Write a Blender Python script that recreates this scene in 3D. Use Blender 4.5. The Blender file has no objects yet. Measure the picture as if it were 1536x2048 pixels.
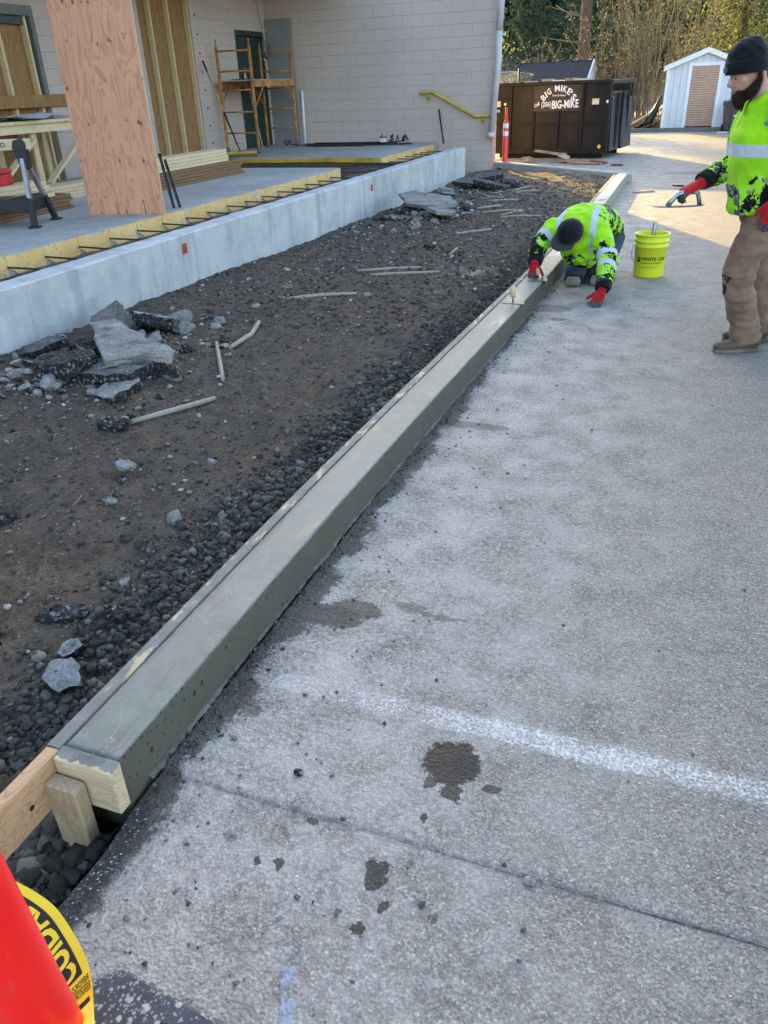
import bpy, bmesh, math, random
import numpy as np
from mathutils import Vector, Matrix, noise as mnoise

# ------------------------------------------------------------------ camera, sky, sun, exposure
sc = bpy.context.scene
col = sc.collection
R = math.radians
YAW, PITCH, ROLL = R(21.3), R(29.0), R(-2.3)

def cam_axes():
    F = Vector((0, math.cos(PITCH), -math.sin(PITCH))); U = Vector((0, math.sin(PITCH), math.cos(PITCH))); X = Vector((1, 0, 0))
    r = X*math.cos(ROLL) + U*math.sin(ROLL); u = -X*math.sin(ROLL) + U*math.cos(ROLL)
    M = Matrix.Rotation(YAW, 3, 'Z')
    return M @ r, M @ u, M @ F
_r, _u, _f = cam_axes()
cd = bpy.data.cameras.new('camera'); cam = bpy.data.objects.new('camera', cd); col.objects.link(cam)
m4 = Matrix((( _r.x, _u.x, -_f.x, 0), (_r.y, _u.y, -_f.y, 0), (_r.z, _u.z, -_f.z, 1.6), (0, 0, 0, 1)))
cam.matrix_world = m4
cd.sensor_fit = 'VERTICAL'; cd.sensor_height = 24.0; cd.lens = 24.0*1538/2048
cd.clip_start = 0.02; cd.clip_end = 900
sc.camera = cam

SUN_AZ, SUN_EL = R(-28.1), R(13.5)
w = bpy.data.worlds.new('World'); sc.world = w; w.use_nodes = True
_s = w.node_tree.nodes.new('ShaderNodeTexSky'); _s.sky_type = 'NISHITA'; _s.sun_disc = False
_s.sun_elevation = SUN_EL; _s.sun_rotation = SUN_AZ; _s.air_density = 0.92; _s.dust_density = 1.8; _s.ozone_density = 0.6
_bg = w.node_tree.nodes['Background']; _bg.inputs[1].default_value = 0.15
w.node_tree.links.new(_s.outputs[0], _bg.inputs[0])
sd = bpy.data.lights.new('sun', 'SUN'); sun = bpy.data.objects.new('sun', sd); col.objects.link(sun)
sd.energy = 2.8; sd.angle = R(0.55); sd.color = (1.0, 0.68, 0.17)
_d = Vector((math.sin(SUN_AZ)*math.cos(SUN_EL), math.cos(SUN_AZ)*math.cos(SUN_EL), math.sin(SUN_EL)))
sun.rotation_euler = _d.to_track_quat('Z', 'Y').to_euler(); sun.location = (-30, 50, 20)
vs = sc.view_settings
vs.view_transform = 'Standard'; vs.look = 'None'; vs.exposure = 2.45; vs.gamma = 1.0; vs.use_curve_mapping = False
sc.cycles.max_bounces = 6; sc.cycles.diffuse_bounces = 3; sc.cycles.glossy_bounces = 3; sc.cycles.transparent_max_bounces = 8
sc.cycles.caustics_reflective = False; sc.cycles.caustics_refractive = False
sc.cycles.use_denoising = True
rnd = random.Random(7)
npr = np.random.default_rng(11)

# ------------------------------------------------------------------ node helper
class NT:
    def __init__(s, name, rough=0.7, metal=0.0, spec=0.4):
        s.m = bpy.data.materials.new(name); s.m.use_nodes = True
        s.t = s.m.node_tree; s.b = s.t.nodes['Principled BSDF']
        s.b.inputs['Roughness'].default_value = rough; s.b.inputs['Metallic'].default_value = metal
        s.b.inputs['Specular IOR Level'].default_value = spec
        s._o = None; s._p = None
    def n(s, typ, **kw):
        x = s.t.nodes.new(typ)
        for k, v in kw.items(): setattr(x, k, v)
        return x
    def put(s, sock, v):
        if v is None: return
        if isinstance(v, bpy.types.NodeSocket): s.t.links.new(v, sock)
        else:
            if sock.type == 'RGBA' and len(v) == 3: v = (*v, 1)
            sock.default_value = v
    @property
    def obj(s):
        if s._o is None:
            tc = s.n('ShaderNodeTexCoord'); oi = s.n('ShaderNodeObjectInfo')
            ad = s.n('ShaderNodeVectorMath', operation='MULTIPLY_ADD')
            s.t.links.new(oi.outputs['Random'], ad.inputs[0]); ad.inputs[1].default_value = (37.7, 51.3, 23.9)
            s.t.links.new(tc.outputs['Object'], ad.inputs[2]); s._o = ad.outputs[0]
        return s._o
    @property
    def raw(s):
        return s.n('ShaderNodeTexCoord').outputs['Object']
    @property
    def pos(s):
        if s._p is None: s._p = s.n('ShaderNodeNewGeometry').outputs['Position']
        return s._p
    def sep(s, v): return s.put_new('ShaderNodeSeparateXYZ', v).outputs
    def put_new(s, typ, v, **kw):
        x = s.n(typ, **kw); s.put(x.inputs[0], v); return x
    def map(s, v, scale=(1, 1, 1), loc=(0, 0, 0), rot=(0, 0, 0)):
        x = s.n('ShaderNodeMapping'); s.put(x.inputs[0], v); x.inputs['Scale'].default_value = scale
        x.inputs['Location'].default_value = loc; x.inputs['Rotation'].default_value = rot; return x.outputs[0]
    def noise(s, scale, v=None, detail=4, rough=0.55, dist=0.0, out=0):
        x = s.n('ShaderNodeTexNoise'); s.put(x.inputs['Vector'], v if v is not None else s.obj)
        x.inputs['Scale'].default_value = scale; x.inputs['Detail'].default_value = detail
        x.inputs['Roughness'].default_value = rough; x.inputs['Distortion'].default_value = dist; return x.outputs[out]
    def vor(s, scale, v=None, feature='F1', out='Distance', rnd_=1.0):
        x = s.n('ShaderNodeTexVoronoi', feature=feature); s.put(x.inputs['Vector'], v if v is not None else s.obj)
        x.inputs['Scale'].default_value = scale; x.inputs['Randomness'].default_value = rnd_; return x.outputs[out]
    def wave(s, scale, v=None, dist=0, det=2, dscale=1, axis='X', prof='SIN'):
        x = s.n('ShaderNodeTexWave', wave_type='BANDS', bands_direction=axis, wave_profile=prof); s.put(x.inputs['Vector'], v if v is not None else s.obj)
        x.inputs['Scale'].default_value = scale; x.inputs['Distortion'].default_value = dist
        x.inputs['Detail'].default_value = det; x.inputs['Detail Scale'].default_value = dscale; return x.outputs['Fac']
    def m2(s, op, a, b=0.0, c=None, clamp=False):
        x = s.n('ShaderNodeMath', operation=op, use_clamp=clamp); s.put(x.inputs[0], a); s.put(x.inputs[1], b)
        if c is not None: s.put(x.inputs[2], c)
        return x.outputs[0]
    def step(s, v, a, b, lo=0.0, hi=1.0):
        x = s.n('ShaderNodeMapRange', interpolation_type='SMOOTHSTEP'); s.put(x.inputs[0], v)
        for i, q in enumerate((a, b, lo, hi)): x.inputs[1+i].default_value = q
        return x.outputs[0]
    def ramp(s, f, stops, interp='LINEAR'):
        x = s.n('ShaderNodeValToRGB'); s.put(x.inputs[0], f); cr = x.color_ramp; cr.interpolation = interp
        while len(cr.elements) < len(stops): cr.elements.new(0.5)
        for e, (p, c) in zip(cr.elements, stops):
            e.position = p; e.color = (*c, 1) if len(c) == 3 else c
        return x.outputs[0]
    def mix(s, f, a, b, mode='MIX'):
        x = s.n('ShaderNodeMix', data_type='RGBA', blend_type=mode); s.put(x.inputs[0], f); s.put(x.inputs[6], a); s.put(x.inputs[7], b); return x.outputs[2]
    def bump(s, h, strength=0.5, dist=0.01, prev=None):
        x = s.n('ShaderNodeBump'); s.put(x.inputs['Height'], h); x.inputs['Strength'].default_value = strength; x.inputs['Distance'].default_value = dist
        if prev is not None: s.put(x.inputs['Normal'], prev)
        return x.outputs[0]
    def color(s, c): s.put(s.b.inputs['Base Color'], c); return s
    def rough(s, r): s.put(s.b.inputs['Roughness'], r); return s
    def normal(s, n): s.put(s.b.inputs['Normal'], n); return s
    def attr(s, name, out='Fac'):
        x = s.n('ShaderNodeAttribute'); x.attribute_name = name; return x.outputs[out]

MAT = {}
def simple(name, c, rough=0.6, metal=0.0, var=0.12, scale=8.0, bump=0.0, bscale=60.0, dark=None, spec=0.4):
    """one base colour broken up by two noises"""
    k = NT(name, rough, metal, spec)
    f = k.noise(scale, detail=5); g = k.noise(scale*7, detail=3)
    lo = tuple(x*(1-var*2.2) for x in c) if dark is None else dark; hi = tuple(min(1, x*(1+var)) for x in c)
    k.color(k.mix(k.m2('MULTIPLY', g, 0.45), k.mix(k.step(f, .3, .7), lo, hi), c))
    k.rough(k.m2('ADD', rough-0.08, k.m2('MULTIPLY', f, 0.16)))
    if bump: k.normal(k.bump(k.noise(bscale, detail=3), bump, 0.004))
    MAT[name] = k.m; return k.m

# ------------------------------------------------------------------ mesh helpers
def tag(o, label=None, cat=None, group=None, kind=None):
    if label: o['label'] = label
    if cat: o['category'] = cat
    if group: o['group'] = group
    if kind: o['kind'] = kind
    return o
def empty(name, loc=(0, 0, 0), rz=0.0):
    o = bpy.data.objects.new(name, None); col.objects.link(o); o.location = loc; o.rotation_euler = (0, 0, rz)
    o.empty_display_size = 0.1; return o
def mesh_np(name, V, F):
    V = np.asarray(V, dtype=np.float32); F = np.asarray(F, dtype=np.int32); k = F.shape[1]
    me = bpy.data.meshes.new(name); me.vertices.add(len(V)); me.vertices.foreach_set('co', V.ravel())
    me.loops.add(F.size); me.loops.foreach_set('vertex_index', F.ravel())
    me.polygons.add(len(F)); me.polygons.foreach_set('loop_start', np.arange(len(F), dtype=np.int32)*k)
    me.update(calc_edges=True); return me
def smooth(me, on=True):
    me.polygons.foreach_set('use_smooth', [on]*len(me.polygons)); me.update()
def add_obj(name, me, mats=None, parent=None, loc=None, rot=None):
    o = bpy.data.objects.new(name, me); col.objects.link(o)
    if mats is not None and not me.materials:
        for mm in (mats if isinstance(mats, (list, tuple)) else [mats]): me.materials.append(MAT[mm] if isinstance(mm, str) else mm)
    if parent is not None: o.parent = parent
    if loc is not None: o.location = loc
    if rot is not None: o.rotation_euler = rot
    return o
def bev(o, wd, seg=1, angle=40):
    b = o.modifiers.new('bevel', 'BEVEL'); b.width = wd; b.segments = seg; b.limit_method = 'ANGLE'; b.angle_limit = R(angle); return o

class MB:
    """collects boxes, tubes, prisms into one mesh"""
    def __init__(s): s.v = []; s.f = []; s.mi = []; s.sm = []
    def add(s, vs, fs, mi=0, sm=False):
        b = len(s.v); s.v += [tuple(v) for v in vs]; s.f += [tuple(i+b for i in f) for f in fs]; s.mi += [mi]*len(fs); s.sm += [sm]*len(fs); return s
    def box(s, x0, x1, y0, y1, z0, z1, mi=0):
        return s.add([(x0,y0,z0),(x1,y0,z0),(x1,y1,z0),(x0,y1,z0),(x0,y0,z1),(x1,y0,z1),(x1,y1,z1),(x0,y1,z1)],
                     [(0,3,2,1),(4,5,6,7),(0,1,5,4),(1,2,6,5),(2,3,7,6),(3,0,4,7)], mi)
    def bar(s, a, b, w, h, up=(0, 0, 1), mi=0):
        """rectangular bar from a to b: w sideways, h along up"""
        a = Vector(a); b = Vector(b); d = (b-a).normalized(); up = Vector(up)
        sd = d.cross(up)
        if sd.length < 1e-4: sd = d.cross(Vector((1, 0, 0)))
        sd.normalize(); u = sd.cross(d).normalized(); sd *= w/2; u *= h/2
        vs = [a-sd-u, a+sd-u, a+sd+u, a-sd+u, b-sd-u, b+sd-u, b+sd+u, b-sd+u]
        return s.add(vs, [(0,3,2,1),(4,5,6,7),(0,1,5,4),(1,2,6,5),(2,3,7,6),(3,0,4,7)][::1], mi)
    def tube(s, pts, r, n=10, mi=0, caps=True, sm=True, ry=None, up=None):
        pts = [Vector(p) for p in pts]; rs = list(r) if isinstance(r, (list, tuple)) else [r]*len(pts)
        rys = rs if ry is None else (list(ry) if isinstance(ry, (list, tuple)) else [ry]*len(pts))
        base = len(s.v); prev = None
        for i, p in enumerate(pts):
            d = (pts[min(i+1, len(pts)-1)] - pts[max(i-1, 0)]).normalized()
            if prev is None:
                ref = Vector(up) if up is not None else (Vector((0, 0, 1)) if abs(d.z) < 0.9 else Vector((1, 0, 0)))
                a = d.cross(ref).normalized()
            else:
                a = prev - d*prev.dot(d)
                a = a.normalized() if a.length > 1e-5 else d.orthogonal().normalized()
            prev = a; b = d.cross(a)
            for k in range(n):
                t = 2*math.pi*k/n; s.v.append(tuple(p + a*(math.cos(t)*rs[i]) + b*(math.sin(t)*rys[i])))
        fs = []
        for i in range(len(pts)-1):
            for k in range(n):
                q = (k+1) % n; fs.append((base+i*n+k, base+i*n+q, base+(i+1)*n+q, base+(i+1)*n+k))
        s.f += fs; s.mi += [mi]*len(fs); s.sm += [sm]*len(fs)
        if caps:
            s.f += [tuple(base+k for k in range(n-1, -1, -1)), tuple(base+(len(pts)-1)*n+k for k in range(n))]; s.mi += [mi]*2; s.sm += [False]*2
        return s
    def lathe(s, prof, n=24, c=(0, 0, 0), mi=0, sm=True):
        """prof: list of (radius, z)"""
        base = len(s.v)
        for r, z in prof:
            for k in range(n):
                t = 2*math.pi*k/n; s.v.append((c[0]+r*math.cos(t), c[1]+r*math.sin(t), c[2]+z))
        for i in range(len(prof)-1):
            for k in range(n):
                q = (k+1) % n; s.f.append((base+i*n+k, base+i*n+q, base+(i+1)*n+q, base+(i+1)*n+k)); s.mi.append(mi); s.sm.append(sm)
        return s
    def prism(s, poly, h0, h1, ax='z', mi=0, mi_top=None):
        """polygon of 2-D points extruded along an axis (z: xy, y: xz, x: yz)"""
        def P(p, h): return {'z': (p[0], p[1], h), 'y': (p[0], h, p[1]), 'x': (h, p[0], p[1])}[ax]
        n = len(poly); vs = [P(p, h0) for p in poly] + [P(p, h1) for p in poly]
        s.add(vs, [tuple(range(n-1, -1, -1))], mi); b = len(s.v) - 2*n
        s.f.append(tuple(b+n+i for i in range(n))); s.mi.append(mi if mi_top is None else mi_top); s.sm.append(False)
        for i in range(n):
            j = (i+1) % n; s.f.append((b+i, b+j, b+n+j, b+n+i)); s.mi.append(mi); s.sm.append(False)
        return s
    def ball(s, c, r, nu=12, nv=8, mi=0):
        r = (r, r, r) if not isinstance(r, (tuple, list)) else r; base = len(s.v)
        s.v.append((c[0], c[1], c[2]-r[2]))
        for j in range(1, nv):
            ph = math.pi*j/nv
            for i in range(nu):
                t = 2*math.pi*i/nu; s.v.append((c[0]+r[0]*math.sin(ph)*math.cos(t), c[1]+r[1]*math.sin(ph)*math.sin(t), c[2]-r[2]*math.cos(ph)))
        s.v.append((c[0], c[1], c[2]+r[2])); last = len(s.v)-1
        fs = [(base, base+1+(i+1) % nu, base+1+i) for i in range(nu)]
        for j in range(nv-2):
            for i in range(nu):
                q = (i+1) % nu; fs.append((base+1+j*nu+i, base+1+j*nu+q, base+1+(j+1)*nu+q, base+1+(j+1)*nu+i))
        fs += [(last, base+1+(nv-2)*nu+i, base+1+(nv-2)*nu+(i+1) % nu) for i in range(nu)]
        s.f += fs; s.mi += [mi]*len(fs); s.sm += [True]*len(fs); return s
    def mesh(s, name):
        me = bpy.data.meshes.new(name); me.from_pydata(s.v, [], s.f)
        me.polygons.foreach_set('material_index', s.mi); me.polygons.foreach_set('use_smooth', s.sm)
        bm = bmesh.new(); bm.from_mesh(me); bmesh.ops.recalc_face_normals(bm, faces=bm.faces); bm.to_mesh(me); bm.free()
        me.update(); return me
    def build(s, name, mats, parent=None, loc=None, rot=None, bevel=0.0, seg=1):
        o = add_obj(name, s.mesh(name), mats, parent, loc, rot)
        if bevel: bev(o, bevel, seg)
        return o
def copy_tree(o, parent=None):
    c = o.copy(); col.objects.link(c); c.parent = parent
    for ch in list(o.children): copy_tree(ch, c)
    return c
_TS = []
def eval_mesh(o, name):
    """mesh of an object with its modifiers applied, evaluated in a small side scene"""
    if not _TS: _TS.append(bpy.data.scenes.new('bench'))
    ts = _TS[0]; ts.collection.objects.link(o); vl = ts.view_layers[0]; vl.update()
    dg = vl.depsgraph; dg.update(); me = bpy.data.meshes.new_from_object(o.evaluated_get(dg)); me.name = name
    ts.collection.objects.unlink(o); return me
def text_mesh(body, size, extrude=0.0, bold=0.0, align='CENTER', shear=0.0, xs=1.0):
    cu = bpy.data.curves.new('lettering', 'FONT'); cu.body = body; cu.size = size; cu.extrude = extrude; cu.offset = bold
    cu.align_x = align; cu.align_y = 'CENTER'; cu.shear = shear; cu.resolution_u = 3
    o = bpy.data.objects.new('lettering', cu); me = eval_mesh(o, 'lettering')
    bpy.data.objects.remove(o); bpy.data.curves.remove(cu); me.materials.clear()
    if xs != 1.0:
        me.transform(Matrix.Diagonal((xs, 1, 1, 1)))
    return me
def fbm(x, y, z=0.0, oct=4):
    return mnoise.fractal(Vector((x, y, z)), 0.9, 2.0, oct)
def dup_mesh_join(parts):
    return parts
# ------------------------------------------------------------------ materials
def make_asphalt():
    k = NT('asphalt', 0.85, 0, 0.35); p = k.pos
    x, y, z = k.sep(p)
    big = k.noise(0.9, p, 6, 0.6); mid = k.noise(5.0, p, 5, 0.65); fine = k.noise(55, p, 4, 0.7)
    cell = k.vor(210, p, 'F1', 'Color'); cv = k.sep(cell)[0]; cd_ = k.vor(110, p, 'F1', 'Distance')
    cell2 = k.sep(k.vor(38, p, 'F1', 'Color'))[1]
    base = k.ramp(k.m2('ADD', k.m2('MULTIPLY', big, .55), k.m2('MULTIPLY', mid, .45)), [(.30, (.145, .129, .112)), (.5, (.220, .197, .171)), (.70, (.305, .273, .236))])
    tint = k.mix(k.step(k.noise(1.7, p, 3), .45, .65), (.97, .98, 1.0), (1.05, .99, .94))
    base = k.mix(.75, base, k.mix(1.0, base, tint, 'MULTIPLY'))
    agg = k.ramp(cv, [(0, (.038, .034, .030)), (.28, (.145, .128, .110)), (.70, (.30, .267, .230)), (.92, (.39, .348, .300)), (1, (.60, .54, .475))])
    base = k.mix(k.m2('MULTIPLY', k.step(fine, .25, .65), .80), base, agg)
    base = k.mix(k.m2('MULTIPLY', k.step(cell2, .86, .97), .25), base, (.34, .30, .26))
    pit = k.step(k.noise(170, p, 2, .6), .30, .40, .6, 0); base = k.mix(pit, base, (.045, .041, .038))
    # cement dust near the curb and the slab seam
    dcx = k.m2('ADD', x, 1.13)
    dust = k.m2('MULTIPLY', k.step(dcx, .12, 1.9, 1, 0), k.step(k.m2('ADD', k.m2('MULTIPLY', mid, .6), k.m2('MULTIPLY', fine, .55)), .40, .72))
    base = k.mix(k.m2('MULTIPLY', dust, .62), base, (.58, .535, .48))
    dust2 = k.step(k.m2('ADD', k.m2('MULTIPLY', k.noise(2.2, p, 6, .7), .75), k.m2('MULTIPLY', fine, .35)), .60, .80)
    base = k.mix(k.m2('MULTIPLY', dust2, .5), base, (.47, .432, .385))
    # damp stains: (x, y, rx, ry, strength)
    wob = k.n('ShaderNodeVectorMath', operation='MULTIPLY_ADD'); k.put(wob.inputs[0], k.noise(13, p, 4, .7, out=1)); wob.inputs[1].default_value = (.085, .085, 0); k.put(wob.inputs[2], p)
    wp = k.n('ShaderNodeVectorMath', operation='SUBTRACT'); k.put(wp.inputs[0], wob.outputs[0]); wp.inputs[1].default_value = (.0425, .0425, 0)
    grain = k.noise(85, p, 4, .75); wet = None
    for (sx, sy, rx, ry, st) in STAINS:
        v = k.map(wp.outputs[0], (1/rx, 1/ry, 0), (-sx/rx, -sy/ry, 0))
        ln = k.n('ShaderNodeVectorMath', operation='LENGTH'); k.put(ln.inputs[0], v)
        q = k.m2('MULTIPLY', k.step(k.m2('ADD', ln.outputs[1], k.m2('MULTIPLY', grain, .55)), 1.12, 1.26, 1, 0), st)
        wet = q if wet is None else k.m2('MAXIMUM', wet, q)
    # damp band along the foot of the fresh curb
    band = k.step(k.m2('ADD', k.m2('ADD', dcx, k.m2('MULTIPLY', k.noise(3.4, p, 6, .7), -.36)), k.m2('MULTIPLY', grain, .10)), -.055, -.02, .80, 0)
    band = k.m2('MULTIPLY', band, k.step(y, 8.5, 12, 1, 0))
    band = k.m2('MULTIPLY', band, k.step(dcx, -2, -1, 0, 1))
    wet = k.m2('MAXIMUM', wet, band)
    base = k.mix(wet, base, k.mix(.5, k.mix(1.0, base, (.14, .122, .10), 'MULTIPLY'), (.024, .020, .016)))
    # broken edge of the cut asphalt beside the pit, rust tint and a chalk mark
    ed = k.m2('MULTIPLY', k.step(k.m2('ADD', dcx, k.m2('MULTIPLY', mid, -.10)), .0, .05, 1, 0), k.step(y, 1.0, 1.12, 1, 0))
    base = k.mix(k.m2('MULTIPLY', ed, .92), base, k.ramp(cv, [(0, (.012, .012, .013)), (.8, (.045, .043, .042)), (.95, (.16, .15, .14)), (1, (.5, .48, .45))]))
    chalk = k.m2('MULTIPLY', k.step(k.m2('ABSOLUTE', k.m2('ADD', k.m2('ADD', x, .545), k.m2('MULTIPLY', k.m2('SUBTRACT', y, .75), .45))), .0, .022, 1, 0), k.step(k.m2('ABSOLUTE', k.m2('SUBTRACT', y, .755)), .05, .10, 1, 0))
    base = k.mix(k.m2('MULTIPLY', chalk, k.step(fine, .40, .6, 0, .65)), base, (.22, .36, .55))
    yel = k.m2('MULTIPLY', k.step(k.m2('ABSOLUTE', k.m2('SUBTRACT', y, 26.3)), .2, .5, 1, 0), k.step(k.m2('ABSOLUTE', k.m2('SUBTRACT', x, .1)), 1.3, 2.0, 1, 0))
    base = k.mix(k.m2('MULTIPLY', yel, .55), base, (.45, .33, .03))
    k.color(base)
    k.rough(k.m2('SUBTRACT', .88, k.m2('MULTIPLY', wet, .22)))
    h = k.m2('ADD', k.m2('MULTIPLY', cd_, -.6), k.m2('ADD', k.m2('MULTIPLY', fine, .9), k.m2('MULTIPLY', mid, .8)))
    k.normal(k.bump(h, 1.0, .007)); MAT['asphalt'] = k.m
STAINS = [(-.395, 1.435, .082, .085, .97), (-.36, 1.345, .03, .035, .9), (-.43, 1.36, .02, .02, .8), (-.27, 1.385, .022, .016, .8), (-.47, 1.065, .03, .045, .9), (-.475, 1.03, .02, .02, .9), (-.46, .92, .020, .018, .9),
          (-.70, 1.01, .020, .016, .9), (-.755, 1.015, .014, .015, .9), (-.67, 1.15, .020, .014, .8), (-.41, 1.24, .010, .022, .9), (-.31, .995, .016, .014, .6), (-.42, .985, .012, .014, .9),
          (-.51, .945, .010, .010, .7), (-1.0, 1.94, .16, .075, .8), (-.90, 2.0, .11, .06, .7), (-.72, 2.07, .06, .03, .5), (-.90, 3.72, .20, .05, .5), (-.98, 6.2, .25, .12, .45), (-.60, 2.05, .10, .014, .5), (-1.02, 1.45, .05, .04, .6), (-.82, 5.9, .07, .05, .6), (.05, 13.95, .5, .12, .5), (.2, 16.3, .8, .3, .4), (.43, 1.52, .02, .04, .6), (.42, 1.4, .03, .07, .6)]
make_asphalt()

def make_paint():
    k = NT('worn_white_paint', .75, 0, .3); p = k.pos
    x, y, z = k.sep(p)
    f = k.m2('ADD', k.m2('MULTIPLY', k.noise(120, p, 3, .75), .65), k.m2('MULTIPLY', k.noise(6, p, 4), .38))
    edge = k.step(k.m2('ABSOLUTE', k.m2('SUBTRACT', y, 1.585)), .02, .07, 0, .22)
    fade = k.step(x, -1.05, -.6, .10, 0)
    f = k.m2('SUBTRACT', k.m2('SUBTRACT', f, edge), fade)
    a = k.step(f, .34, .62, 0, .74)
    k.color(k.ramp(k.noise(60, p, 3), [(.3, (.50, .475, .45)), (.7, (.80, .765, .73))]))
    k.normal(k.bump(k.noise(90, p, 3), .5, .003)); k.put(k.b.inputs['Alpha'], a); MAT['worn_white_paint'] = k.m
make_paint()

def make_dirt(name='dirt', lo=(.038, .032, .026), hi=(.215, .178, .145)):
    k = NT(name, .95, 0, .15); p = k.pos
    big = k.noise(1.1, p, 5, .6); mid = k.noise(9, p, 6, .7); fine = k.noise(60, p, 4, .75)
    c = k.ramp(k.m2('ADD', k.m2('MULTIPLY', mid, .5), k.m2('MULTIPLY', fine, .5)), [(.30, lo), (.55, tuple((a+b)/2 for a, b in zip(lo, hi))), (.75, hi)])
    c = k.mix(k.step(big, .4, .66), c, k.mix(1.0, c, (1.22, 1.08, .97), 'MULTIPLY'))
    spk = k.m2('MULTIPLY', k.step(k.sep(k.vor(55, p, 'F1', 'Color'))[0], .93, .97), k.step(k.vor(55, p), .1, .28, 1, 0))
    c = k.mix(k.m2('MULTIPLY', spk, .8), c, (.42, .39, .36))
    x, y, z = k.sep(p)
    straw = k.m2('MULTIPLY', k.step(y, 12.2, 14.2), k.step(k.noise(7, k.map(p, (1, .45, 1)), 5, .7), .44, .62))
    c = k.mix(k.m2('MULTIPLY', straw, .7), c, (.30, .23, .15))
    pd = k.map(k.pos, (2.6, 3.2, 0), (1.86*2.6, -7.2*3.2, 0)); pl_ = k.n('ShaderNodeVectorMath', operation='LENGTH'); k.put(pl_.inputs[0], pd)
    c = k.mix(k.m2('MULTIPLY', k.step(pl_.outputs[1], .2, 1.1, 1, 0), k.step(mid, .45, .62, 0, .75)), c, (.40, .38, .355))
    tx = k.m2('ADD', k.m2('ADD', x, 1.30), k.m2('MULTIPLY', k.noise(3, p, 4), .5)); trn = k.m2('MULTIPLY', k.step(tx, -.25, .1), k.step(y, 9, 11, 1, 0)); c = k.mix(k.m2('MULTIPLY', trn, .8), c, k.mix(1.0, c, (.62, .61, .56), 'MULTIPLY'))
    k.color(c); k.normal(k.bump(k.m2('ADD', k.m2('MULTIPLY', mid, 1.0), k.m2('MULTIPLY', fine, .9)), 1.0, .024)); MAT[name] = k.m
make_dirt()
make_dirt('dry_dirt', (.10, .082, .066), (.30, .255, .21))
def make_clod(name, lo, hi, speck=.5):
    k = NT(name, .9, 0, .2); a = k.attr('tone'); p = k.pos
    c = k.ramp(a, [(0, lo), (.72, hi), (.9, tuple(x*1.5 for x in hi)), (1, tuple(min(.6, x*2.2) for x in hi))])
    f = k.noise(70, p, 4, .7)
    c = k.mix(k.m2('MULTIPLY', f, speck), c, k.mix(1.0, c, (.55, .5, .45), 'MULTIPLY'))
    k.color(c); k.normal(k.bump(k.noise(140, p, 5, .75), 1.0, .010)); MAT[name] = k.m
make_clod('soil_clod', (.068, .064, .053), (.145, .137, .115))
make_clod('soil_crumb', (.062, .051, .041), (.150, .123, .099))
make_clod('pebble', (.13, .12, .11), (.40, .375, .34))
make_clod('grit', (.08, .075, .07), (.28, .265, .245))

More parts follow.
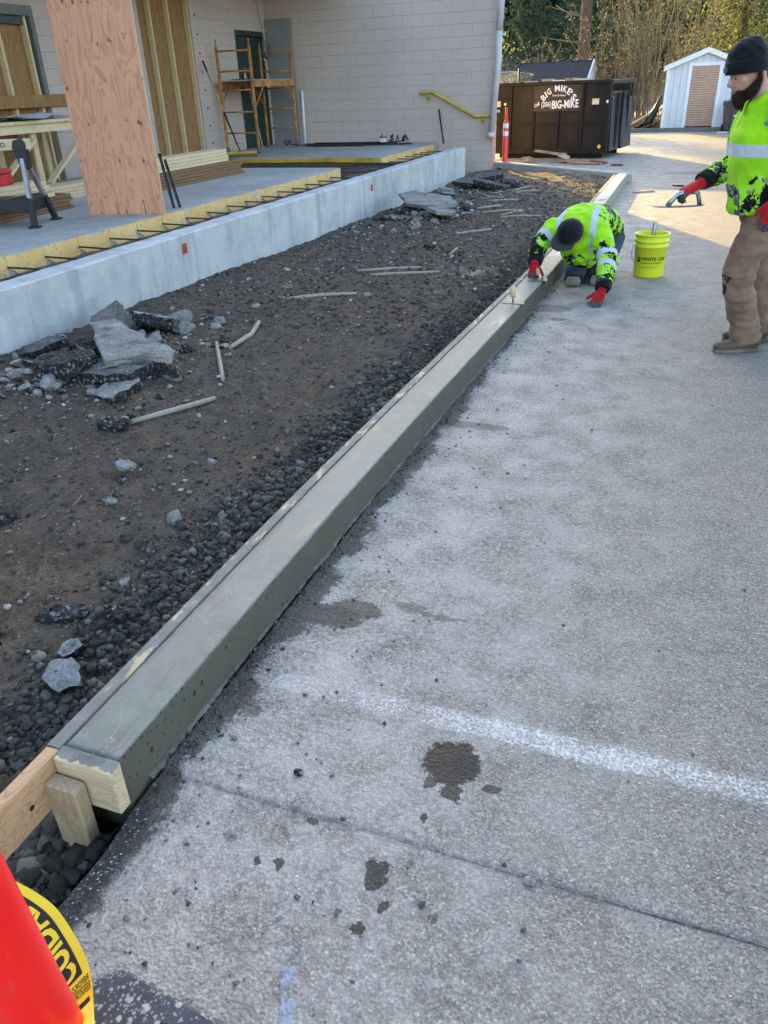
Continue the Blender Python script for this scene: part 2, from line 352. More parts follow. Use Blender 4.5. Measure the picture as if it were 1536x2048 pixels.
def make_curb():
    k = NT('fresh_concrete', .45, 0, .5); p = k.pos; x, y, z = k.sep(p)
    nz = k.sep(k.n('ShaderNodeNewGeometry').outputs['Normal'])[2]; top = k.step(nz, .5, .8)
    big = k.noise(2.2, p, 5, .6); mid = k.noise(14, p, 5, .65); fine = k.noise(90, p, 3, .6)
    c = k.ramp(k.m2('ADD', k.m2('MULTIPLY', big, .5), k.m2('MULTIPLY', mid, .5)), [(.30, (.120, .124, .106)), (.5, (.185, .191, .166)), (.72, (.262, .268, .238))])
    damp = k.m2('MULTIPLY', k.step(k.noise(4.0, k.map(p, (1.6, .7, 1)), 6, .7, .6), .565, .60), top)
    c = k.mix(k.m2('MULTIPLY', damp, .55), c, (.085, .090, .077))
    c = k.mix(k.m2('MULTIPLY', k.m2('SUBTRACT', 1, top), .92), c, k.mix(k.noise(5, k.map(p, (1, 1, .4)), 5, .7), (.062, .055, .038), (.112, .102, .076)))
    # bug holes on the formed face
    vs_ = k.map(p, (1, 1.25, .62)); h1 = k.vor(75, vs_); pick = k.m2('MULTIPLY', k.step(k.sep(k.vor(75, vs_, 'F1', 'Color'))[0], .58, .63), k.step(k.noise(4, p, 3), .40, .55))
    hole = k.m2('MULTIPLY', k.m2('MULTIPLY', k.step(h1, .20, .34, 1, 0), pick), k.m2('SUBTRACT', 1, top))
    h2 = k.m2('MULTIPLY', k.m2('MULTIPLY', k.step(k.vor(19, k.map(p, (1, 1.3, .8))), .11, .19, 1, 0), k.step(k.noise(5, p, 2), .5, .6)), k.m2('SUBTRACT', 1, top))
    hole = k.m2('MAXIMUM', hole, h2)
    c = k.mix(k.m2('MULTIPLY', hole, .9), c, (.010, .010, .008))
    pk_ = k.m2('MULTIPLY', k.m2('MULTIPLY', k.step(k.vor(30, k.map(p, (1, .7, 1))), .06, .13, 1, 0), k.step(k.sep(k.vor(30, k.map(p, (1, .7, 1)), 'F1', 'Color'))[1], .82, .86)), top); c = k.mix(k.m2('MULTIPLY', pk_, .8), c, (.03, .03, .025))
    vein = k.m2('MULTIPLY', k.m2('MULTIPLY', k.step(k.m2('ABSOLUTE', k.m2('SUBTRACT', k.noise(5, p, 4, .6, 1.2), .5)), 0, .012, 1, 0), top), k.step(k.noise(3, p, 2), .52, .6))
    c = k.mix(k.m2('MULTIPLY', vein, .55), c, (.33, .33, .30))
    far = k.m2('MULTIPLY', k.step(y, 8.5, 12.5), .7)  # bright sky reflection on the far curb, painted in as paler base colour
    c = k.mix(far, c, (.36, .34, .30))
    k.color(c)
    k.rough(k.m2('ADD', k.m2('ADD', .46, k.m2('MULTIPLY', k.m2('SUBTRACT', 1, top), .28)), k.m2('SUBTRACT', k.m2('MULTIPLY', mid, .25), k.m2('MULTIPLY', damp, .12))))
    trw = k.m2('MULTIPLY', k.noise(26, k.map(p, (2.2, .35, 1), rot=(0, 0, .25)), 4, .6, .8), k.m2('MULTIPLY', top, .55))
    h = k.m2('SUBTRACT', k.m2('ADD', k.m2('ADD', k.m2('MULTIPLY', mid, .45), trw), k.m2('MULTIPLY', fine, .22)), k.m2('MULTIPLY', hole, 1.4))
    k.normal(k.bump(h, .55, .006)); MAT['fresh_concrete'] = k.m
make_curb()

def make_conc(name, lo, mid_, hi, pos=True, streak=0.0, spots=.5, rough=.8):
    k = NT(name, rough, 0, .3); p = k.pos if pos else k.obj
    big = k.noise(.8, p, 6, .6); md = k.noise(5, p, 6, .7); fine = k.noise(60, p, 3, .6)
    c = k.ramp(k.m2('ADD', k.m2('MULTIPLY', big, .5), k.m2('MULTIPLY', md, .5)), [(.3, lo), (.5, mid_), (.68, hi)])
    if streak:
        st = k.noise(3.0, k.map(p, (2.0, 2.0, .22)), 5, .6)
        c = k.mix(k.m2('MULTIPLY', k.step(st, .50, .68), streak), c, lo)
    h1 = k.m2('MULTIPLY', k.step(k.vor(9, p), .02, .055, 1, 0), k.step(k.noise(2, p, 2), .5, .6))
    c = k.mix(k.m2('MULTIPLY', h1, spots), c, tuple(x*.35 for x in lo))
    k.color(c); k.normal(k.bump(k.m2('ADD', k.m2('MULTIPLY', md, .5), k.m2('MULTIPLY', fine, .25)), .35, .008)); MAT[name] = k.m
make_conc('wall_concrete', (.30, .31, .312), (.48, .492, .495), (.61, .62, .622), streak=.6)
make_conc('slab_concrete', (.25, .245, .24), (.35, .345, .335), (.46, .455, .445), spots=.1)
make_conc('old_curb_concrete', (.25, .235, .21), (.36, .34, .31), (.46, .44, .40))
0 and make_conc('rubble_concrete', (.16, .155, .148), (.27, .262, .25), (.40, .39, .375), pos=False, rough=.9)
0 and make_conc('rubble_asphalt_top', (.07, .068, .065), (.14, .137, .132), (.25, .245, .24), pos=False, rough=.9)

def make_rubble(name, lo, md, hi):
    k = NT(name, .92, 0, .2); p = k.obj; f = k.noise(9, p, 6, .7); g = k.noise(40, p, 4, .7); v = k.vor(75, p, 'F1', 'Color'); d = k.vor(75, p)
    c = k.ramp(k.m2('ADD', k.m2('MULTIPLY', f, .55), k.m2('MULTIPLY', g, .45)), [(.32, lo), (.5, md), (.66, hi)])
    c = k.mix(k.m2('MULTIPLY', k.step(k.sep(v)[0], .62, .7), k.step(d, .25, .5, .75, 0)), c, k.ramp(k.sep(v)[1], [(0, tuple(x*.35 for x in lo)), (.6, md), (1, (.55, .53, .50))]))
    c = k.mix(k.step(k.noise(5, p, 5, .75), .52, .66, 0, .65), c, (.085, .072, .060))
    k.color(c); k.normal(k.bump(k.m2('ADD', k.m2('ADD', f, g), k.m2('MULTIPLY', d, -.7)), 1.0, .018)); MAT[name] = k.m
make_rubble('rubble_concrete', (.17, .163, .153), (.29, .28, .265), (.44, .43, .41)); make_rubble('rubble_asphalt_top', (.07, .067, .063), (.15, .145, .138), (.27, .262, .25))
def make_black_asphalt():
    k = NT('broken_asphalt', .8, 0, .3); v = k.vor(70, None, 'F1', 'Color'); f = k.noise(25, None, 5, .7)
    c = k.ramp(k.sep(v)[0], [(0, (.008, .008, .009)), (.6, (.02, .02, .022)), (.88, (.06, .06, .06)), (1, (.22, .22, .22))])
    k.color(k.mix(k.step(f, .55, .75, 0, .6), c, (.13, .13, .13))); k.normal(k.bump(k.m2('ADD', k.vor(70), f), 1.0, .01)); MAT['broken_asphalt'] = k.m
make_black_asphalt()

def make_yellow():
    k = NT('worn_yellow_paint', .7, 0, .3); p = k.pos
    f = k.noise(7, p, 6, .7); g = k.noise(2, p, 4)
    c = k.ramp(g, [(.35, (.66, .41, .13)), (.65, (.80, .54, .23))])
    c = k.mix(k.step(f, .54, .64), c, (.42, .40, .36)); c = k.mix(k.m2('MULTIPLY', k.step(k.noise(25, p, 4), .6, .7), .6), c, (.16, .13, .08))
    k.color(c); k.normal(k.bump(f, .5, .006)); MAT['worn_yellow_paint'] = k.m
make_yellow()
simple('deep_yellow_paint', (.52, .33, .03), .6, var=.2, scale=3)

def make_block():
    k = NT('painted_block', .75, 0, .25); p = k.pos
    g = k.noise(.5, p, 4); f = k.noise(45, p, 4, .7)
    c = k.ramp(g, [(.35, (.44, .355, .312)), (.65, (.52, .425, .378))])
    oi = k.n('ShaderNodeObjectInfo').outputs['Random']
    c = k.mix(k.m2('MULTIPLY', oi, .10), c, (.46, .38, .34))
    sc_ = k.m2('MULTIPLY', k.step(k.noise(2.6, k.map(p, (1, 1, 1.5)), 5, .7), .60, .70), k.step(k.noise(14, p, 4, .7), .52, .66))
    c = k.mix(k.m2('MULTIPLY', sc_, .45), c, (.24, .195, .17))
    k.color(c); k.normal(k.bump(f, .35, .004)); MAT['painted_block'] = k.m
make_block()
simple('mortar', (.44, .36, .318), .85, var=.05)

def make_ply(name, a, b, dk, knots=True, scale=1.0, axis='X'):
    """plywood face: local x across, local z along the grain"""
    k = NT(name, .7, 0, .25); p = k.obj
    q = k.map(p, (1, 1, .16)) if axis == 'X' else k.map(p, (1, .16, 1)) if axis == 'Y' else k.map(p, (.16, 1, 1))
    gr = k.noise(5*scale, q, 3, .5, 1.6); rings = k.m2('FRACT', k.m2('MULTIPLY', gr, 9))
    line = k.step(k.m2('ABSOLUTE', k.m2('SUBTRACT', rings, .5)), .0, .30, 1, 0)
    c = k.mix(k.noise(1.3*scale, q, 4), a, b)
    c = k.mix(k.m2('MULTIPLY', line, .48), c, dk)
    c = k.mix(k.m2('MULTIPLY', k.noise(90, q, 3, .6), .28), c, dk)
    if knots:
        x, y, z = k.sep(k.raw)
        row = k.m2('ABSOLUTE', k.m2('SUBTRACT', k.m2('FRACT', k.m2('ADD', k.m2('MULTIPLY', z, 2.9), k.m2('MULTIPLY', k.noise(3, k.map(p, (1, 1, .2)), 2), .22))), .5))
        kd = k.vor(13, k.map(p, (1.25, 1, .80)))
        kn = k.m2('MULTIPLY', k.step(kd, .14, .27, 1, 0), k.step(row, .07, .11, 1, 0))
        c = k.mix(k.m2('MULTIPLY', k.step(kd, .15, .42, 1, 0), k.m2('MULTIPLY', k.step(row, .11, .2, 1, 0), .42)), c, dk)
        c = k.mix(k.m2('MULTIPLY', kn, .78), c, tuple(v*.28 for v in dk))
        sm = k.m2('MULTIPLY', k.step(k.vor(7, k.map(p, (1, 1, .6))), .02, .04, 1, 0), .7); c = k.mix(sm, c, tuple(v*.25 for v in dk))
    k.color(c); k.normal(k.bump(k.m2('ADD', line, k.noise(60, q, 2)), .15, .003)); MAT[name] = k.m
make_ply('new_plywood', (.60, .285, .165), (.70, .37, .235), (.36, .145, .08))
make_ply('old_plywood', (.27, .145, .055), (.42, .245, .105), (.11, .05, .02), knots=False)
make_ply('pine', (.63, .49, .30), (.75, .62, .42), (.46, .30, .15), knots=False, scale=2.2, axis='Y')
make_ply('pine_stud', (.60, .46, .27), (.72, .58, .38), (.42, .27, .13), knots=False, scale=2.2)
make_ply('pine_beam', (.58, .45, .28), (.70, .57, .38), (.40, .27, .14), knots=False, scale=2.2, axis='Z')
make_ply('fir_form', (.50, .29, .15), (.64, .42, .24), (.33, .15, .06), knots=False, scale=2.5, axis='Y')
make_ply('brown_lumber', (.19, .10, .055), (.29, .165, .09), (.10, .05, .025), knots=False, scale=2.2, axis='Y')
make_ply('weathered_wood', (.30, .26, .21), (.44, .38, .31), (.17, .14, .11), knots=False, scale=3, axis='X')
make_ply('stake_wood', (.42, .32, .20), (.54, .43, .28), (.28, .19, .10), knots=False, scale=2)
def make_form_top():
    k = NT('slurry_wood', .7, 0, .3); p = k.pos
    f = k.noise(7, k.map(p, (2.5, .8, 1)), 6, .75)
    wood = k.mix(k.noise(30, k.map(p, (4, .3, 1)), 3), (.42, .30, .17), (.62, .50, .33)); sl = k.mix(k.noise(20, p, 4), (.13, .127, .112), (.27, .262, .238))
    k.color(k.mix(k.step(f, .53, .60), sl, wood)); k.normal(k.bump(f, .6, .006)); MAT['slurry_wood'] = k.m
make_form_top()
simple('slurry', (.13, .125, .105), .8, var=.25, scale=20, bump=.6)

simple('door_green', (.024, .045, .040), .45, var=.1)
simple('frame_grey', (.13, .13, .13), .55)
simple('grey_sheet', (.23, .235, .235), .6, var=.06, scale=2)
simple('scaffold_orange', (.46, .20, .05), .55, var=.25, scale=6, dark=(.20, .09, .04))
simple('galvanised', (.42, .43, .44), .42, .85, var=.15)
simple('bare_steel', (.32, .32, .33), .38, .9, var=.2, scale=20)
simple('tool_steel', (.16, .155, .145), .55, .4, var=.3, scale=25)
simple('rebar_rust', (.075, .052, .040), .8, .3, var=.4, scale=30, bump=.5)
simple('dark_steel', (.035, .037, .04), .5, .6, var=.3, scale=10)
simple('black_plastic', (.016, .019, .024), .42, var=.2)
simple('black_rubber', (.02, .02, .02), .7, var=.3)
simple('white_plastic', (.70, .72, .76), .35, var=.05)
simple('downspout_paint', (.50, .47, .50), .4, var=.06, scale=3)
simple('yellow_pipe', (.52, .38, .035), .4, var=.18, scale=6)
simple('broom_yellow', (.48, .30, .05), .45, var=.12)
simple('bristle', (.16, .13, .04), .9, var=.3, scale=40)
simple('red_plastic', (.50, .018, .02), .4, var=.12)
simple('paper_white', (.60, .61, .68), .8, var=.06)
simple('paper_print', (.33, .35, .46), .8, var=.35, scale=30)
simple('sticker_orange', (.62, .06, .03), .5, var=.3, scale=25)
def make_safety_red():
    k = NT('safety_red', .30, 0, .30)  # saturated red plastic with duller scuffs, no emission
    f = k.noise(6, None, 4); sc_ = k.m2('MULTIPLY', k.step(k.noise(40, k.map(k.obj, (1, 1, .3)), 4, .7), .60, .68), .5); k.color(k.mix(sc_, k.mix(f, (.90, .006, .006), (.97, .014, .008)), (.55, .06, .04))); k.rough(k.m2('ADD', .25, k.m2('MULTIPLY', k.noise(18), .2)))
    MAT['safety_red'] = k.m
make_safety_red()
simple('safety_orange', (.82, .05, .025), .4, var=.08)
simple('reflective_white', (.74, .74, .76), .35, var=.05)
simple('tape_yellow', (.86, .60, .02), .35, var=.04)
simple('tape_back', (.78, .80, .10), .35, var=.04)
simple('print_black', (.018, .010, .008), .5, var=.1)
def make_recycled():
    k = NT('recycled_rubber', .55, 0, .4); p = k.pos
    c = k.mix(k.noise(16, p, 5, .65), (.020, .023, .030), (.075, .082, .095))
    for sc_, th, col_, d0 in ((150, .62, (.26, .265, .27), .50), (95, .66, (.36, .36, .36), .46), (52, .74, (.44, .43, .40), .40), (30, .86, (.55, .49, .41), .34)):
        wv = k.n('ShaderNodeVectorMath', operation='MULTIPLY_ADD'); k.put(wv.inputs[0], k.noise(sc_*.8, p, 3, .6, out=1)); wv.inputs[1].default_value = (.9/sc_,)*3; k.put(wv.inputs[2], p)
        v = k.vor(sc_, wv.outputs[0], 'F1', 'Color'); d = k.vor(sc_, wv.outputs[0]); d = k.m2('ADD', d, k.m2('MULTIPLY', k.noise(sc_*1.5, p, 2), .25))
        c = k.mix(k.m2('MULTIPLY', k.step(k.sep(v)[0], th, th+.06), k.step(d, d0-.05, d0+.15, .85, 0)), c, col_)
    c = k.mix(k.step(k.noise(9, p, 5, .7), .56, .75, 0, .5), c, (.22, .235, .26))
    k.color(c); k.normal(k.bump(k.noise(60, p, 4), .4, .003)); MAT['recycled_rubber'] = k.m
make_recycled()

# clothing
def cloth(name, c, var=.12, weave=260, rough=.85, stain=None):
    k = NT(name, rough, 0, .15); k.b.inputs['Sheen Weight'].default_value = .12
    f = k.noise(6, k.pos, 5, .6)
    cc = k.mix(k.step(f, .3, .7), tuple(x*(1-var*1.6) for x in c), tuple(min(1, x*(1+var)) for x in c))
    if stain: cc = k.mix(k.step(k.noise(9, k.pos, 5, .7), .56, .68, 0, .75), cc, stain)
    k.color(cc); k.normal(k.bump(k.m2('ADD', k.noise(weave, k.pos, 2), k.m2('MULTIPLY', k.noise(18, k.pos, 3), 2.5)), .35, .006)); MAT[name] = k.m
cloth('hivis', (.33, .70, .010), .12)
cloth('reflective_tape', (.52, .55, .62), .05)
cloth('trouser_canvas', (.225, .138, .092), .22, stain=(.10, .065, .046))
cloth('jeans', (.035, .055, .085), .3, stain=(.085, .10, .115))
cloth('black_knit', (.006, .007, .010), .2, 160)
cloth('cap_black', (.007, .008, .013), .2)
cloth('cap_brim', (.040, .042, .050), .15)
cloth('glove_red', (.42, .010, .016), .15)
cloth('glove_grey', (.07, .062, .062), .2)
cloth('boot_leather', (.10, .078, .055), .25, stain=(.05, .04, .03))
cloth('boot_sole', (.15, .125, .09), .25)
cloth('knee_pad', (.23, .21, .17), .15)
cloth('dark_strap', (.012, .013, .016), .1)
cloth('beard', (.030, .014, .008), .5, 120)
def make_camo():
    k = NT('hivis_camo', .85, 0, .15); p = k.pos
    w1 = k.noise(9, p, 2, .5, out=1); q = k.n('ShaderNodeVectorMath', operation='MULTIPLY_ADD'); k.put(q.inputs[0], w1); q.inputs[1].default_value = (.06, .06, .06); k.put(q.inputs[2], p)
    a = k.noise(11, q.outputs[0], 2, .5); b = k.noise(48, q.outputs[0], 3, .65); g = k.noise(9, k.map(q.outputs[0], loc=(7, 3, 1)), 2)
    c = k.mix(k.step(g, .53, .545), (.33, .74, .02), (.10, .11, .11)); c = k.mix(k.m2('MULTIPLY', k.step(k.noise(34, q.outputs[0], 3), .56, .58), .7), c, (.42, .60, .26))
    blk = k.step(k.m2('ADD', k.m2('MULTIPLY', a, .55), k.m2('MULTIPLY', b, .45)), .515, .53)
    c = k.mix(blk, c, (.006, .007, .008)); k.color(c)
    k.normal(k.bump(k.noise(18, p, 3), .4, .012)); MAT['hivis_camo'] = k.m
make_camo()
def make_skin():
    k = NT('skin', .5, 0, .4); f = k.noise(14, k.pos, 4); k.color(k.mix(f, (.40, .195, .145), (.52, .28, .215))); k.b.inputs['Subsurface Weight'].default_value = .08
    k.b.inputs['Subsurface Radius'].default_value = (.02, .008, .004); k.normal(k.bump(k.noise(120, k.pos, 3), .15, .003)); MAT['skin'] = k.m
make_skin()
simple('eye_white', (.65, .62, .58), .2, var=.02); simple('eye_dark', (.03, .02, .015), .15, var=.05)
simple('emblem_teal', (.02, .14, .20), .6, var=.3, scale=40); simple('emblem_orange', (.60, .17, .03), .6, var=.2)

# bucket, dumpster, shed and things beyond
def make_bucket():
    k = NT('bucket_yellow', .38, 0, .45); x, y, z = k.sep(k.raw)
    c = k.mix(k.noise(9, None, 5, .7), (.60, .66, .012), (.70, .74, .03)); sm = k.step(k.noise(14, None, 5, .7), .58, .68, 0, .45)
    sm = k.m2('MULTIPLY', sm, k.step(z, .15, .28)); k.color(k.mix(sm, c, (.30, .29, .06))); MAT['bucket_yellow'] = k.m
make_bucket()
def make_dumpster():
    k = NT('dumpster_paint', .42, 0, .28); p = k.obj
    st = k.noise(2.0, k.map(p, (1.4, 1.4, .18)), 5, .65); f = k.noise(6, p, 6, .7)
    c = k.ramp(k.m2('ADD', k.m2('MULTIPLY', st, .6), k.m2('MULTIPLY', f, .4)), [(.38, (.005, .0045, .0045)), (.52, (.010, .008, .0075)), (.68, (.038, .027, .020))])
    c = k.mix(k.step(k.noise(11, p, 5, .75), .62, .70, 0, .7), c, (.06, .027, .015))
    k.color(c); k.rough(k.m2('ADD', .26, k.m2('MULTIPLY', f, .35))); MAT['dumpster_paint'] = k.m
make_dumpster()
simple('dumpster_navy', (.012, .018, .032), .4, .2, var=.3, scale=5)
simple('sign_white', (.78, .77, .76), .5, var=.04)
simple('sign_brown', (.040, .028, .022), .45, var=.25, scale=5)
simple('sticker_cream', (.72, .60, .42), .5, var=.15, scale=20)
simple('sticker_yellow', (.80, .52, .04), .4, var=.05)
simple('siding_white', (.60, .63, .70), .6, var=.04, scale=3)
simple('trim_white', (.76, .78, .82), .55, var=.03)
simple('rollup_tan', (.50, .34, .25), .5, var=.06)
simple('shingle', (.040, .040, .046), .9, var=.3, scale=12, bump=.8)
simple('bin_brown', (.060, .052, .050), .5, var=.12)
simple('bin_lid', (.045, .05, .05), .4, var=.15)
simple('snow_scrap', (.65, .66, .68), .8)
simple('scrap_ply', (.40, .22, .13), .8, var=.25, scale=5)
simple('scrap_wood', (.34, .26, .17), .8, var=.3, scale=7)
simple('rust_red', (.22, .085, .055), .8, var=.3)
simple('tarp_black', (.012, .012, .013), .4, var=.3)
simple('stucco_cream', (.55, .47, .36), .8, var=.06)
simple('fence_wire', (.09, .10, .10), .5, .6)
simple('forest_floor', (.055, .050, .030), .95, var=.4, scale=2, bump=.8, bscale=6)
def make_bark(name, a, b):
    k = NT(name, .9, 0, .2); q = k.map(k.pos, (6, 6, 1)); f = k.noise(3, q, 5, .7); k.color(k.mix(f, a, b)); k.normal(k.bump(f, .8, .03)); MAT[name] = k.m
make_bark('bark', (.06, .042, .03), (.17, .12, .085)); make_bark('twig_bark', (.12, .088, .052), (.28, .21, .125)); make_bark('pale_twig', (.22, .19, .14), (.36, .31, .23))
def make_leaf(name, a, b, trans=.35):
    k = NT(name, .6, 0, .3); f = k.attr('tone'); c = k.mix(f, a, b); k.color(c)
    tr = k.n('ShaderNodeBsdfTranslucent'); k.put(tr.inputs[0], k.mix(.35, c, (.55, .60, .10)))
    mx = k.n('ShaderNodeMixShader'); mx.inputs[0].default_value = trans
    out = [n for n in k.t.nodes if n.type == 'OUTPUT_MATERIAL'][0]
    k.t.links.new(k.b.outputs[0], mx.inputs[1]); k.t.links.new(tr.outputs[0], mx.inputs[2]); k.t.links.new(mx.outputs[0], out.inputs[0]); MAT[name] = k.m
make_leaf('conifer_leaf', (.012, .030, .024), (.040, .080, .052), .2); make_leaf('cedar_leaf', (.030, .055, .014), (.085, .115, .030), .4); make_leaf('bud_leaf', (.15, .12, .08), (.34, .28, .19), .3); make_leaf('dry_leaf', (.16, .11, .06), (.30, .22, .13), .3)
# ------------------------------------------------------------------ ground, asphalt, dirt bed
def curb_x(y):
    """x of the fresh curb's face along its length"""
    u = min(1.0, max(0.0, (y-2.0)/6.0)); u = u*u*(3-2*u); v = min(1.0, max(0.0, (y-8.5)/6.0)); v = v*v*(3-2*v); return -1.145 + .118*u - .035*v

gs = 260
tag(add_obj('ground', mesh_np('ground', [(-gs, -40, -.34), (gs, -40, -.34), (gs, 2*gs, -.34), (-gs, 2*gs, -.34)], [(0, 1, 2, 3)]), 'forest_floor'), kind='structure')

# asphalt: two courses that meet at a worn step at y = 1.17, plus the yard beyond the bed
_mb = MB()
ys1 = [-12, -4, -1, .2, .6, .9, 1.05, 1.13]
xs = list(np.arange(-1.13, 1.4, .03)) + [1.8, 2.5, 4, 8, 16, 45]
def edge_y(x): return 1.168 + .004*fbm(x*3, 3.3) + .003*fbm(x*30, 9)
V = []; F = []
rows = []
for yy in ys1: rows.append([(x, yy, -.008 + .0012*fbm(x*3, yy*3)) for x in xs])
rows.append([(x, edge_y(x)-.008, -.0085) for x in xs])
rows.append([(x, edge_y(x)-.001, -.0090 - .010*max(0, fbm(x*2.6, 1.1)-.05)) for x in xs])
rows.append([(x, edge_y(x)+.003, -.002) for x in xs])
rows.append([(x, edge_y(x)+.016, .0) for x in xs])
for yy in (1.24, 1.4, 1.7, 2.2, 3, 4, 5, 6.5, 8, 10, 12, 14.7, 18, 24, 32, 60): rows.append([(x, yy, .0) for x in xs])
# ragged cut edge by the pit: first column pulled in and out, with a broken face going down
for r in rows:
    x0, y0, z0 = r[0]; j = .022*fbm(y0*14, 2.0) + .012*fbm(y0*50, 5) if y0 < 1.0 else 0.0
    r[0] = (x0 + j, y0, z0)
ys2 = np.arange(-.2, 1.13, .025)
for j, r in enumerate(rows):
    for p in r: V.append(p)
nx = len(xs)
for j in range(len(rows)-1):
    for i in range(nx-1): F.append((j*nx+i, j*nx+i+1, (j+1)*nx+i+1, (j+1)*nx+i))
b = len(V)
V += [(-1.06, 14.9, -.002), (-1.75, 15.45, -.002), (-3.93, 17.3, -.002), (-30, 17.3, -.002), (-30, 60, -.002), (-1.06, 60, -.002)]
me = bpy.data.meshes.new('asphalt'); me.from_pydata(V, [], F + [tuple(range(b+5, b-1, -1))])
bm = bmesh.new(); bm.from_mesh(me); bmesh.ops.recalc_face_normals(bm, faces=bm.faces); 
for f in bm.faces:
    if f.normal.z < 0: f.normal_flip()
bm.to_mesh(me); bm.free()
asphalt = tag(add_obj('asphalt', me, 'asphalt'), kind='structure')
# the broken vertical face of the cut asphalt beside the pit
V = []; F = []; ysf = np.arange(-.6, 1.06, .012)
for j, yy in enumerate(ysf):
    jj = .022*fbm(yy*14, 2.0) + .012*fbm(yy*50, 5)
    for q, zz in enumerate((-.012, -.03, -.06, -.10, -.20)):
        V.append((-1.13 + jj - (0, .008, .018, .012, -.01)[q] + .007*fbm(yy*60, zz*60, 1.5)*(q > 0), yy, zz))
for j in range(len(ysf)-1):
    for q in range(4): F.append((j*5+q, (j+1)*5+q, (j+1)*5+q+1, j*5+q+1))
add_obj('cut_edge', mesh_np('cut_edge', V, F), 'broken_asphalt', asphalt)
# crumbly damp lip on top of the cut edge
V = [(-1.0, 1.51, .0022), (1.6, 1.51, .0022), (1.6, 1.66, .0022), (-1.0, 1.66, .0022)]
add_obj('parking_stripe', mesh_np('parking_stripe', V, [(0, 1, 2, 3)]), 'worn_white_paint', asphalt)

def bed_z(x, y):
    zw = np.interp(y, [0, 3.8, 6.4, 8.6, 12, 16], [.10, .09, .04, .0, -.06, -.03])
    cx = curb_x(y) - .23
    t = (x + 4.25)/(cx + 4.25); mid = .055 + .02*math.sin(y*1.3)
    z = zw*(1-t)**1.5 + mid*(1-(1-t)**1.5)
    d = cx - x                                            # distance to the form board
    tr = math.exp(-((max(0, d)/.26)**2)) * np.interp(y, [.6, 1.2, 2.2, 5, 9, 11], [.23, .15, .11, .11, .08, .02])
    z -= tr
    if y < 1.25 and d < .35: z -= .03*np.interp(y, [.6, 1.25], [1, 0])
    z += .10*math.exp(-(((x+3.38)/.36)**2 + ((y-4.0)/.42)**2)) + .09*math.exp(-(((x+3.40)/.42)**2 + ((y-10.9)/.6)**2))
    z += .030*fbm(x*1.1, y*1.1, 1.0) + .014*fbm(x*4.5, y*4.5, 2.0, 3) + .008*fbm(x*15, y*15, 4.0, 3) + .007*abs(fbm(x*28, y*28, 9.0, 2)) + .005*fbm(x*60, y*60, 6.0, 2)
    return z
ysd = [-.5]
while ysd[-1] < 17.0: ysd.append(ysd[-1] + .009 + .0038*max(0, ysd[-1]))
NX = 230; V = np.zeros((len(ysd)*NX, 3), np.float32)
i = 0
for yy in ysd:
    cx = curb_x(yy) - (.20 if yy > 1.02 else .0)
    x1 = cx if yy < 14.9 else min(cx, -1.75 - (yy-15.45)*1.18)
    for q in range(NX):
        t = q/(NX-1); t = 1-(1-t)**1.35
        xx = -4.25 + t*(x1 + 4.25); V[i] = (xx, yy, bed_z(xx, yy)); i += 1
jj, ii = np.meshgrid(np.arange(len(ysd)-1), np.arange(NX-1), indexing='ij'); a = (jj*NX + ii).ravel()
me = mesh_np('dirt_bed', V, np.stack([a, a+1, a+NX+1, a+NX], 1)); smooth(me)
bed = tag(add_obj('dirt_bed', me, 'dirt'), kind='structure')

# ------------------------------------------------------------------ stones and clods (uncountable)
def ico(sub):
    bm = bmesh.new(); bmesh.ops.create_icosphere(bm, subdivisions=sub, radius=1.0)
    V = np.array([v.co[:] for v in bm.verts], np.float32); F = np.array([[v.index for v in f.verts] for f in bm.faces], np.int32); bm.free(); return V, F
ICO1, ICO2, ICO3 = ico(1), ico(2), ico(3)
def lumpy(base, seed, amp=.22, fr=1.3):
    V = base[0].copy()
    for i, v in enumerate(V):
        k = 1 + amp*fbm(v[0]*fr+seed*7.1, v[1]*fr, v[2]*fr+seed*3.7, 3); V[i] = v*k
    return V
LUMP1 = [lumpy(ICO1, s, .8, 1.8) for s in range(10)]; LUMP2 = [lumpy(ICO2, s+20, .6, 2.0) for s in range(12)]; ROUND2 = [lumpy(ICO2, s+50, .15, .9) for s in range(6)]
def scatter(name, pts, sizes, shapes, faces, mat, flat=.7, label=None, parent=None, sink=.25, sm=False):
    n = len(pts); k = len(shapes[0]); Vs = np.zeros((n*k, 3), np.float32); tone = np.zeros(n*k, np.float32)
    th = npr.uniform(0, 2*np.pi, n); sq = npr.uniform(.7, 1.3, (n, 2)); pick = npr.integers(0, len(shapes), n); tn = npr.uniform(0, 1, n)
    tl = npr.uniform(-.5, .5, n)
    for i in range(n):
        s = shapes[pick[i]]*sizes[i]; s = s*np.array([sq[i, 0], sq[i, 1], flat*npr.uniform(.8, 1.2)], np.float32)
        c, t = math.cos(th[i]), math.sin(th[i]); x = s[:, 0]*c - s[:, 1]*t; y = s[:, 0]*t + s[:, 1]*c
        z = s[:, 2] + x*tl[i]*.6
        Vs[i*k:(i+1)*k, 0] = x + pts[i][0]; Vs[i*k:(i+1)*k, 1] = y + pts[i][1]; Vs[i*k:(i+1)*k, 2] = z + pts[i][2] + sizes[i]*flat*(1-2*sink)
        tone[i*k:(i+1)*k] = tn[i]
    Fs = (faces[None, :, :] + (np.arange(n)*k)[:, None, None]).reshape(-1, 3)
    me = mesh_np(name, Vs, Fs)
    if sm: smooth(me)
    at = me.attributes.new('tone', 'FLOAT', 'POINT'); at.data.foreach_set('value', tone)
    o = add_obj(name, me, mat, parent); tag(o, label, kind='stuff'); return o
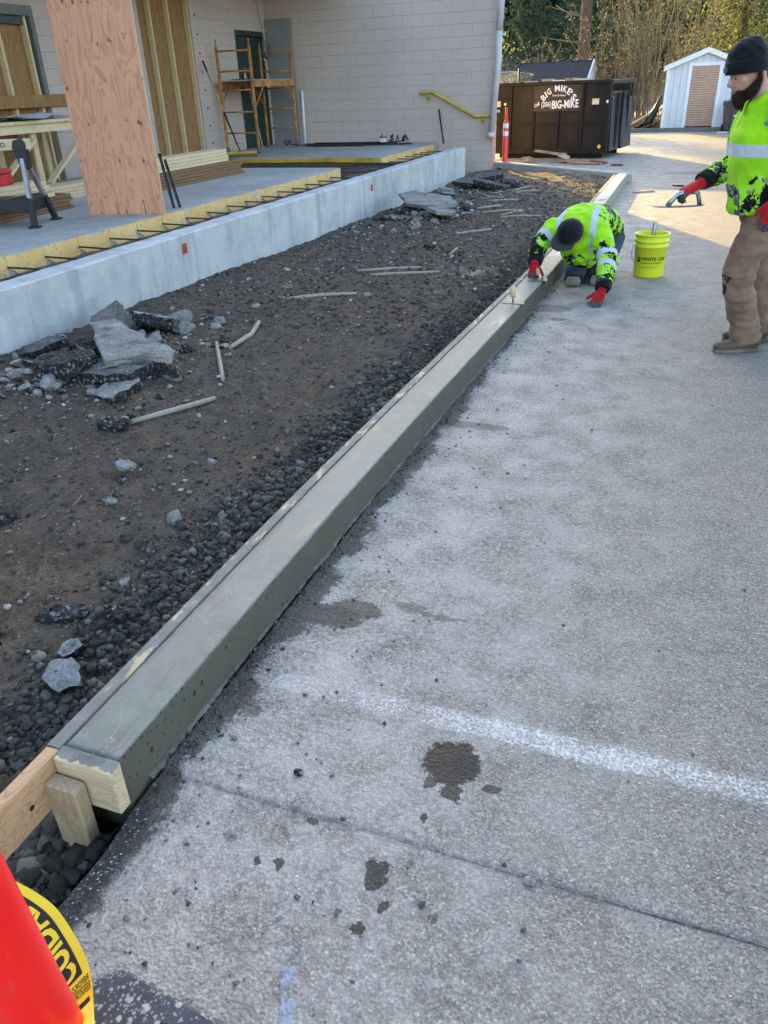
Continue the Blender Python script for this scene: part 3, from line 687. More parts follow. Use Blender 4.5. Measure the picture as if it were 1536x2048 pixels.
def pts_trench(n, y0, y1, spread):
    out = []
    while len(out) < n:
        y = y0 + (y1-y0)*rnd.random()**1.5; d = abs(rnd.gauss(0, spread)); x = curb_x(y) - .235 - d
        if y < 1.0: x = -1.135 - rnd.random()*(.75) if rnd.random() < .7 else x
        if x < -4.2: continue
        out.append((x, y, bed_z(x, y)))
    return out
def pts_bed(n, y0, y1, p=1.0):
    out = []
    while len(out) < n:
        y = y0 + (y1-y0)*rnd.random()**p; x = -4.22 + rnd.random()*(curb_x(y)-.24+4.22)
        if y > 14.8 and x > -1.8-(y-15.45)*1.18: continue
        out.append((x, y, bed_z(x, y)))
    return out
q = pts_trench(9500, .45, 4.6, .15)
o = scatter('soil_clods', q, [rnd.choice([.005, .006, .007, .008, .010, .012, .016])*rnd.uniform(.75, 1.2)*(1.5 if p[1] < 1.05 else .85+.1*p[1]) for p in q], LUMP2, ICO2[1], 'soil_clod', .8, sm=True)
tag(o, 'dark wet soil clods and gravel piled along the back of the curb', 'gravel')
q = pts_trench(9000, .6, 10.5, .15)
o = scatter('soil_crumbs', q, [rnd.uniform(.004, .014) for _ in q], LUMP1, ICO1[1], 'soil_clod', .8); tag(o, 'fine dark soil crumbs along the curb trench', 'gravel')
q = pts_bed(34000, -.2, 14.5, 1.7)
o = scatter('dirt_crumbs', q, [rnd.choice([.002, .003, .003, .004, .006, .010])*rnd.uniform(.7, 1.2)*(1 if p[1] < 5 else 1.6) for p in q], LUMP1, ICO1[1], 'soil_crumb', .7); tag(o, 'brown dirt crumbs covering the planting bed', 'dirt')
q = pts_bed(3600, .6, 15, 1.2)
o = scatter('pale_grit', q, [rnd.choice([.002, .003, .004, .006, .011])*rnd.uniform(.7, 1.3)*(1 if p[1] < 6 else 1.6) for p in q], LUMP1, ICO1[1], 'pebble', .6); tag(o, 'pale grit and pebbles strewn over the dark dirt bed', 'gravel')
q = []
while len(q) < 1100:
    y = -.1 + 9*rnd.random()**2.2; x = curb_x(y) + .02 + abs(rnd.gauss(0, .35)) if rnd.random() < .75 else rnd.uniform(-1.0, 2.2)
    if y < 1.05 and x < -1.1: continue
    q.append((x, y, -.008 if y < 1.165 else .0))
o = scatter('asphalt_grit', q, [rnd.choice([.0015, .002, .003, .004, .006])*rnd.uniform(.8, 1.3) for _ in q], LUMP1, ICO1[1], 'grit', .7); tag(o, 'loose grit and cement crumbs on the asphalt by the curb', 'gravel')
q = []
while len(q) < 700:
    y = 1.1 + 7*rnd.random()**1.3; x = curb_x(y) + .006 + abs(rnd.gauss(0, .04)); q.append((x, y, 0))
o = scatter('slurry_crumbs', q, [rnd.uniform(.002, .007) for _ in q], LUMP1, ICO1[1], 'soil_clod', .7); tag(o, 'dark wet concrete crumbs along the foot of the curb', 'gravel')

# ------------------------------------------------------------------ fresh curb and its forms
def sweep(sec, ys, fx, wob, name):
    n = len(sec); V = []; F = []
    for j, y in enumerate(ys):
        for i, (sx, sz) in enumerate(sec):
            V.append((fx(y) + sx + wob(y, i)[0], y, sz + wob(y, i)[1]))
    for j in range(len(ys)-1):
        for i in range(n): F.append((j*n+i, (j+1)*n+i, (j+1)*n+(i+1) % n, j*n+(i+1) % n))
    me = bpy.data.meshes.new(name); me.from_pydata(V, [], F + [tuple(range(n)), tuple(range((len(ys)-1)*n+n-1, (len(ys)-1)*n-1, -1))]); return me
rr = .012
sec = [(0, -.10), (0, .02), (0, .06), (0, .10), (0, .15-rr)] + [(-rr+rr*math.cos(t), .15-rr+rr*math.sin(t)) for t in (R(22), R(45), R(68), R(90))] + [(-.05, .1505), (-.09, .1505), (-.135, .1505), (-.163, .1500), (-.1695, .1465), (-.1705, .10), (-.168, -.10)]
ysc = list(np.arange(1.043, 6, .02)) + list(np.arange(6, 14.78, .08))
def wob(y, i):
    if i in (0, len(sec)-1): return (0, 0)
    return (.0022*fbm(y*3, i*.3, 2) + .0012*fbm(y*18, i*1.7, 5), .0016*fbm(y*2.2, i*.25, 8) + (.0009*fbm(y*22, i*2.0, 3)))
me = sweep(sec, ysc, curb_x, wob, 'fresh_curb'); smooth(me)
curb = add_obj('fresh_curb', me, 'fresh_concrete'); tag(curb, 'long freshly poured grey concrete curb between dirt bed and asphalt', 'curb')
bm = bmesh.new(); bm.from_mesh(me); bmesh.ops.recalc_face_normals(bm, faces=bm.faces); bm.to_mesh(me); bm.free()
# ragged slurry skirt squeezed out under the face form
V = []; F = []; yl = list(np.arange(1.13, 9.0, .012))
for j, y in enumerate(yl):
    wdt = max(.0015, .006 + .008*fbm(y*5, 1.0, 3) + .006*fbm(y*40, 2) + (.014*max(0, fbm(y*1.7, 4, 4)+.1)) + (.006 if y < 1.5 else 0)); hh = .010 + .012*max(0, fbm(y*7, 6)) + .004*fbm(y*50, 3)
    x0 = curb_x(y) - .002
    V += [(x0, y, hh), (x0+wdt*.45, y, hh*.8), (x0+wdt*.85, y, hh*.42), (x0+wdt, y, -.001)]
for j in range(len(yl)-1):
    for i in range(3): F.append((j*4+i, j*4+i+1, (j+1)*4+i+1, (j+1)*4+i))
me = mesh_np('slurry_skirt', V, F); smooth(me); add_obj('slurry_skirt', me, 'slurry', curb)
# back form board, running past the end of the pour towards the camera
sec2 = [(-.172, .014), (-.172, .1535), (-.176, .156), (-.207, .156), (-.210, .153), (-.210, .014)]
def wob2(y, i): return (.0008*fbm(y*2, 1), .0008*fbm(y*5, i))
me = sweep(sec2, list(np.arange(1.03, 14.7, .25)), curb_x, wob2, 'form_board')
tag(add_obj('form_board', me, 'slurry_wood'), 'long form board smeared with concrete along the back of the curb', 'board')
mb = MB(); mb.box(-1.352, -1.314, -.35, 1.028, .012, .154)
f1 = mb.build('form_board', 'fir_form', bevel=.003); tag(f1, 'clean reddish form board running past the end of the curb', 'board')
mb = MB(); mb.tube([(-1.3135, .905, .075), (-1.3145, .905, .075)], .008, 10); mb.build('knot', 'dark_strap', f1)
mb = MB(); mb.box(-1.312, -1.134, 1.0, 1.040, .010, .150)
eb = mb.build('end_form_board', ['pine_beam', 'fir_form'], bevel=.003); tag(eb, 'short pale form block closing the near end of the curb', 'board')
# smear of concrete on its top
V = []; F = []
for j in range(24):
    for i in range(6):
        x = -1.312 + .178*j/23; y = 1.041 - .041*(i/5)*(.55 + .45*fbm(x*40, 2)+.25) ; V.append((x, max(1.0005, y), .1505 + .0035*max(0, 1-i/4)*(1+fbm(x*60, y*60))))
for j in range(23):
    for i in range(5): F.append((j*6+i, (j+1)*6+i, (j+1)*6+i+1, j*6+i+1))
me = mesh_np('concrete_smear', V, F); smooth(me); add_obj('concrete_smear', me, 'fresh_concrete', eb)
mb = MB(); mb.prism([(-1.318, -.26), (-1.222, -.26), (-1.220, .094), (-1.226, .104), (-1.312, .106), (-1.318, .098)], .955, .996, 'y')
stk = mb.build('stake', 'stake_wood', bevel=.004); stk.location = (.0, .0, 0); stk.rotation_euler = (0, 0, 0); tag(stk, 'stout wooden stake braced against the end form block', 'stake')

# old curb at the far end of the bed
pth = [(-1.06, 14.75), (-1.20, 15.02), (-1.72, 15.42), (-2.3, 15.9), (-3.1, 16.56), (-3.86, 17.18)]
def curb_along(pth, wdt, h, name):
    V = []; F = []
    for i, p in enumerate(pth):
        a = Vector(pth[max(0, i-1)]); b_ = Vector(pth[min(len(pth)-1, i+1)]); d = (b_-a).normalized(); nrm = Vector((d.y, -d.x))
        for (o, z) in ((-wdt/2, -.1), (-wdt/2, h-.02), (-wdt/2+.02, h), (wdt/2-.02, h), (wdt/2, h-.02), (wdt/2, -.1)): V.append((p[0]+nrm.x*o, p[1]+nrm.y*o, z))
    for i in range(len(pth)-1):
        for k in range(6): F.append((i*6+k, (i+1)*6+k, (i+1)*6+(k+1) % 6, i*6+(k+1) % 6))
    me = bpy.data.meshes.new(name); me.from_pydata(V, [], F + [tuple(range(6)), tuple(range(len(V)-1, len(V)-7, -1))])
    bm = bmesh.new(); bm.from_mesh(me); bmesh.ops.recalc_face_normals(bm, faces=bm.faces); bm.to_mesh(me); bm.free(); return me
oc = empty('old_curb', (-2.4, 16.0, 0)); tag(oc, 'weathered concrete curb crossing behind the bed in front of the dumpster', 'curb')
for a, b_ in ((0, 2), (2, 5)):
    seg = [Vector(p) for p in pth[a:b_+1]]
    if a == 2: seg[0] = seg[0] + (seg[1]-seg[0]).normalized()*.015
    add_obj('curb_section', curb_along([(p.x+2.4, p.y-16.0) for p in seg], .17, .14, 'curb_section'), 'old_curb_concrete', oc)

# ------------------------------------------------------------------ retaining wall and platform
WT = .49
rw = empty('retaining_wall', (-4.36, 9, 0)); tag(rw, 'low pale concrete retaining wall running along the dirt bed', 'wall')
jts = [1.6, 6.35, 10.35, 13.1, 14.9, 16.05]
for a, b_ in zip(jts[:-1], jts[1:]):
    n = max(4, int((b_-a)/.05)); V = []; F = []
    prof = [(.11, -.35), (.11, .1), (.11, .3), (.11, WT-.012), (.098, WT), (0, WT+.002), (-.098, WT), (-.11, WT-.012), (-.11, -.35)]
    for j in range(n+1):
        y = a + .003 + (b_-a-.006)*j/n
        for i, (x, z) in enumerate(prof):
            top = i in (3, 4, 5, 6, 7)
            V.append((x + .004*fbm(y*.8, z*2, 1) + (.003*fbm(y*14, i) if i in (3, 4) else 0), y-9, z + (.0045*fbm(y*2.5, i*.4, 3) + .003*fbm(y*12, i*.7, 5) if top else 0)))
    k = len(prof)
    for j in range(n):
        for i in range(k-1): F.append((j*k+i, j*k+i+1, (j+1)*k+i+1, (j+1)*k+i))
    me = bpy.data.meshes.new('wall_panel'); me.from_pydata(V, [], F + [tuple(range(k)), tuple(range(n*k+k-1, n*k-1, -1))])
    bm = bmesh.new(); bm.from_mesh(me); bmesh.ops.recalc_face_normals(bm, faces=bm.faces); bm.to_mesh(me); bm.free(); add_obj('wall_panel', me, 'wall_concrete', rw)
for (y, z) in ((6.18, .37), (10.92, .345)):
    V = []; F = []
    for j in range(5):
        for i in range(5): V.append((.1165 + .003*fbm(j*1.3, i*1.7, y), y-9 + (j-2)*.017 + (i-2)*.002, z + (i-2)*.022))
    for j in range(4):
        for i in range(4): F.append((j*5+i, j*5+i+1, (j+1)*5+i+1, (j+1)*5+i))
    add_obj('orange_tag', mesh_np('orange_tag', V, F), 'sticker_orange', rw)

PZ, PX = .53, -5.07
pf = empty('concrete_platform', (-6.9, 9, 0)); tag(pf, 'raised concrete walkway slab with worn yellow edge along the building', 'platform')
def slab(y0, y1):
    nx, ny = 30, max(12, int((y1-y0)/.12)); V = []; F = []
    for j in range(ny+1):
        for i in range(nx+1):
            x = -8.85 + (PX+8.85)*i/nx; y = y0 + (y1-y0)*j/ny; e = 1 if i == nx else 0
            V.append((x+6.9 + e*.012*fbm(y*9, 1), y-9, PZ + .002*fbm(x, y, 2) - e*(.006 + .012*max(0, fbm(y*6, 7)))))
    for j in range(ny):
        for i in range(nx): F.append((j*(nx+1)+i, j*(nx+1)+i+1, (j+1)*(nx+1)+i+1, (j+1)*(nx+1)+i))
    b0 = len(V)
    # side face on the bed side and end faces
    for j in range(ny+1):
        p = V[j*(nx+1)+nx]; V.append((PX+6.9-.01, p[1], .15))
    for j in range(ny): F.append((j*(nx+1)+nx, b0+j, b0+j+1, (j+1)*(nx+1)+nx))
    b1 = len(V)
    for i in range(nx+1): V.append((V[i][0], y0-9, .15))
    for i in range(nx): F.append((i, b1+i, b1+i+1, i+1))
    b2 = len(V); t = ny*(nx+1)
    for i in range(nx+1): V.append((V[t+i][0], y1-9, .15))
    for i in range(nx): F.append((t+i, t+i+1, b2+i+1, b2+i))
    me = bpy.data.meshes.new('slab'); me.from_pydata(V, [], F); bm = bmesh.new(); bm.from_mesh(me); bmesh.ops.recalc_face_normals(bm, faces=bm.faces); bm.to_mesh(me); bm.free()
    return add_obj('slab', me, 'slab_concrete', pf)
slab(1.5, 11.75); slab(13.55, 17.0)
DOW = [2.75+.43*i for i in range(21)] + [13.9, 14.35, 14.8, 15.25, 15.7, 16.15]
# yellow painted edge, broken away under every dowel
def yplate(y0, y1):
    g = rnd.uniform(-.012, .008); top = [(y0+.004+(y1-y0-.008)*t, PZ-.010-rnd.uniform(0, .014)) for t in np.linspace(0, 1, 7)]
    bot = [(y1-.004, .346+g), (y0+(y1-y0)*.7, .340+g), (y0+(y1-y0)*.4, .350), (y0+.12, .345), (y0+.07, .385), (y0+.03, .41), (y0+.004, .415)]
    mb = MB(); mb.prism([(a-9, b_) for a, b_ in top + bot], PX+6.9-.012, PX+6.9+.006, 'x'); mb.build('painted_edge', 'worn_yellow_paint', pf)
dl = [1.55] + DOW[:21] + [11.74]
for a, b_ in zip(dl[:-1], dl[1:]): yplate(a, b_)
dl = [13.56] + DOW[21:] + [16.6]
for a, b_ in zip(dl[:-1], dl[1:]): yplate(a, b_)
mb = MB(); mb.box(PX+6.9-.03, PX+6.9-.004, 1.6-9, 11.74-9, .40, .50); mb.build('edge_face', 'worn_yellow_paint', pf); mb = MB(); mb.box(PX+6.9-.03, PX+6.9-.004, 13.58-9, 16.6-9, .40, .50); mb.build('edge_face', 'worn_yellow_paint', pf)
mb = MB(); mb.box(-8.84+6.9, PX+6.9-.04, 13.535-9, 13.56-9, .41, .515); mb.build('painted_riser', 'deep_yellow_paint', pf)
# fill between slab and wall, and the open trench across the slab
V = []; F = []; 
for j in range(90):
    for i in range(6): y = 1.6+14.5*j/89; V.append((PX-.03 + .63*i/5, y, .365 + .02*fbm(i*.9, y*3) + .010*fbm(i*4, y*14)))
for j in range(89):
    for i in range(5): F.append((j*6+i, j*6+i+1, (j+1)*6+i+1, (j+1)*6+i))
me = mesh_np('soil_strip', V, F); smooth(me); tag(add_obj('soil_strip', me, 'dry_dirt'), kind='structure')
mb = MB(); mb.box(-8.85, PX-.02, 11.7, 13.6, .0, .30); tag(mb.build('trench_floor', 'dirt'), kind='structure')
rb = empty('rebar_mat', (-4.8, 9, .42)); tag(rb, 'rusty rebar dowels and long bars tied between platform edge and wall', 'rebar')
for y in DOW:
    mb = MB(); z = .432+rnd.uniform(-.008, .008)-.42; mb.tube([(PX+4.8-.02, y-9, z), (-4.52+4.8+rnd.uniform(-.03, .03), y-9+rnd.uniform(-.05, .05), z-.01)], .0082, 6); mb.build('rebar_dowel', 'rebar_rust', rb)
for x, z in ((-4.80, .405), (-4.66, .395), (-4.58, .40)):
    mb = MB(); mb.tube([(x+4.8+.02*fbm(y*.5, x), y-9, z-.42+.008*fbm(y*.7, x*3)) for y in np.linspace(1.7, 16.2, 30)], .0095, 6); mb.build('rebar_bar', 'rebar_rust', rb)
for y in (13.42, 13.3, 13.05, 12.8, 12.5, 12.2, 11.95):
    mb = MB(); mb.tube([(x+4.8, y-9+.015*fbm(x*.6, y), .03+.01*fbm(x*.8, y)) for x in np.linspace(-8.5, -4.5, 14)], .0105, 6); mb.build('rebar_bar', 'rebar_rust', rb)
# ------------------------------------------------------------------ building
WX, WY = -8.85, 17.0
bd = empty('building', (WX, WY, 0)); tag(bd, 'pink beige painted block building with green door and boarded openings', 'building')
def L(x, y, z): return (x-WX, y-WY, z)
mb = MB(); mb.box(0, 4.92, .0055, .26, -.4, 5.6); rwall = mb.build('wall', 'mortar', bd)
OPEN = [(15.66, 16.82, .53, 2.66), (12.58, 14.13, .53, 3.5), (7.9, 10.13, .53, 2.72)]
mb = MB()
def wall_rect(y0, y1, z0, z1):
    if y1-y0 > .01 and z1-z0 > .01: mb.box(-.26, -.0055, y0-WY, y1-WY, z0, z1)
prev = -6.0
for (y0, y1, z0, z1) in sorted(OPEN):
    wall_rect(prev, y0, -.4, 5.6); wall_rect(y0, y1, -.4, z0); wall_rect(y0, y1, z1, 5.6); prev = y1
wall_rect(prev, 17.26, -.4, 5.6)
swall = mb.build('wall', 'mortar', bd)
mb = MB(); mb.box(-9, -.26, -23, 9, 5.35, 5.6); mb.box(-9, -8.8, -23, 9, -.4, 5.4); mb.build('roof', 'wall_concrete', bd)
mb = MB(); mb.box(0.0, 2.3, -15.5, 0.0, 3.62, 3.85); mb.build('canopy', 'old_plywood', bd)
mb = MB(); mb.box(-.5, -.3, -10, .26, -.4, 5.3); mb.build('inner_wall', 'black_plastic', bd)
# blocks: one shared mesh per size
_bk = {}
def block_mesh(length, ax):
    key = (round(length, 3), ax)
    if key not in _bk:
        m_ = MB(); h = .1985; b_ = .0035; d = .010
        if ax == 'x':
            m_.add([(0, 0.006, 0), (length, .006, 0), (length, .006, h), (0, .006, h), (b_, 0, b_), (length-b_, 0, b_), (length-b_, 0, h-b_), (b_, 0, h-b_)],
                   [(4, 5, 6, 7), (0, 1, 5, 4), (1, 2, 6, 5), (2, 3, 7, 6), (3, 0, 4, 7)])
        else:
            m_.add([(-.006, 0, 0), (-.006, length, 0), (-.006, length, h), (-.006, 0, h), (0, b_, b_), (0, length-b_, b_), (0, length-b_, h-b_), (0, b_, h-b_)],
                   [(7, 6, 5, 4), (4, 5, 1, 0), (5, 6, 2, 1), (6, 7, 3, 2), (7, 4, 0, 3)])
        me = m_.mesh('block')
        for p in me.polygons:                           # face outwards
            c = p.center
        _bk[key] = me
    return _bk[key]
ch, cl = .2035, .4045
for c in range(0, 17):
    z = -.06 + c*ch; off = -cl/2 if c % 2 else 0
    x = off
    while x < 4.92:
        a = max(0, x); b_ = min(4.92, x+cl)
        if b_-a > .03: o = add_obj('block', block_mesh(b_-a-.004, 'x'), 'painted_block', rwall, (a+.0025, rnd.uniform(-.0012, .0012), z))
        x += cl
    y = 8.0 + (0 if c % 2 else cl/2)
    while y < 17:
        a, b_ = y, min(17.0, y+cl); z1 = z+ch
        if z1 > .56:
            segs = [(a, b_)]
            for (o0, o1, p0, p1) in OPEN:
                if z1 > p0+.08 and z < p1-.08:
                    ns = []
                    for (s0, s1) in segs:
                        if s0 < o0: ns.append((s0, min(s1, o0)))
                        if s1 > o1: ns.append((max(s0, o1), s1))
                    segs = ns
            for (s0, s1) in segs:
                if s1-s0 > .04: add_obj('block', block_mesh(s1-s0-.004, 'y'), 'painted_block', swall, (rnd.uniform(-.0012, .0012), s0+.0025-WY, z))
        y += cl
# door
mb = MB(); mb.box(-.10, -.06, -1.28, -.24, .54, 2.56); dr = mb.build('door', 'door_green', bd, bevel=.004)
mb = MB(); mb.tube([(-.06, -.34, 1.52), (-.02, -.34, 1.52)], .025, 12); mb.tube([(-.025, -.34, 1.52), (-.025, -.45, 1.52)], .011, 8); mb.build('handle', 'bare_steel', dr)
mb = MB(); mb.box(-.058, -.054, -1.02, -.94, 1.62, 1.92); mb.build('notice', 'paper_white', dr)
mb = MB(); mb.box(-.12, .01, -1.34, -1.285, .53, 2.66); mb.box(-.12, .01, -.235, -.18, .53, 2.66); mb.box(-.12, .01, -1.285, -.235, 2.57, 2.66); mb.build('door_frame', 'door_green', bd, bevel=.004)
mb = MB(); mb.box(-.10, .0, -1.285, -.235, .531, .545); mb.build('threshold', 'bare_steel', bd)
for i in range(8):
    mb = MB(); mb.tube([(.0005, -2.66+.01*i-.06, 2.83-.298*i), (.012, -2.66+.01*i-.06, 2.83-.298*i)], .016, 8); mb.build('anchor_bolt', 'dark_steel', bd)

# boarded-up openings: plywood behind studs
def boardup(name, label, y0, y1, z0, z1, studs, frame=None, extra=()):
    t = empty(name, (WX, y0, z0)); tag(t, label, 'boarded window')
    mb = MB(); mb.box(-.12, -.10, 0, y1-y0, 0, z1-z0); o = mb.build('plywood_sheet', 'old_plywood', t)
    for s in studs:
        mb = MB(); mb.box(-.097, -.008, s-.02-y0, s+.02-y0, .002, z1-z0-.03); mb.build('stud', 'pine_stud', t, bevel=.002)
    for (w0, w1, h0, h1, mt, nm, xx) in extra:
        mb = MB(); mb.box(-.098, xx, w0-y0, w1-y0, h0-z0, h1-z0); mb.build(nm, mt, t, bevel=.002)
    return t
boardup('boarded_doorway', 'tall doorway boarded with weathered plywood and three pale studs', 12.58, 14.13, .53, 3.5, [12.93, 13.47, 14.08])
boardup('boarded_window', 'boarded window with dark frame above the workbench', 7.9, 10.13, .53, 2.72, [8.35, 9.46, 9.98], extra=[
    (7.9, 10.13, 2.60, 2.72, 'frame_grey', 'window_frame', .02), (10.05, 10.13, 1.66, 2.60, 'frame_grey', 'window_frame', .02), (7.9, 10.05, 2.50, 2.60, 'door_green', 'transom', -.03),
    (7.9, 10.55, 1.50, 1.655, 'old_plywood', 'sill_board', .045)])

# grey sheet, white pipe, hanging cable in the corner
mb = MB(); mb.box(-8.84, -8.24, 16.93, 16.97, .531, 2.88); tag(mb.build('grey_panel', 'grey_sheet', bevel=.002), 'tall flat grey panel standing in the building corner', 'panel')
mb = MB(); mb.tube([(-8.06, 16.84, .531), (-8.10, 16.95, 1.57)], .03, 12); tag(mb.build('white_pipe', 'white_plastic'), 'white plastic pipe leaning in the corner beside the grey panel', 'pipe')
cb = empty('hanging_cable', (-8.80, 16.7, 2.5)); tag(cb, 'grey cable coiled and hanging in the building corner', 'cable')
mb = MB(); mb.tube([(.02, -.25, 1.12), (.03, -.18, .7), (.04, -.06, .25), (.05, -.02, .0)], .007, 6); mb.build('cable_run', 'frame_grey', cb)
for k, (r_, ph) in enumerate(((.155, 0), (.135, .4), (.165, .9), (.12, 1.5))):
    mb = MB(); mb.tube([(.05+.012*k+.02*math.sin(t*2+ph), r_*math.cos(t)*.9, -.17+r_*math.sin(t)*1.05) for t in np.linspace(0, 2*math.pi, 22)], .006, 6, caps=False); mb.build('cable_loop', 'frame_grey', cb)
mb = MB(); mb.tube([(.05, -.1, -.33), (.05, -.05, -.36)], .016, 8); mb.build('connector', 'white_plastic', cb)

# ------------------------------------------------------------------ yellow wall handrail, downspout, leaning pipe
hr = empty('wall_handrail', (-4.7, 16.94, 1.2)); tag(hr, 'yellow pipe handrail bolted to the block wall', 'handrail')
mb = MB(); mb.tube([(-.75, 0, .235), (-.70, -.01, .238), (-.50, -.01, .25), (-.46, -.01, .235), (.38, -.01, -.20), (.42, -.01, -.208), (.72, -.01, -.195)], .026, 12); mb.build('rail', 'yellow_pipe', hr)
for x, z in ((-.58, .13), (.56, -.30)):
    mb = MB(); mb.tube([(x, .05, z), (x, .03, z)], .04, 14); mb.tube([(x, .04, z), (x, -.01, z+.03), (x, -.01, z+.10)], .010, 8); br = mb.build('bracket', 'yellow_pipe', hr)
    mb = MB(); mb.tube([(x, .029, z), (x, .026, z)], .018, 10); mb.build('bolt', 'dark_steel', br)
dsp = empty('downspout', (-3.86, 16.86, 0)); tag(dsp, 'lavender grey downspout pipe at the building corner', 'downspout')
mb = MB(); mb.tube([(-.085, .03, .66), (.015, .03, 1.9), (.02, .0, 2.5)], .06, 14); mb.build('pipe', 'downspout_paint', dsp)
mb = MB(); mb.tube([(.02, 0, 2.44), (.045, 0, 3.0), (.06, 0, 5.6)], .066, 14); mb.build('pipe', 'downspout_paint', dsp)
mb = MB(); mb.tube([(-.087, .03, .60), (-.085, .03, .70)], .075, 14); mb.build('collar', 'downspout_paint', dsp)
for z in (1.05, 2.35): mb = MB(); mb.box(-.07+.04*(z-1), .05+.05*(z-1), .03, .14, z, z+.04); mb.build('strap', 'downspout_paint', dsp)
mb = MB(); mb.tube([(-4.84, 16.55, .535), (-5.05, 16.93, 1.13)], .018, 10); tag(mb.build('steel_pipe', 'dark_steel'), 'dark steel pipe leaning on the block wall below the handrail', 'pipe')

# ------------------------------------------------------------------ rebar and hose pile on the far slab
rp = empty('rebar_pile', (-6.7, 16.3, PZ)); tag(rp, 'flat pile of dark rods and hose lying against the block wall', 'rebar')
for i in range(22):
    x0 = rnd.uniform(-1.25, -.4); ln = rnd.uniform(1.0, 2.0); y = rnd.uniform(-.28, .25); z = .012 + .012*(i // 6); a = rnd.uniform(-.06, .10)
    mb = MB(); mb.tube([(x0+ln*t, y + a*ln*t + .02*math.sin(t*5+i), z) for t in np.linspace(0, 1, 6)], rnd.choice([.008, .010, .013]), 6); mb.build('rod', rnd.choice(['dark_steel', 'rebar_rust', 'black_rubber']), rp)
mb = MB(); mb.tube([(-1.5+.55*t+.1*math.sin(t*9), -.35+.20*math.cos(t*7), .03+.16*max(0, math.sin(t*4))*(1-t)) for t in np.linspace(0, 1, 26)], .011, 6); mb.build('hose', 'black_rubber', rp)
tg = empty('tool_heap', (-5.95, 16.5, PZ)); tag(tg, 'small heap of clamps and white scrap on the far end of the slab', 'tools')
for i in range(12):
    mb = MB(); a = rnd.uniform(0, 6.28); x = rnd.uniform(-.28, .28); mb.tube([(x, .1*math.sin(a), .05), (x+.05*math.cos(a), .1, .13+.06*rnd.random()), (x+.09*math.cos(a), .14, .05+.12*rnd.random())], .010, 6); mb.build('clamp', 'dark_steel', tg)
mb = MB(); mb.prism([(-.22, -.05), (-.08, -.06), (-.10, .05), (-.2, .06)], .04, .12, 'z'); mb.build('scrap', 'white_plastic', tg)
mb = MB(); mb.tube([(-.05, -.12, .03), (.45, -.02, .05)], .012, 6); mb.build('rod', 'weathered_wood', tg)

# ------------------------------------------------------------------ rolling scaffold
sf = empty('rolling_scaffold', (-8.33, 15.45, PZ)); tag(sf, 'orange rolling scaffold with plank deck in front of the green door', 'scaffold')
HX, HY = .345, .85
for sy in (-1, 1):
    for sx in (-1, 1):
        mb = MB(); mb.box(sx*HX-.022, sx*HX+.022, sy*HY-.022, sy*HY+.022, .11, 1.80); ps = mb.build('post', 'scaffold_orange', sf, bevel=.004)
        mb = MB(); mb.tube([(sx*HX, sy*HY, 1.79), (sx*HX, sy*HY, 1.92)], .014, 8); mb.build('stub', 'scaffold_orange', ps)
        for q in range(15): 
            mb = MB(); mb.tube([(sx*HX-.0225, sy*HY, .30+q*.10), (sx*HX-.0235, sy*HY, .30+q*.10)], .008, 6) if False else mb.tube([(sx*HX, sy*HY-.0235, .30+q*.10), (sx*HX, sy*HY-.0222, .30+q*.10)], .009, 6)
            mb.build('hole', 'dark_steel', ps)
        mb = MB(); mb.tube([(sx*HX-.02, sy*HY, .055), (sx*HX+.02, sy*HY, .055)], .055, 16); mb.box(sx*HX-.03, sx*HX+.03, sy*HY-.02, sy*HY+.02, .06, .115); mb.build('caster', 'frame_grey', sf)
    for z in (.36, .72, 1.09, 1.40, 1.73):
        mb = MB(); mb.tube([(-HX, sy*HY, z), (HX, sy*HY, z)], .015, 8); mb.build('rung', 'scaffold_orange', sf)
for sx in (-1, 1):
    mb = MB(); mb.box(sx*HX-.018+.03*sx, sx*HX+.018+.03*sx, -HY, HY, 1.13, 1.235); sr = mb.build('side_rail', 'scaffold_orange', sf, bevel=.004)
    for sy in (-1, 1):
        mb = MB(); mb.bar((sx*(HX+.03), sy*HY, .82), (sx*(HX+.03), sy*(HY-.36), 1.14), .02, .02); mb.build('brace', 'scaffold_orange', sf)
mb = MB(); mb.box(-HX-.01, HX+.01, -HY, HY, 1.237, 1.258); mb.build('deck', 'weathered_wood', sf)
mb = MB(); mb.prism([(-.3, -.5), (.25, -.62), (.2, -.15), (-.25, -.2)], 1.26, 1.275, 'z'); mb.build('dark_mat', 'black_rubber', sf)
mb = MB(); mb.tube([(-8.30, 15.35, .535), (-8.79, 15.8, 2.02)], .013, 8); tag(mb.build('pole', 'weathered_wood'), 'thin pale pole leaning against the green door behind the scaffold', 'pole')

# push broom
bb = empty('push_broom', (-7.9, 13.72, PZ)); tag(bb, 'push broom with yellow handle leaning on the boarded doorway edge', 'broom')
A_, B_ = Vector((0, 0, .09)), Vector((-.86, .52, 1.55))
mb = MB(); mb.tube([A_.lerp(B_, .42), A_.lerp(B_, .93)], .015, 10); mb.build('handle', 'broom_yellow', bb)
mb = MB(); mb.tube([A_.lerp(B_, .90), A_.lerp(B_, 1.02)], .019, 10); mb.build('grip', 'black_plastic', bb)
mb = MB(); mb.tube([A_, A_.lerp(B_, .30)], .013, 10); mb.build('lower_shaft', 'dark_steel', bb)
mb = MB(); mb.tube([A_.lerp(B_, .28), A_.lerp(B_, .44)], .018, 10); mb.build('collar', 'black_plastic', bb)
mb = MB(); mb.box(-.30, .30, -.035, .035, .055, .10); bo = mb.build('head', 'broom_yellow', bb, bevel=.01, rot=(0, 0, R(28)))
mb = MB()
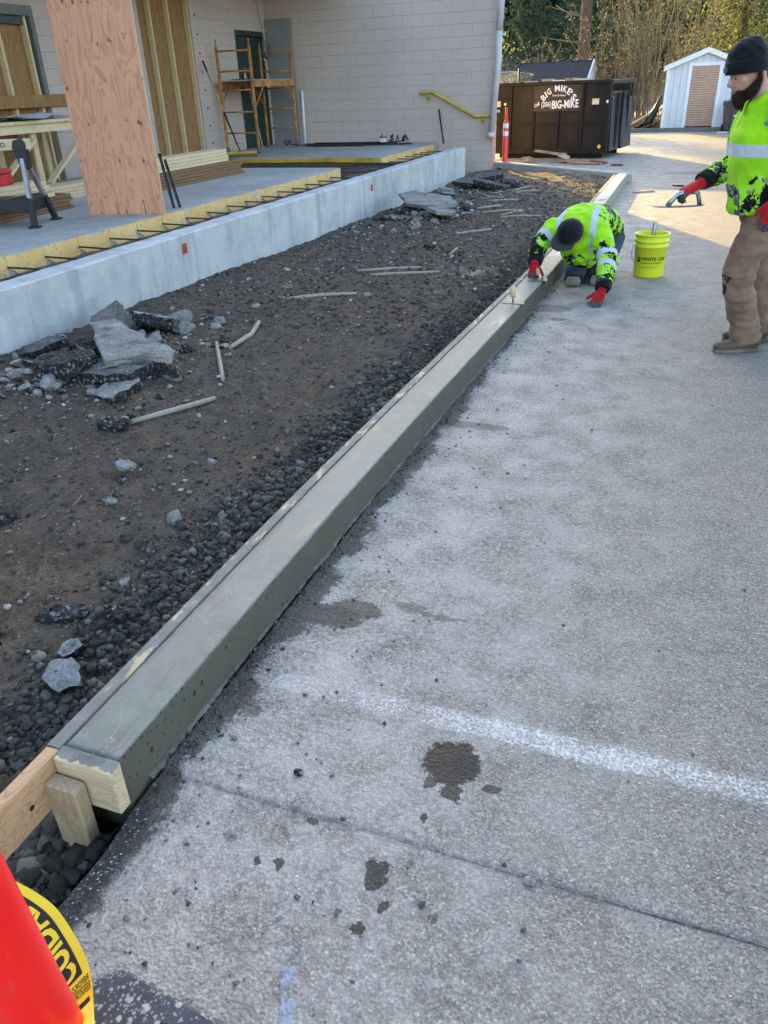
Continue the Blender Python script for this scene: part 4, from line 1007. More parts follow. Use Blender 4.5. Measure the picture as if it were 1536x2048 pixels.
for i in range(26): mb.prism([(-.30+.6*i/26, -.04), (-.30+.6*i/26+.02, -.04), (-.30+.6*i/26+.02, .04), (-.30+.6*i/26, .04)], .002, .055, 'z')
mb.build('bristles', 'bristle', bo)
mb = MB()
for s in (-1, 1): mb.tube([(s*.16, 0, .10), (s*.07, -.0, .22), tuple(A_.lerp(B_, .10))], .006, 6)
mb.build('brace', 'bare_steel', bb, rot=(0, 0, R(28)))

# ------------------------------------------------------------------ plywood sheet, lumber, bench, sawhorse
pl = empty('plywood_sheet', (-5.445, 7.005, PZ), math.atan2(.15, .81)); tag(pl, 'tall reddish plywood sheet standing on the platform edge', 'plywood')
mb = MB(); mb.box(-.415, .415, -.009, .009, .0, 2.44); mb.build('veneer_face', 'new_plywood', pl, bevel=.001)
mb = MB(); mb.box(.4155, .418, -.0085, .0085, .0, 2.44); mb.build('sheet_edge', 'pine_stud', pl)
for x, h in ((-.09, .12), (.01, .08), (.215, .16), (-.27, .05)):
    mb = MB(); mb.prism([(x-.004, .0), (x+.005, 0), (x-.003, h*.5), (x-.012, h)], -.0105, -.0092, 'y'); mb.build('split', 'black_plastic', pl)
mb = MB(); mb.bar((-.2, .07, .0), (-.2, .07, 2.40), .038, .089, up=(0, 1, 0)); mb.build('backing_stud', 'pine_stud', pl)
mb = MB(); mb.bar((.2, .07, .0), (.2, .07, 2.40), .038, .089, up=(0, 1, 0)); mb.build('backing_stud', 'pine_stud', pl)
for i, (dx, y0, z1) in enumerate(((0, 7.46, 1.06), (.05, 7.52, 1.0))):
    o = empty('fence_post', (-5.17+dx*.7, y0-.02, PZ)); mb = MB(); mb.bar((0, 0, 0), (-.10-dx*.4, .03, z1-PZ), .032, .004); mb.bar((0.0, 0.014, 0), (-.10-dx*.4, .044, z1-PZ), .004, .026); mb.build('rail', 'dark_steel', o)
    tag(o, ('dark steel post leaning right behind the plywood sheet', 'second dark steel post beside the plywood sheet, the farther one')[i], 'post')

def boards(stack, label, grp, mat_, x0, y0, n_wide, n_high, ln, wd, th, z0, jit=.06, yaw=0.0, cat='board', skip=()):
    for h in range(n_high):
        for k in range(n_wide):
            if (h, k) in skip: continue
            mb = MB(); l2 = ln + rnd.uniform(-jit, jit)*2; mb.box(-wd/2, wd/2, -l2/2, l2/2, 0, th)
            o = mb.build('lumber_board', mat_, bevel=.003); xx = x0 + (k-(n_wide-1)/2)*(wd+.003); dy = rnd.uniform(-jit, jit)
            o.location = (xx + rnd.uniform(-.004, .004), y0 + dy, z0 + h*(th+.002)); o.rotation_euler = (0, 0, yaw + rnd.uniform(-.006, .006)); tag(o, label, cat, grp)
boards('r', 'dark brown board at the bottom of the lumber stack beside the plywood sheet', 'brown boards of the far lumber stack', 'brown_lumber', -6.47, 9.95, 2, 5, 2.1, .14, .037, PZ+.001, .05)
boards('r', 'pale pine stud on top of the lumber stack beside the plywood sheet', 'pine studs of the far lumber stack', 'pine', -6.47, 9.75, 3, 4, 1.80, .089, .038, PZ+.199, .04)
boards('l', 'dark brown board at the bottom of the lumber stack behind the sawhorse', 'brown boards of the near lumber stack', 'brown_lumber', -6.55, 6.3, 2, 4, 2.1, .14, .037, PZ+.001, .05)
boards('l', 'pale pine stud in the lumber stack behind the sawhorse', 'pine studs of the near lumber stack', 'pine', -6.50, 5.95, 3, 4, 2.0, .089, .038, PZ+.160, .09)
boards('b', 'pale pine board lying on the slab under the workbench', 'boards under the workbench', 'pine', -7.2, 8.2, 3, 4, 2.0, .10, .038, PZ+.001, .05)

wb = empty('workbench', (-8.2, 8.3, PZ)); tag(wb, 'site built wooden workbench with plywood top against the boarded window', 'workbench')
mb = MB(); mb.box(-.5, .34, -1.6, 1.35, .80, .84); mb.build('table_top', 'pine', wb, bevel=.003)
mb = MB(); mb.box(.27, .31, -1.5, 1.30, .70, .798); mb.build('apron', 'pine', wb, bevel=.003)
mb = MB(); mb.box(-.46, -.42, -1.5, 1.30, .70, .798); mb.build('apron', 'pine', wb, bevel=.003)
for y in (-1.35, .35, 1.2):
    for x in (-.38, .22): mb = MB(); mb.box(x-.02+.02, x+.02+.02, y-.045, y+.045, 0, .698); mb.build('leg', 'pine_stud', wb, bevel=.003)
mb = MB(); mb.bar((.285, .42, .10), (.285, 1.22, .62), .036, .085, up=(1, 0, 0)); mb.build('diagonal_brace', 'pine', wb)
mb = MB(); mb.bar((.285, .30, .62), (.285, -.5, .10), .036, .085, up=(1, 0, 0)); mb.build('diagonal_brace', 'pine', wb)
for i, (cx, cy, rz, s) in enumerate(((-.02, .55, .2, 1), (.05, .0, -.15, 1.1), (-.1, 1.0, .35, .8))):
    V = []; F = []; N_ = 12
    for j in range(N_+1):
        for k in range(N_+1):
            u, v = (j/N_-.5)*.62*s, (k/N_-.5)*.85*s; z = .012 + .05*max(0, math.sin(v*5+i*2))*(.4+.6*k/N_) + .02*max(0, fbm(u*4+i, v*4))
            V.append((u*math.cos(rz)-v*math.sin(rz), u*math.sin(rz)+v*math.cos(rz), z))
    for j in range(N_):
        for k in range(N_): F.append((j*(N_+1)+k, (j+1)*(N_+1)+k, (j+1)*(N_+1)+k+1, j*(N_+1)+k+1))
    me = mesh_np('plan_sheet', V, F); smooth(me); o = add_obj('plan_sheet', me, ('paper_white', 'paper_white', 'paper_print')[i], None, (-8.2+cx, 8.3+cy, PZ+.842+.004*i))
    tag(o, ('white plan sheet curling in the middle of the workbench', 'wide white plan sheet at the left of the workbench', 'blue printed plan sheet at the right end of the workbench')[i], 'paper')

sw = empty('sawhorse', (-6.02, 6.28, PZ), R(20)); tag(sw, 'black plastic sawhorse with grey metal legs and a pine beam', 'sawhorse')
mb = MB(); mb.box(-.60, .16, -.019, .019, .66, .755); bmv = mb.build('beam', 'pine_beam', sw, bevel=.003)
tm = text_mesh('PRO', .055, .0004, .0012); o = add_obj('lettering', tm, 'print_black', bmv, (-.13, -.0205, .705), (R(90), 0, 0))
for x in (.06,):
    mb = MB(); mb.prism([(x-.05, .60), (x-.07, .68), (x-.05, .74), (x+.03, .76), (x+.055, .72), (x+.045, .50), (x-.025, .48)], -.045, .045, 'y'); mb.build('leg_bracket', 'black_plastic', sw, bevel=.006)
for sy, dx in ((-1, .0), (1, .02)):
    ft = Vector((.07+.06, sy*.27, .0)); tp = Vector((.06, sy*.03, .58))
    mb = MB(); mb.bar(tp, tp.lerp(ft, .62), .05, .035, up=(1, 0, 0)); lg = mb.build('leg', 'galvanised', sw)
    mb = MB(); mb.bar(tp.lerp(ft, .58), tp.lerp(ft, .985), .062, .046, up=(1, 0, 0)); mb.build('leg_boot', 'black_plastic', lg, bevel=.005)
    mb = MB(); mb.box(ft.x-.05, ft.x+.05, ft.y-.04, ft.y+.04, .0, .02); mb.build('foot', 'black_plastic', lg, bevel=.004)
    ft2 = Vector((-.62, sy*.27, .0)); tp2 = Vector((-.55, sy*.03, .58))
    mb = MB(); mb.bar(tp2, tp2.lerp(ft2, .62), .05, .035, up=(1, 0, 0)); lg = mb.build('leg', 'galvanised', sw)
    mb = MB(); mb.bar(tp2.lerp(ft2, .58), ft2, .062, .046, up=(1, 0, 0)); mb.build('leg_boot', 'black_plastic', lg, bevel=.005)
mb = MB(); mb.prism([(-.62, .13), (.10, .13), (.12, .25), (.06, .27), (-.2, .24), (-.58, .27), (-.64, .25)], -.2, .2, 'y'); mb.build('shelf_tray', 'black_plastic', sw, bevel=.008)
mb = MB(); mb.prism([(-.60, .48), (-.64, .66), (-.60, .75), (-.52, .76), (-.49, .72), (-.5, .5)], -.045, .045, 'y'); mb.build('leg_bracket', 'black_plastic', sw, bevel=.006)
rbx = empty('red_toolbox', (-6.62, 6.35, PZ+.321)); tag(rbx, 'red plastic toolbox on the lumber stack behind the sawhorse', 'toolbox')
mb = MB(); mb.box(-.13, .13, -.30, .30, 0, .10); mb.build('body', 'red_plastic', rbx, bevel=.012, seg=2)
mb = MB(); mb.box(-.135, .135, -.31, .31, .103, .15); mb.build('lid', 'red_plastic', rbx, bevel=.014, seg=2)
mb = MB(); mb.tube([(.0, -.12, .15), (.0, -.12, .19), (.0, .12, .19), (.0, .12, .15)], .012, 8); mb.build('handle', 'red_plastic', rbx)
# ------------------------------------------------------------------ rubble
def chunk_mesh(seed, rx, ry, th, n=11, rough=.18, poly=None):
    """broken slab: ragged outline, rough sides, worn top"""
    r_ = random.Random(seed)
    if poly is None:
        ang = sorted(2*math.pi*(i + r_.uniform(-.35, .35))/n for i in range(n)); poly = [(math.cos(a)*rx*(1+r_.uniform(-rough*1.4, rough)), math.sin(a)*ry*(1+r_.uniform(-rough*1.4, rough))) for a in ang]
    base = []; size = max(max(abs(p[0]) for p in poly), max(abs(p[1]) for p in poly))
    for i, p in enumerate(poly):
        q = poly[(i+1) % len(poly)]; L_ = math.hypot(q[0]-p[0], q[1]-p[1]); k = max(2, min(7, int(L_/(size*.16))))
        for j in range(k): t = j/k; e = size*.035*(1 if j else .4); base.append((p[0]+(q[0]-p[0])*t+r_.uniform(-e, e), p[1]+(q[1]-p[1])*t+r_.uniform(-e, e)))
    m = len(base); rings = [(.90, -.5), (.97, -.34), (1.0, -.1), (.985, .15), (1.0, .34), (.975, .46), (.9, .5), (.6, .51), (.3, .5)]; V = []; F = []; mi = []
    for ri, (s_, z) in enumerate(rings):
        for k in range(m):
            x, y = base[k]; u, v = x/size, y/size; j = .05*fbm(u*6+seed, v*6, z*5) + .03*fbm(u*17+seed, v*17, z*14) if ri < 6 else 0
            V.append((x*(s_+j), y*(s_+j), z*th + (th*.22*fbm(u*2.2*s_+seed, v*2.2*s_, 0 if ri > 4 else ri) + th*.09*fbm(u*9*s_+seed, v*9*s_, 3))))
    V.append((0, 0, .5*th)); V.append((0, 0, -.5*th))
    for ri in range(len(rings)-1):
        for k in range(m): F.append((ri*m+k, ri*m+(k+1) % m, (ri+1)*m+(k+1) % m, (ri+1)*m+k)); mi.append(1 if ri < 5 else 0)
    for k in range(m): F.append(((len(rings)-1)*m+k, (len(rings)-1)*m+(k+1) % m, len(V)-2)); mi.append(0); F.append((k, len(V)-1, (k+1) % m)); mi.append(1)
    me = bpy.data.meshes.new('rubble_chunk'); me.from_pydata(V, [], F); me.polygons.foreach_set('material_index', mi)
    bm = bmesh.new(); bm.from_mesh(me); bmesh.ops.recalc_face_normals(bm, faces=bm.faces); bm.to_mesh(me); bm.free(); me.update(); return me
def slab_chunk(pts, z, th, tilt, label, top, side, seed):
    cx = sum(p[0] for p in pts)/len(pts); cy = sum(p[1] for p in pts)/len(pts)
    o = add_obj('rubble_chunk', chunk_mesh(seed, 1, 1, th, poly=[(x-cx, y-cy) for x, y in pts]), [top, side], None, (cx, cy, z), (tilt[0], tilt[1], 0)); tag(o, label, 'rubble'); return o
def chunk(x, y, z, rx, ry, th, rz, tilt, label, top='rubble_concrete', side='broken_asphalt', seed=None, n=11, rough=.18, grp=None):
    seed = seed if seed is not None else int(abs(x*913+y*577)) % 997
    o = add_obj('rubble_chunk', chunk_mesh(seed, rx, ry, th, n, rough), [top, side], None, (x, y, z), (tilt[0], tilt[1], rz)); tag(o, label, 'rubble', grp); return o
RC, RA, BA = 'rubble_concrete', 'rubble_asphalt_top', 'broken_asphalt'
# near pile
slab_chunk([(-3.71, 4.18), (-3.6, 4.3), (-3.4, 4.18), (-2.88, 3.92), (-2.84, 3.8), (-3.0, 3.75), (-3.16, 3.59)], .205, .05, (.03, .05), 'largest flat pale triangular slab topping the near rubble pile', RC, RC, 31)
slab_chunk([(-3.34, 3.50), (-3.36, 3.80), (-3.15, 3.98), (-3.02, 4.08), (-2.92, 3.86), (-2.94, 3.56)], .135, .075, (.04, -.05), 'thick slab with pebbly underside below the pale triangular slab', RA, BA, 5)
slab_chunk([(-3.72, 3.59), (-3.82, 3.89), (-3.53, 3.97), (-3.30, 3.70), (-3.28, 3.43), (-3.53, 3.42)], .15, .10, (-.1, -.12), 'big black broken asphalt lump at the left of the near rubble pile', BA, BA, 12)
slab_chunk([(-3.82, 4.70), (-3.82, 4.88), (-3.5, 4.78), (-3.27, 4.47), (-3.30, 4.36), (-3.68, 4.56)], .165, .085, (-.35, .1), 'black edged asphalt block tilted at the far end of the near pile', RC, BA, 29)
slab_chunk([(-3.96, 4.46), (-3.98, 4.80), (-3.62, 4.54), (-3.6, 4.31), (-3.73, 4.23)], .155, .07, (.12, .15), 'crumbly grey slab against the wall behind the near pile', RA, RA, 23)
slab_chunk([(-3.14, 3.37), (-3.13, 3.57), (-2.99, 3.67), (-2.89, 3.57), (-2.90, 3.30)], .085, .06, (.08, -.1), 'pale topped slab with black side at the front of the near pile', RC, BA, 41)
chunk(-3.98, 3.98, .13, .17, .08, .06, .6, (.25, -.25), 'tilted grey asphalt plate leaning at the back left of the near pile', RA, BA, 17)
chunk(-3.43, 4.80, .14, .11, .07, .07, .5, (.3, -.3), 'brown sided wedge leaning at the far right of the near pile', RC, RC, 33, 7)
chunk(-3.40, 4.62, .12, .13, .08, .05, -.5, (-.2, .3), 'dark wedge between the pale slab and the round cobbles', RA, BA, 37)
chunk(-3.33, 3.62, .085, .09, .06, .05, 1.2, (.3, .2), 'small dark chunk tucked under the front of the near pile', RA, BA, 43)
chunk(-3.44, 3.50, .085, .07, .045, .05, .2, (.1, .2), 'pale angular chunk at the left front of the near pile', RC, RC, 47, 8)
chunk(-3.86, 3.68, .10, .10, .05, .045, .1, (.25, 0), 'flat black tipped shard at the left end of the near pile', RA, BA, 53)
chunk(-4.02, 4.16, .13, .07, .05, .04, .3, (.1, .1), 'small flat grey stone near the wall left of the near pile', RC, RC, 59, 8)
chunk(-3.62, 3.82, .10, .12, .09, .06, 2.0, (-.2, .1), 'rough brown grey lump in the middle of the near pile', RA, RA, 61)
for i in range(14):
    x, y = rnd.gauss(-3.42, .26), rnd.gauss(3.9, .33); chunk(x, y, bed_z(x, y)+.03, rnd.uniform(.04, .08), rnd.uniform(.025, .05), rnd.uniform(.03, .05), rnd.uniform(0, 6), (rnd.uniform(-.5, .5), rnd.uniform(-.5, .5)), 'fist sized broken fragment wedged in the near rubble pile', rnd.choice([RC, RA, BA]), rnd.choice([RC, BA]), 300+i, 8, .25, 'fragments of the near pile')
for i in range(9):
    x, y = rnd.gauss(-3.4, .3), rnd.gauss(10.6, .45); chunk(x, y, bed_z(x, y)+.03, rnd.uniform(.06, .12), rnd.uniform(.04, .07), rnd.uniform(.04, .06), rnd.uniform(0, 6), (rnd.uniform(-.5, .5), rnd.uniform(-.5, .5)), 'broken fragment wedged in the middle rubble pile', rnd.choice([RC, RA, BA]), rnd.choice([RC, BA]), 330+i, 8, .25, 'fragments of the middle pile')
# middle pile
slab_chunk([(-3.98, 11.3), (-3.85, 11.65), (-3.2, 11.3), (-2.95, 10.75), (-3.08, 10.4), (-3.62, 10.6)], .17, .06, (.03, .04), 'broad pale slab topping the middle rubble pile by the wall', RC, RC, 67)
slab_chunk([(-3.25, 10.3), (-3.2, 10.9), (-3.0, 10.8), (-2.82, 10.1), (-3.0, 9.95)], .12, .05, (-.1, .12), 'pale pointed slab leaning on the front of the middle pile', RC, RC, 71)
chunk(-3.75, 11.2, .06, .20, .14, .08, .7, (.2, -.3), 'dark chunk under the left of the middle pile', RA, BA, 73)
chunk(-3.22, 11.5, .08, .22, .12, .06, .9, (-.35, .1), 'tilted grey plate at the right of the middle pile', RA, RA, 79)
chunk(-3.62, 10.35, .02, .26, .10, .06, .15, (.1, .05), 'long flat slab lying in front of the middle pile on the left', RA, BA, 83)
chunk(-3.32, 10.45, .04, .09, .11, .10, .1, (.4, .1), 'upright dark chunk in front of the middle pile', RA, BA, 89)
chunk(-2.98, 10.35, .03, .16, .09, .07, .2, (.2, -.1), 'flat chunk with black side at the front right of the middle pile', RC, BA, 97)
chunk(-2.72, 10.75, .03, .22, .07, .05, .3, (.1, .1), 'long thin grey slab at the right end of the middle pile', RA, RA, 101)
chunk(-2.9, 11.35, .02, .25, .2, .08, .3, (.0, .1), 'low dark mound chunk right of the middle pile', BA, BA, 103)
# far pile
chunk(-3.62, 14.1, .06, .36, .22, .08, .4, (.1, .05), 'wide grey asphalt sheet on top of the far rubble pile', RA, BA, 107)
chunk(-3.2, 13.8, .06, .30, .20, .09, -.2, (-.1, .15), 'large dark asphalt slab in the middle of the far pile', RA, BA, 109)
chunk(-2.9, 13.95, .06, .20, .15, .10, .8, (.2, .2), 'black jagged lump at the right end of the far pile', BA, BA, 113)
chunk(-3.55, 14.75, .08, .30, .14, .09, .2, (.2, -.1), 'black sheet at the back of the far pile', RA, BA, 127)
chunk(-3.85, 13.35, .03, .14, .10, .07, .5, (.1, .2), 'pale cobble like chunk at the left of the far pile', RC, RC, 131)
chunk(-3.70, 12.95, .01, .12, .05, .05, .3, (.1, .1), 'thin white edged shard in front of the far pile', RC, BA, 137)
# loose chunks near the camera
chunk(-1.60, 1.34, .055, .062, .056, .035, .3, (.5, .3), 'flat white concrete flake standing by the trench near the curb', RC, BA, 139, 9, .22)
chunk(-1.66, 1.46, .055, .045, .030, .04, .9, (.4, -.3), 'half black half pale chunk just behind the white flake', RC, BA, 149, 9)
chunk(-1.80, 1.575, .07, .105, .036, .05, .52, (.2, 0), 'long dark asphalt lump with pale end left of the trench', BA, BA, 151, 10)
chunk(-1.63, 1.66, .06, .042, .022, .025, -.6, (.2, 0), 'small dark sliver beside the long asphalt lump', BA, BA, 157)
chunk(-1.97, 1.40, .07, .085, .045, .05, -.3, (.2, .1), 'dark asphalt lump cut by the left edge of the photo, nearest', BA, BA, 163)
chunk(-2.48, 2.03, .085, .045, .035, .045, .8, (.2, .3), 'dark lump with pale side at the left edge of the photo', BA, BA, 167)
chunk(-2.32, 2.63, .08, .055, .03, .03, .5, (.25, .1), 'white angular stone alone in the middle of the dirt', RC, RC, 173, 7)
chunk(-2.16, 2.31, .075, .028, .02, .03, .2, (.2, .1), 'egg sized pale angular stone in front of the white angular stone', RC, RC, 179, 8)
chunk(-1.86, 2.19, .055, .045, .03, .02, .3, (.2, .2), 'flat greenish flake beside a rounded stone near the trench', RA, RA, 181)
chunk(-2.70, 3.03, .085, .095, .05, .045, .4, (.2, .1), 'dark blue grey asphalt lump at the end of the long stake', BA, BA, 191)
chunk(-2.60, 8.35, .05, .06, .04, .04, .4, (.2, .1), 'small dark asphalt bit in the far dirt near the curb', BA, BA, 193)
# round cobbles
def cobble(x, y, r_, sq, label, mat_='rubble_concrete', seed=1, grp=None):
    V = lumpy(ICO3, seed, .42, 1.25)*np.array([1.25, .85, sq*.85])*r_; me = mesh_np('cobble', V, ICO3[1]); smooth(me)
    o = add_obj('cobble', me, mat_, None, (x, y, bed_z(x, y) + r_*sq*.35), (0, 0, seed*1.7)); tag(o, label, 'stone', grp)
COB = [(-3.30, 4.66, .075, .8, 'big round white cobble at the right of the near pile'), (-3.42, 4.78, .05, .8, 'white rounded stone nested among the near pile blocks'), (-3.44, 3.42, .075, .75, 'large pale cobble at the left front of the near pile'),
       (-3.55, 3.36, .05, .5, 'flat pale stone left of the large pale cobble'), (-3.14, 3.42, .036, .85, 'round white cobble below the front slab of the near pile'), (-3.80, 3.55, .06, .7, 'smooth brown grey cobble at the left end of the near pile'),
       (-3.24, 5.02, .045, .8, 'round grey stone right of the near pile'), (-3.17, 4.86, .04, .7, 'second round grey stone right of the near pile, nearer the camera'), (-3.25, 6.2, .045, .7, 'lone rounded white stone in the dirt by the wall'),
       (-3.20, 5.53, .036, .6, 'lone flat rounded stone between the near pile and the wall'), (-2.40, 5.98, .03, .8, 'small round stone in the middle of the dirt bed'), (-1.73, 1.82, .022, .9, 'dark round pebble pair member at the trench edge'),
       (-1.61, 3.03, .018, 1.1, 'small upright grey pebble in the trench gravel'), (-1.82, 2.28, .035, .8, 'rounded grey stone beside the greenish flake'), (-3.30, 10.1, .055, .8, 'white cobble in front of the middle pile'), (-3.05, 10.0, .06, .9, 'round pale cobble at the front right of the middle pile'),
       (-2.75, 4.3, .022, .7, 'little white stone at the end of the broken stake'), (-3.02, 9.1, .035, .7, 'white stone in the dirt in front of the middle pile'), (-3.05, 11.7, .06, .8, 'grey cobble at the back right of the middle pile'), (-2.0, 2.86, .02, .6, 'small flat brown pebble in the brown dirt')]
for i, (x, y, r_, s, lb) in enumerate(COB): cobble(x, y, r_, s, lb, seed=i+3)
for i in range(16):
    a = rnd.random(); x = -3.9 + 1.3*rnd.random(); y = 3.2 + 2.6*rnd.random(); cobble(x, y, rnd.uniform(.012, .026), .75, 'thumb sized pale pebble loose around the near rubble pile', seed=i+40, grp='loose pebbles round the near pile')
# crumbs and fragments around the piles
def pts_pile(cx, cy, sx, sy, n):
    out = []
    while len(out) < n:
        x, y = rnd.gauss(cx, sx), rnd.gauss(cy, sy)
        if -4.2 < x < -2.0: out.append((x, y, bed_z(x, y)))
    return out
q = pts_pile(-3.4, 3.85, .34, .40, 420) + pts_pile(-3.4, 10.7, .38, .7, 260) + pts_pile(-3.3, 14.0, .4, .4, 160)
o = scatter('rubble_crumbs', q, [rnd.choice([.006, .009, .013, .02, .03])*rnd.uniform(.7, 1.2) for _ in q], LUMP1, ICO1[1], 'pebble', .6); tag(o, 'small concrete crumbs scattered round the rubble piles', 'rubble')
q = pts_pile(-3.4, 3.85, .32, .36, 220) + pts_pile(-3.4, 10.7, .38, .7, 160) + pts_pile(-3.3, 14.0, .4, .4, 140)
o = scatter('asphalt_crumbs', q, [rnd.choice([.006, .01, .016, .024, .034])*rnd.uniform(.7, 1.2) for _ in q], LUMP1, ICO1[1], 'broken_asphalt', .6); tag(o, 'small black asphalt crumbs scattered round the rubble piles', 'rubble')
# pebbles on the asphalt
for i, (x, y, r_) in enumerate(((-.85, 1.05, .011), (-.94, .99, .008), (-.13, 1.155, .013), (-.77, 1.27, .012), (-1.0, 1.33, .009), (-.40, 1.12, .008))):
    V = lumpy(ICO2, 70+i, .2, 1.0)*np.array([1.2, .9, .7])*r_; me = mesh_np('pebble', V, ICO2[1]); smooth(me)
    o = add_obj('pebble', me, RC if i != 3 else BA, None, (x, y, (-.008 if y < 1.16 else 0)+r_*.5))
    tag(o, ('pale oval pebble on the near asphalt', 'smaller pale pebble left of the oval pebble', 'dark ringed pebble sitting on the asphalt seam', 'dark pebble above the asphalt seam', 'white crumb near the curb end on the asphalt', 'tiny pale pebble just below the seam')[i], 'stone')

# ------------------------------------------------------------------ wooden and steel stakes left in the dirt
STK = [((-2.80, 4.43), (-2.95, 5.11), .017, 'pale bent wooden stake beside the near rubble pile'), ((-2.94, 4.48), (-2.53, 3.87), .014, 'short brown stake pointing at the camera in front of the bent one'),
       ((-2.66, 3.13), (-2.42, 3.59), .016, 'long round stake ending at the dark blue asphalt lump'), ((-3.03, 5.75), (-2.53, 6.06), .015, 'white smeared stake lying alone in mid bed'),
       ((-2.87, 6.94), (-2.32, 7.18), .014, 'farther of the two parallel stakes in mid bed'), ((-2.66, 6.72), (-2.08, 7.0), .014, 'nearer of the two parallel stakes in mid bed'),
       ((-2.52, 9.16), (-2.2, 9.55), .015, 'thin grey stake right in front of the middle pile'), ((-2.27, 8.02), (-2.3, 8.41), .012, 'short thin stick near the curb in the far bed'),
       ((-2.77, 11.17), (-2.51, 11.58), .015, 'stake right of the middle pile, pointing away'), ((-2.87, 12.19), (-2.44, 12.38), .015, 'stake lying crosswise behind the middle pile'),
       ((-2.31, 10.54), (-2.06, 10.79), .014, 'short stake among the group right of the middle pile'), ((-2.27, 10.35), (-1.75, 10.45), .014, 'lowest long stake of the group right of the middle pile'),
       ((-2.60, 10.75), (-2.11, 10.95), .014, 'middle long stake of the group right of the middle pile'), ((-2.77, 13.39), (-2.54, 13.8), .014, 'stake pointing at the sunlit dirt'), ((-2.71, 13.2), (-2.3, 13.29), .014, 'stake lying level below the sunlit dirt')]
for i, (a, b_, r_, lb) in enumerate(STK):
    A_ = Vector((*a, bed_z(*a)+r_*.9)); B_ = Vector((*b_, bed_z(*b_)+r_*.9)); M_ = A_.lerp(B_, .5); M_.z = max(M_.z, bed_z(M_.x, M_.y)+r_*.7)
    if i == 0: M_ += Vector((.05, 0, 0))
    mb = MB(); mb.tube([A_, A_.lerp(M_, .5), M_, M_.lerp(B_, .5), B_], [r_*.9, r_, r_, r_, r_*.85], 8); o = mb.build('wooden_stake', 'weathered_wood'); tag(o, lb, 'stake')
# straw bits and thin twigs
for i in range(14):
    x, y = rnd.uniform(-3.6, -1.7), rnd.uniform(2, 7); a = rnd.uniform(0, 6.28); l = rnd.uniform(.04, .11)
    mb = MB(); mb.tube([(x, y, bed_z(x, y)+.006), (x+l*.5*math.cos(a), y+l*.5*math.sin(a), bed_z(x, y)+.014), (x+l*math.cos(a+.3), y+l*math.sin(a+.3), bed_z(x, y)+.007)], .0018, 5); tag(mb.build('twig', 'weathered_wood'), 'thin dry twig lying loose on the dirt bed', 'twig', 'dry twigs on the dirt')
for i in range(26):
    x, y = rnd.uniform(-3.4, -1.5), rnd.uniform(12.4, 15.6)
    if y > 14.5 and x > -1.8-(y-15.45)*1.18-.3: continue
    a = rnd.uniform(-.6, .9); l = rnd.uniform(.12, .4); z = bed_z(x, y)+.02
    mb = MB(); mb.tube([(x, y, z), (x+l*.5*math.cos(a), y+l*.5*math.sin(a), z+.03*rnd.random()), (x+l*math.cos(a), y+l*math.sin(a), z)], rnd.uniform(.004, .012), 5); tag(mb.build('stick', 'weathered_wood'), 'dry stick scattered in the far sunlit corner of the bed', 'stick', 'sticks in the far corner of the bed')

# ------------------------------------------------------------------ hand tools
ed = empty('curb_edger', (-1.135, 5.72, .151)); tag(ed, 'curb edging tool with wooden handle resting on the fresh curb', 'tool')
mb = MB(); mb.box(-.075, .075, -.035, .035, .0, .004); mb.prism([(.07, -.03), (.085, -.03), (.085, .03), (.07, .03)], -.02, .003, 'z'); mb.build('blade', 'tool_steel', ed)
mb = MB(); mb.tube([(0, 0, .004), (0, 0, .05)], .006, 8); mb.build('tang', 'bare_steel', ed)
mb = MB(); mb.tube([(0, .01, .045), (0, .0, .06), (0, -.005, .10), (0, -.008, .125)], [.016, .023, .021, .013], 12); mb.build('handle', 'pine_stud', ed)
for (nm, lb, loc, rz) in (('long_tool', 'black handled steel tool lying on the sunlit asphalt', (-.12, 14.15, .0), R(-38)),):
    t = empty(nm, loc, rz); tag(t, lb, 'tool')
    mb = MB(); mb.tube([(-.24, 0, .018), (-.02, 0, .018)], .014, 8); mb.build('handle', 'black_plastic', t)
    mb = MB(); mb.tube([(-.02, 0, .018), (.0, .0, .03), (.04, 0, .012), (.42, 0, .012)], .009, 8); mb.build('shaft', 'bare_steel', t)
mb = MB(); mb.bar((-.86, 13.36, .012), (-.55, 13.58, .012), .03, .02); tag(mb.build('wood_strip', 'scrap_wood'), 'short wood strip at the edge of the sunlit asphalt', 'board')

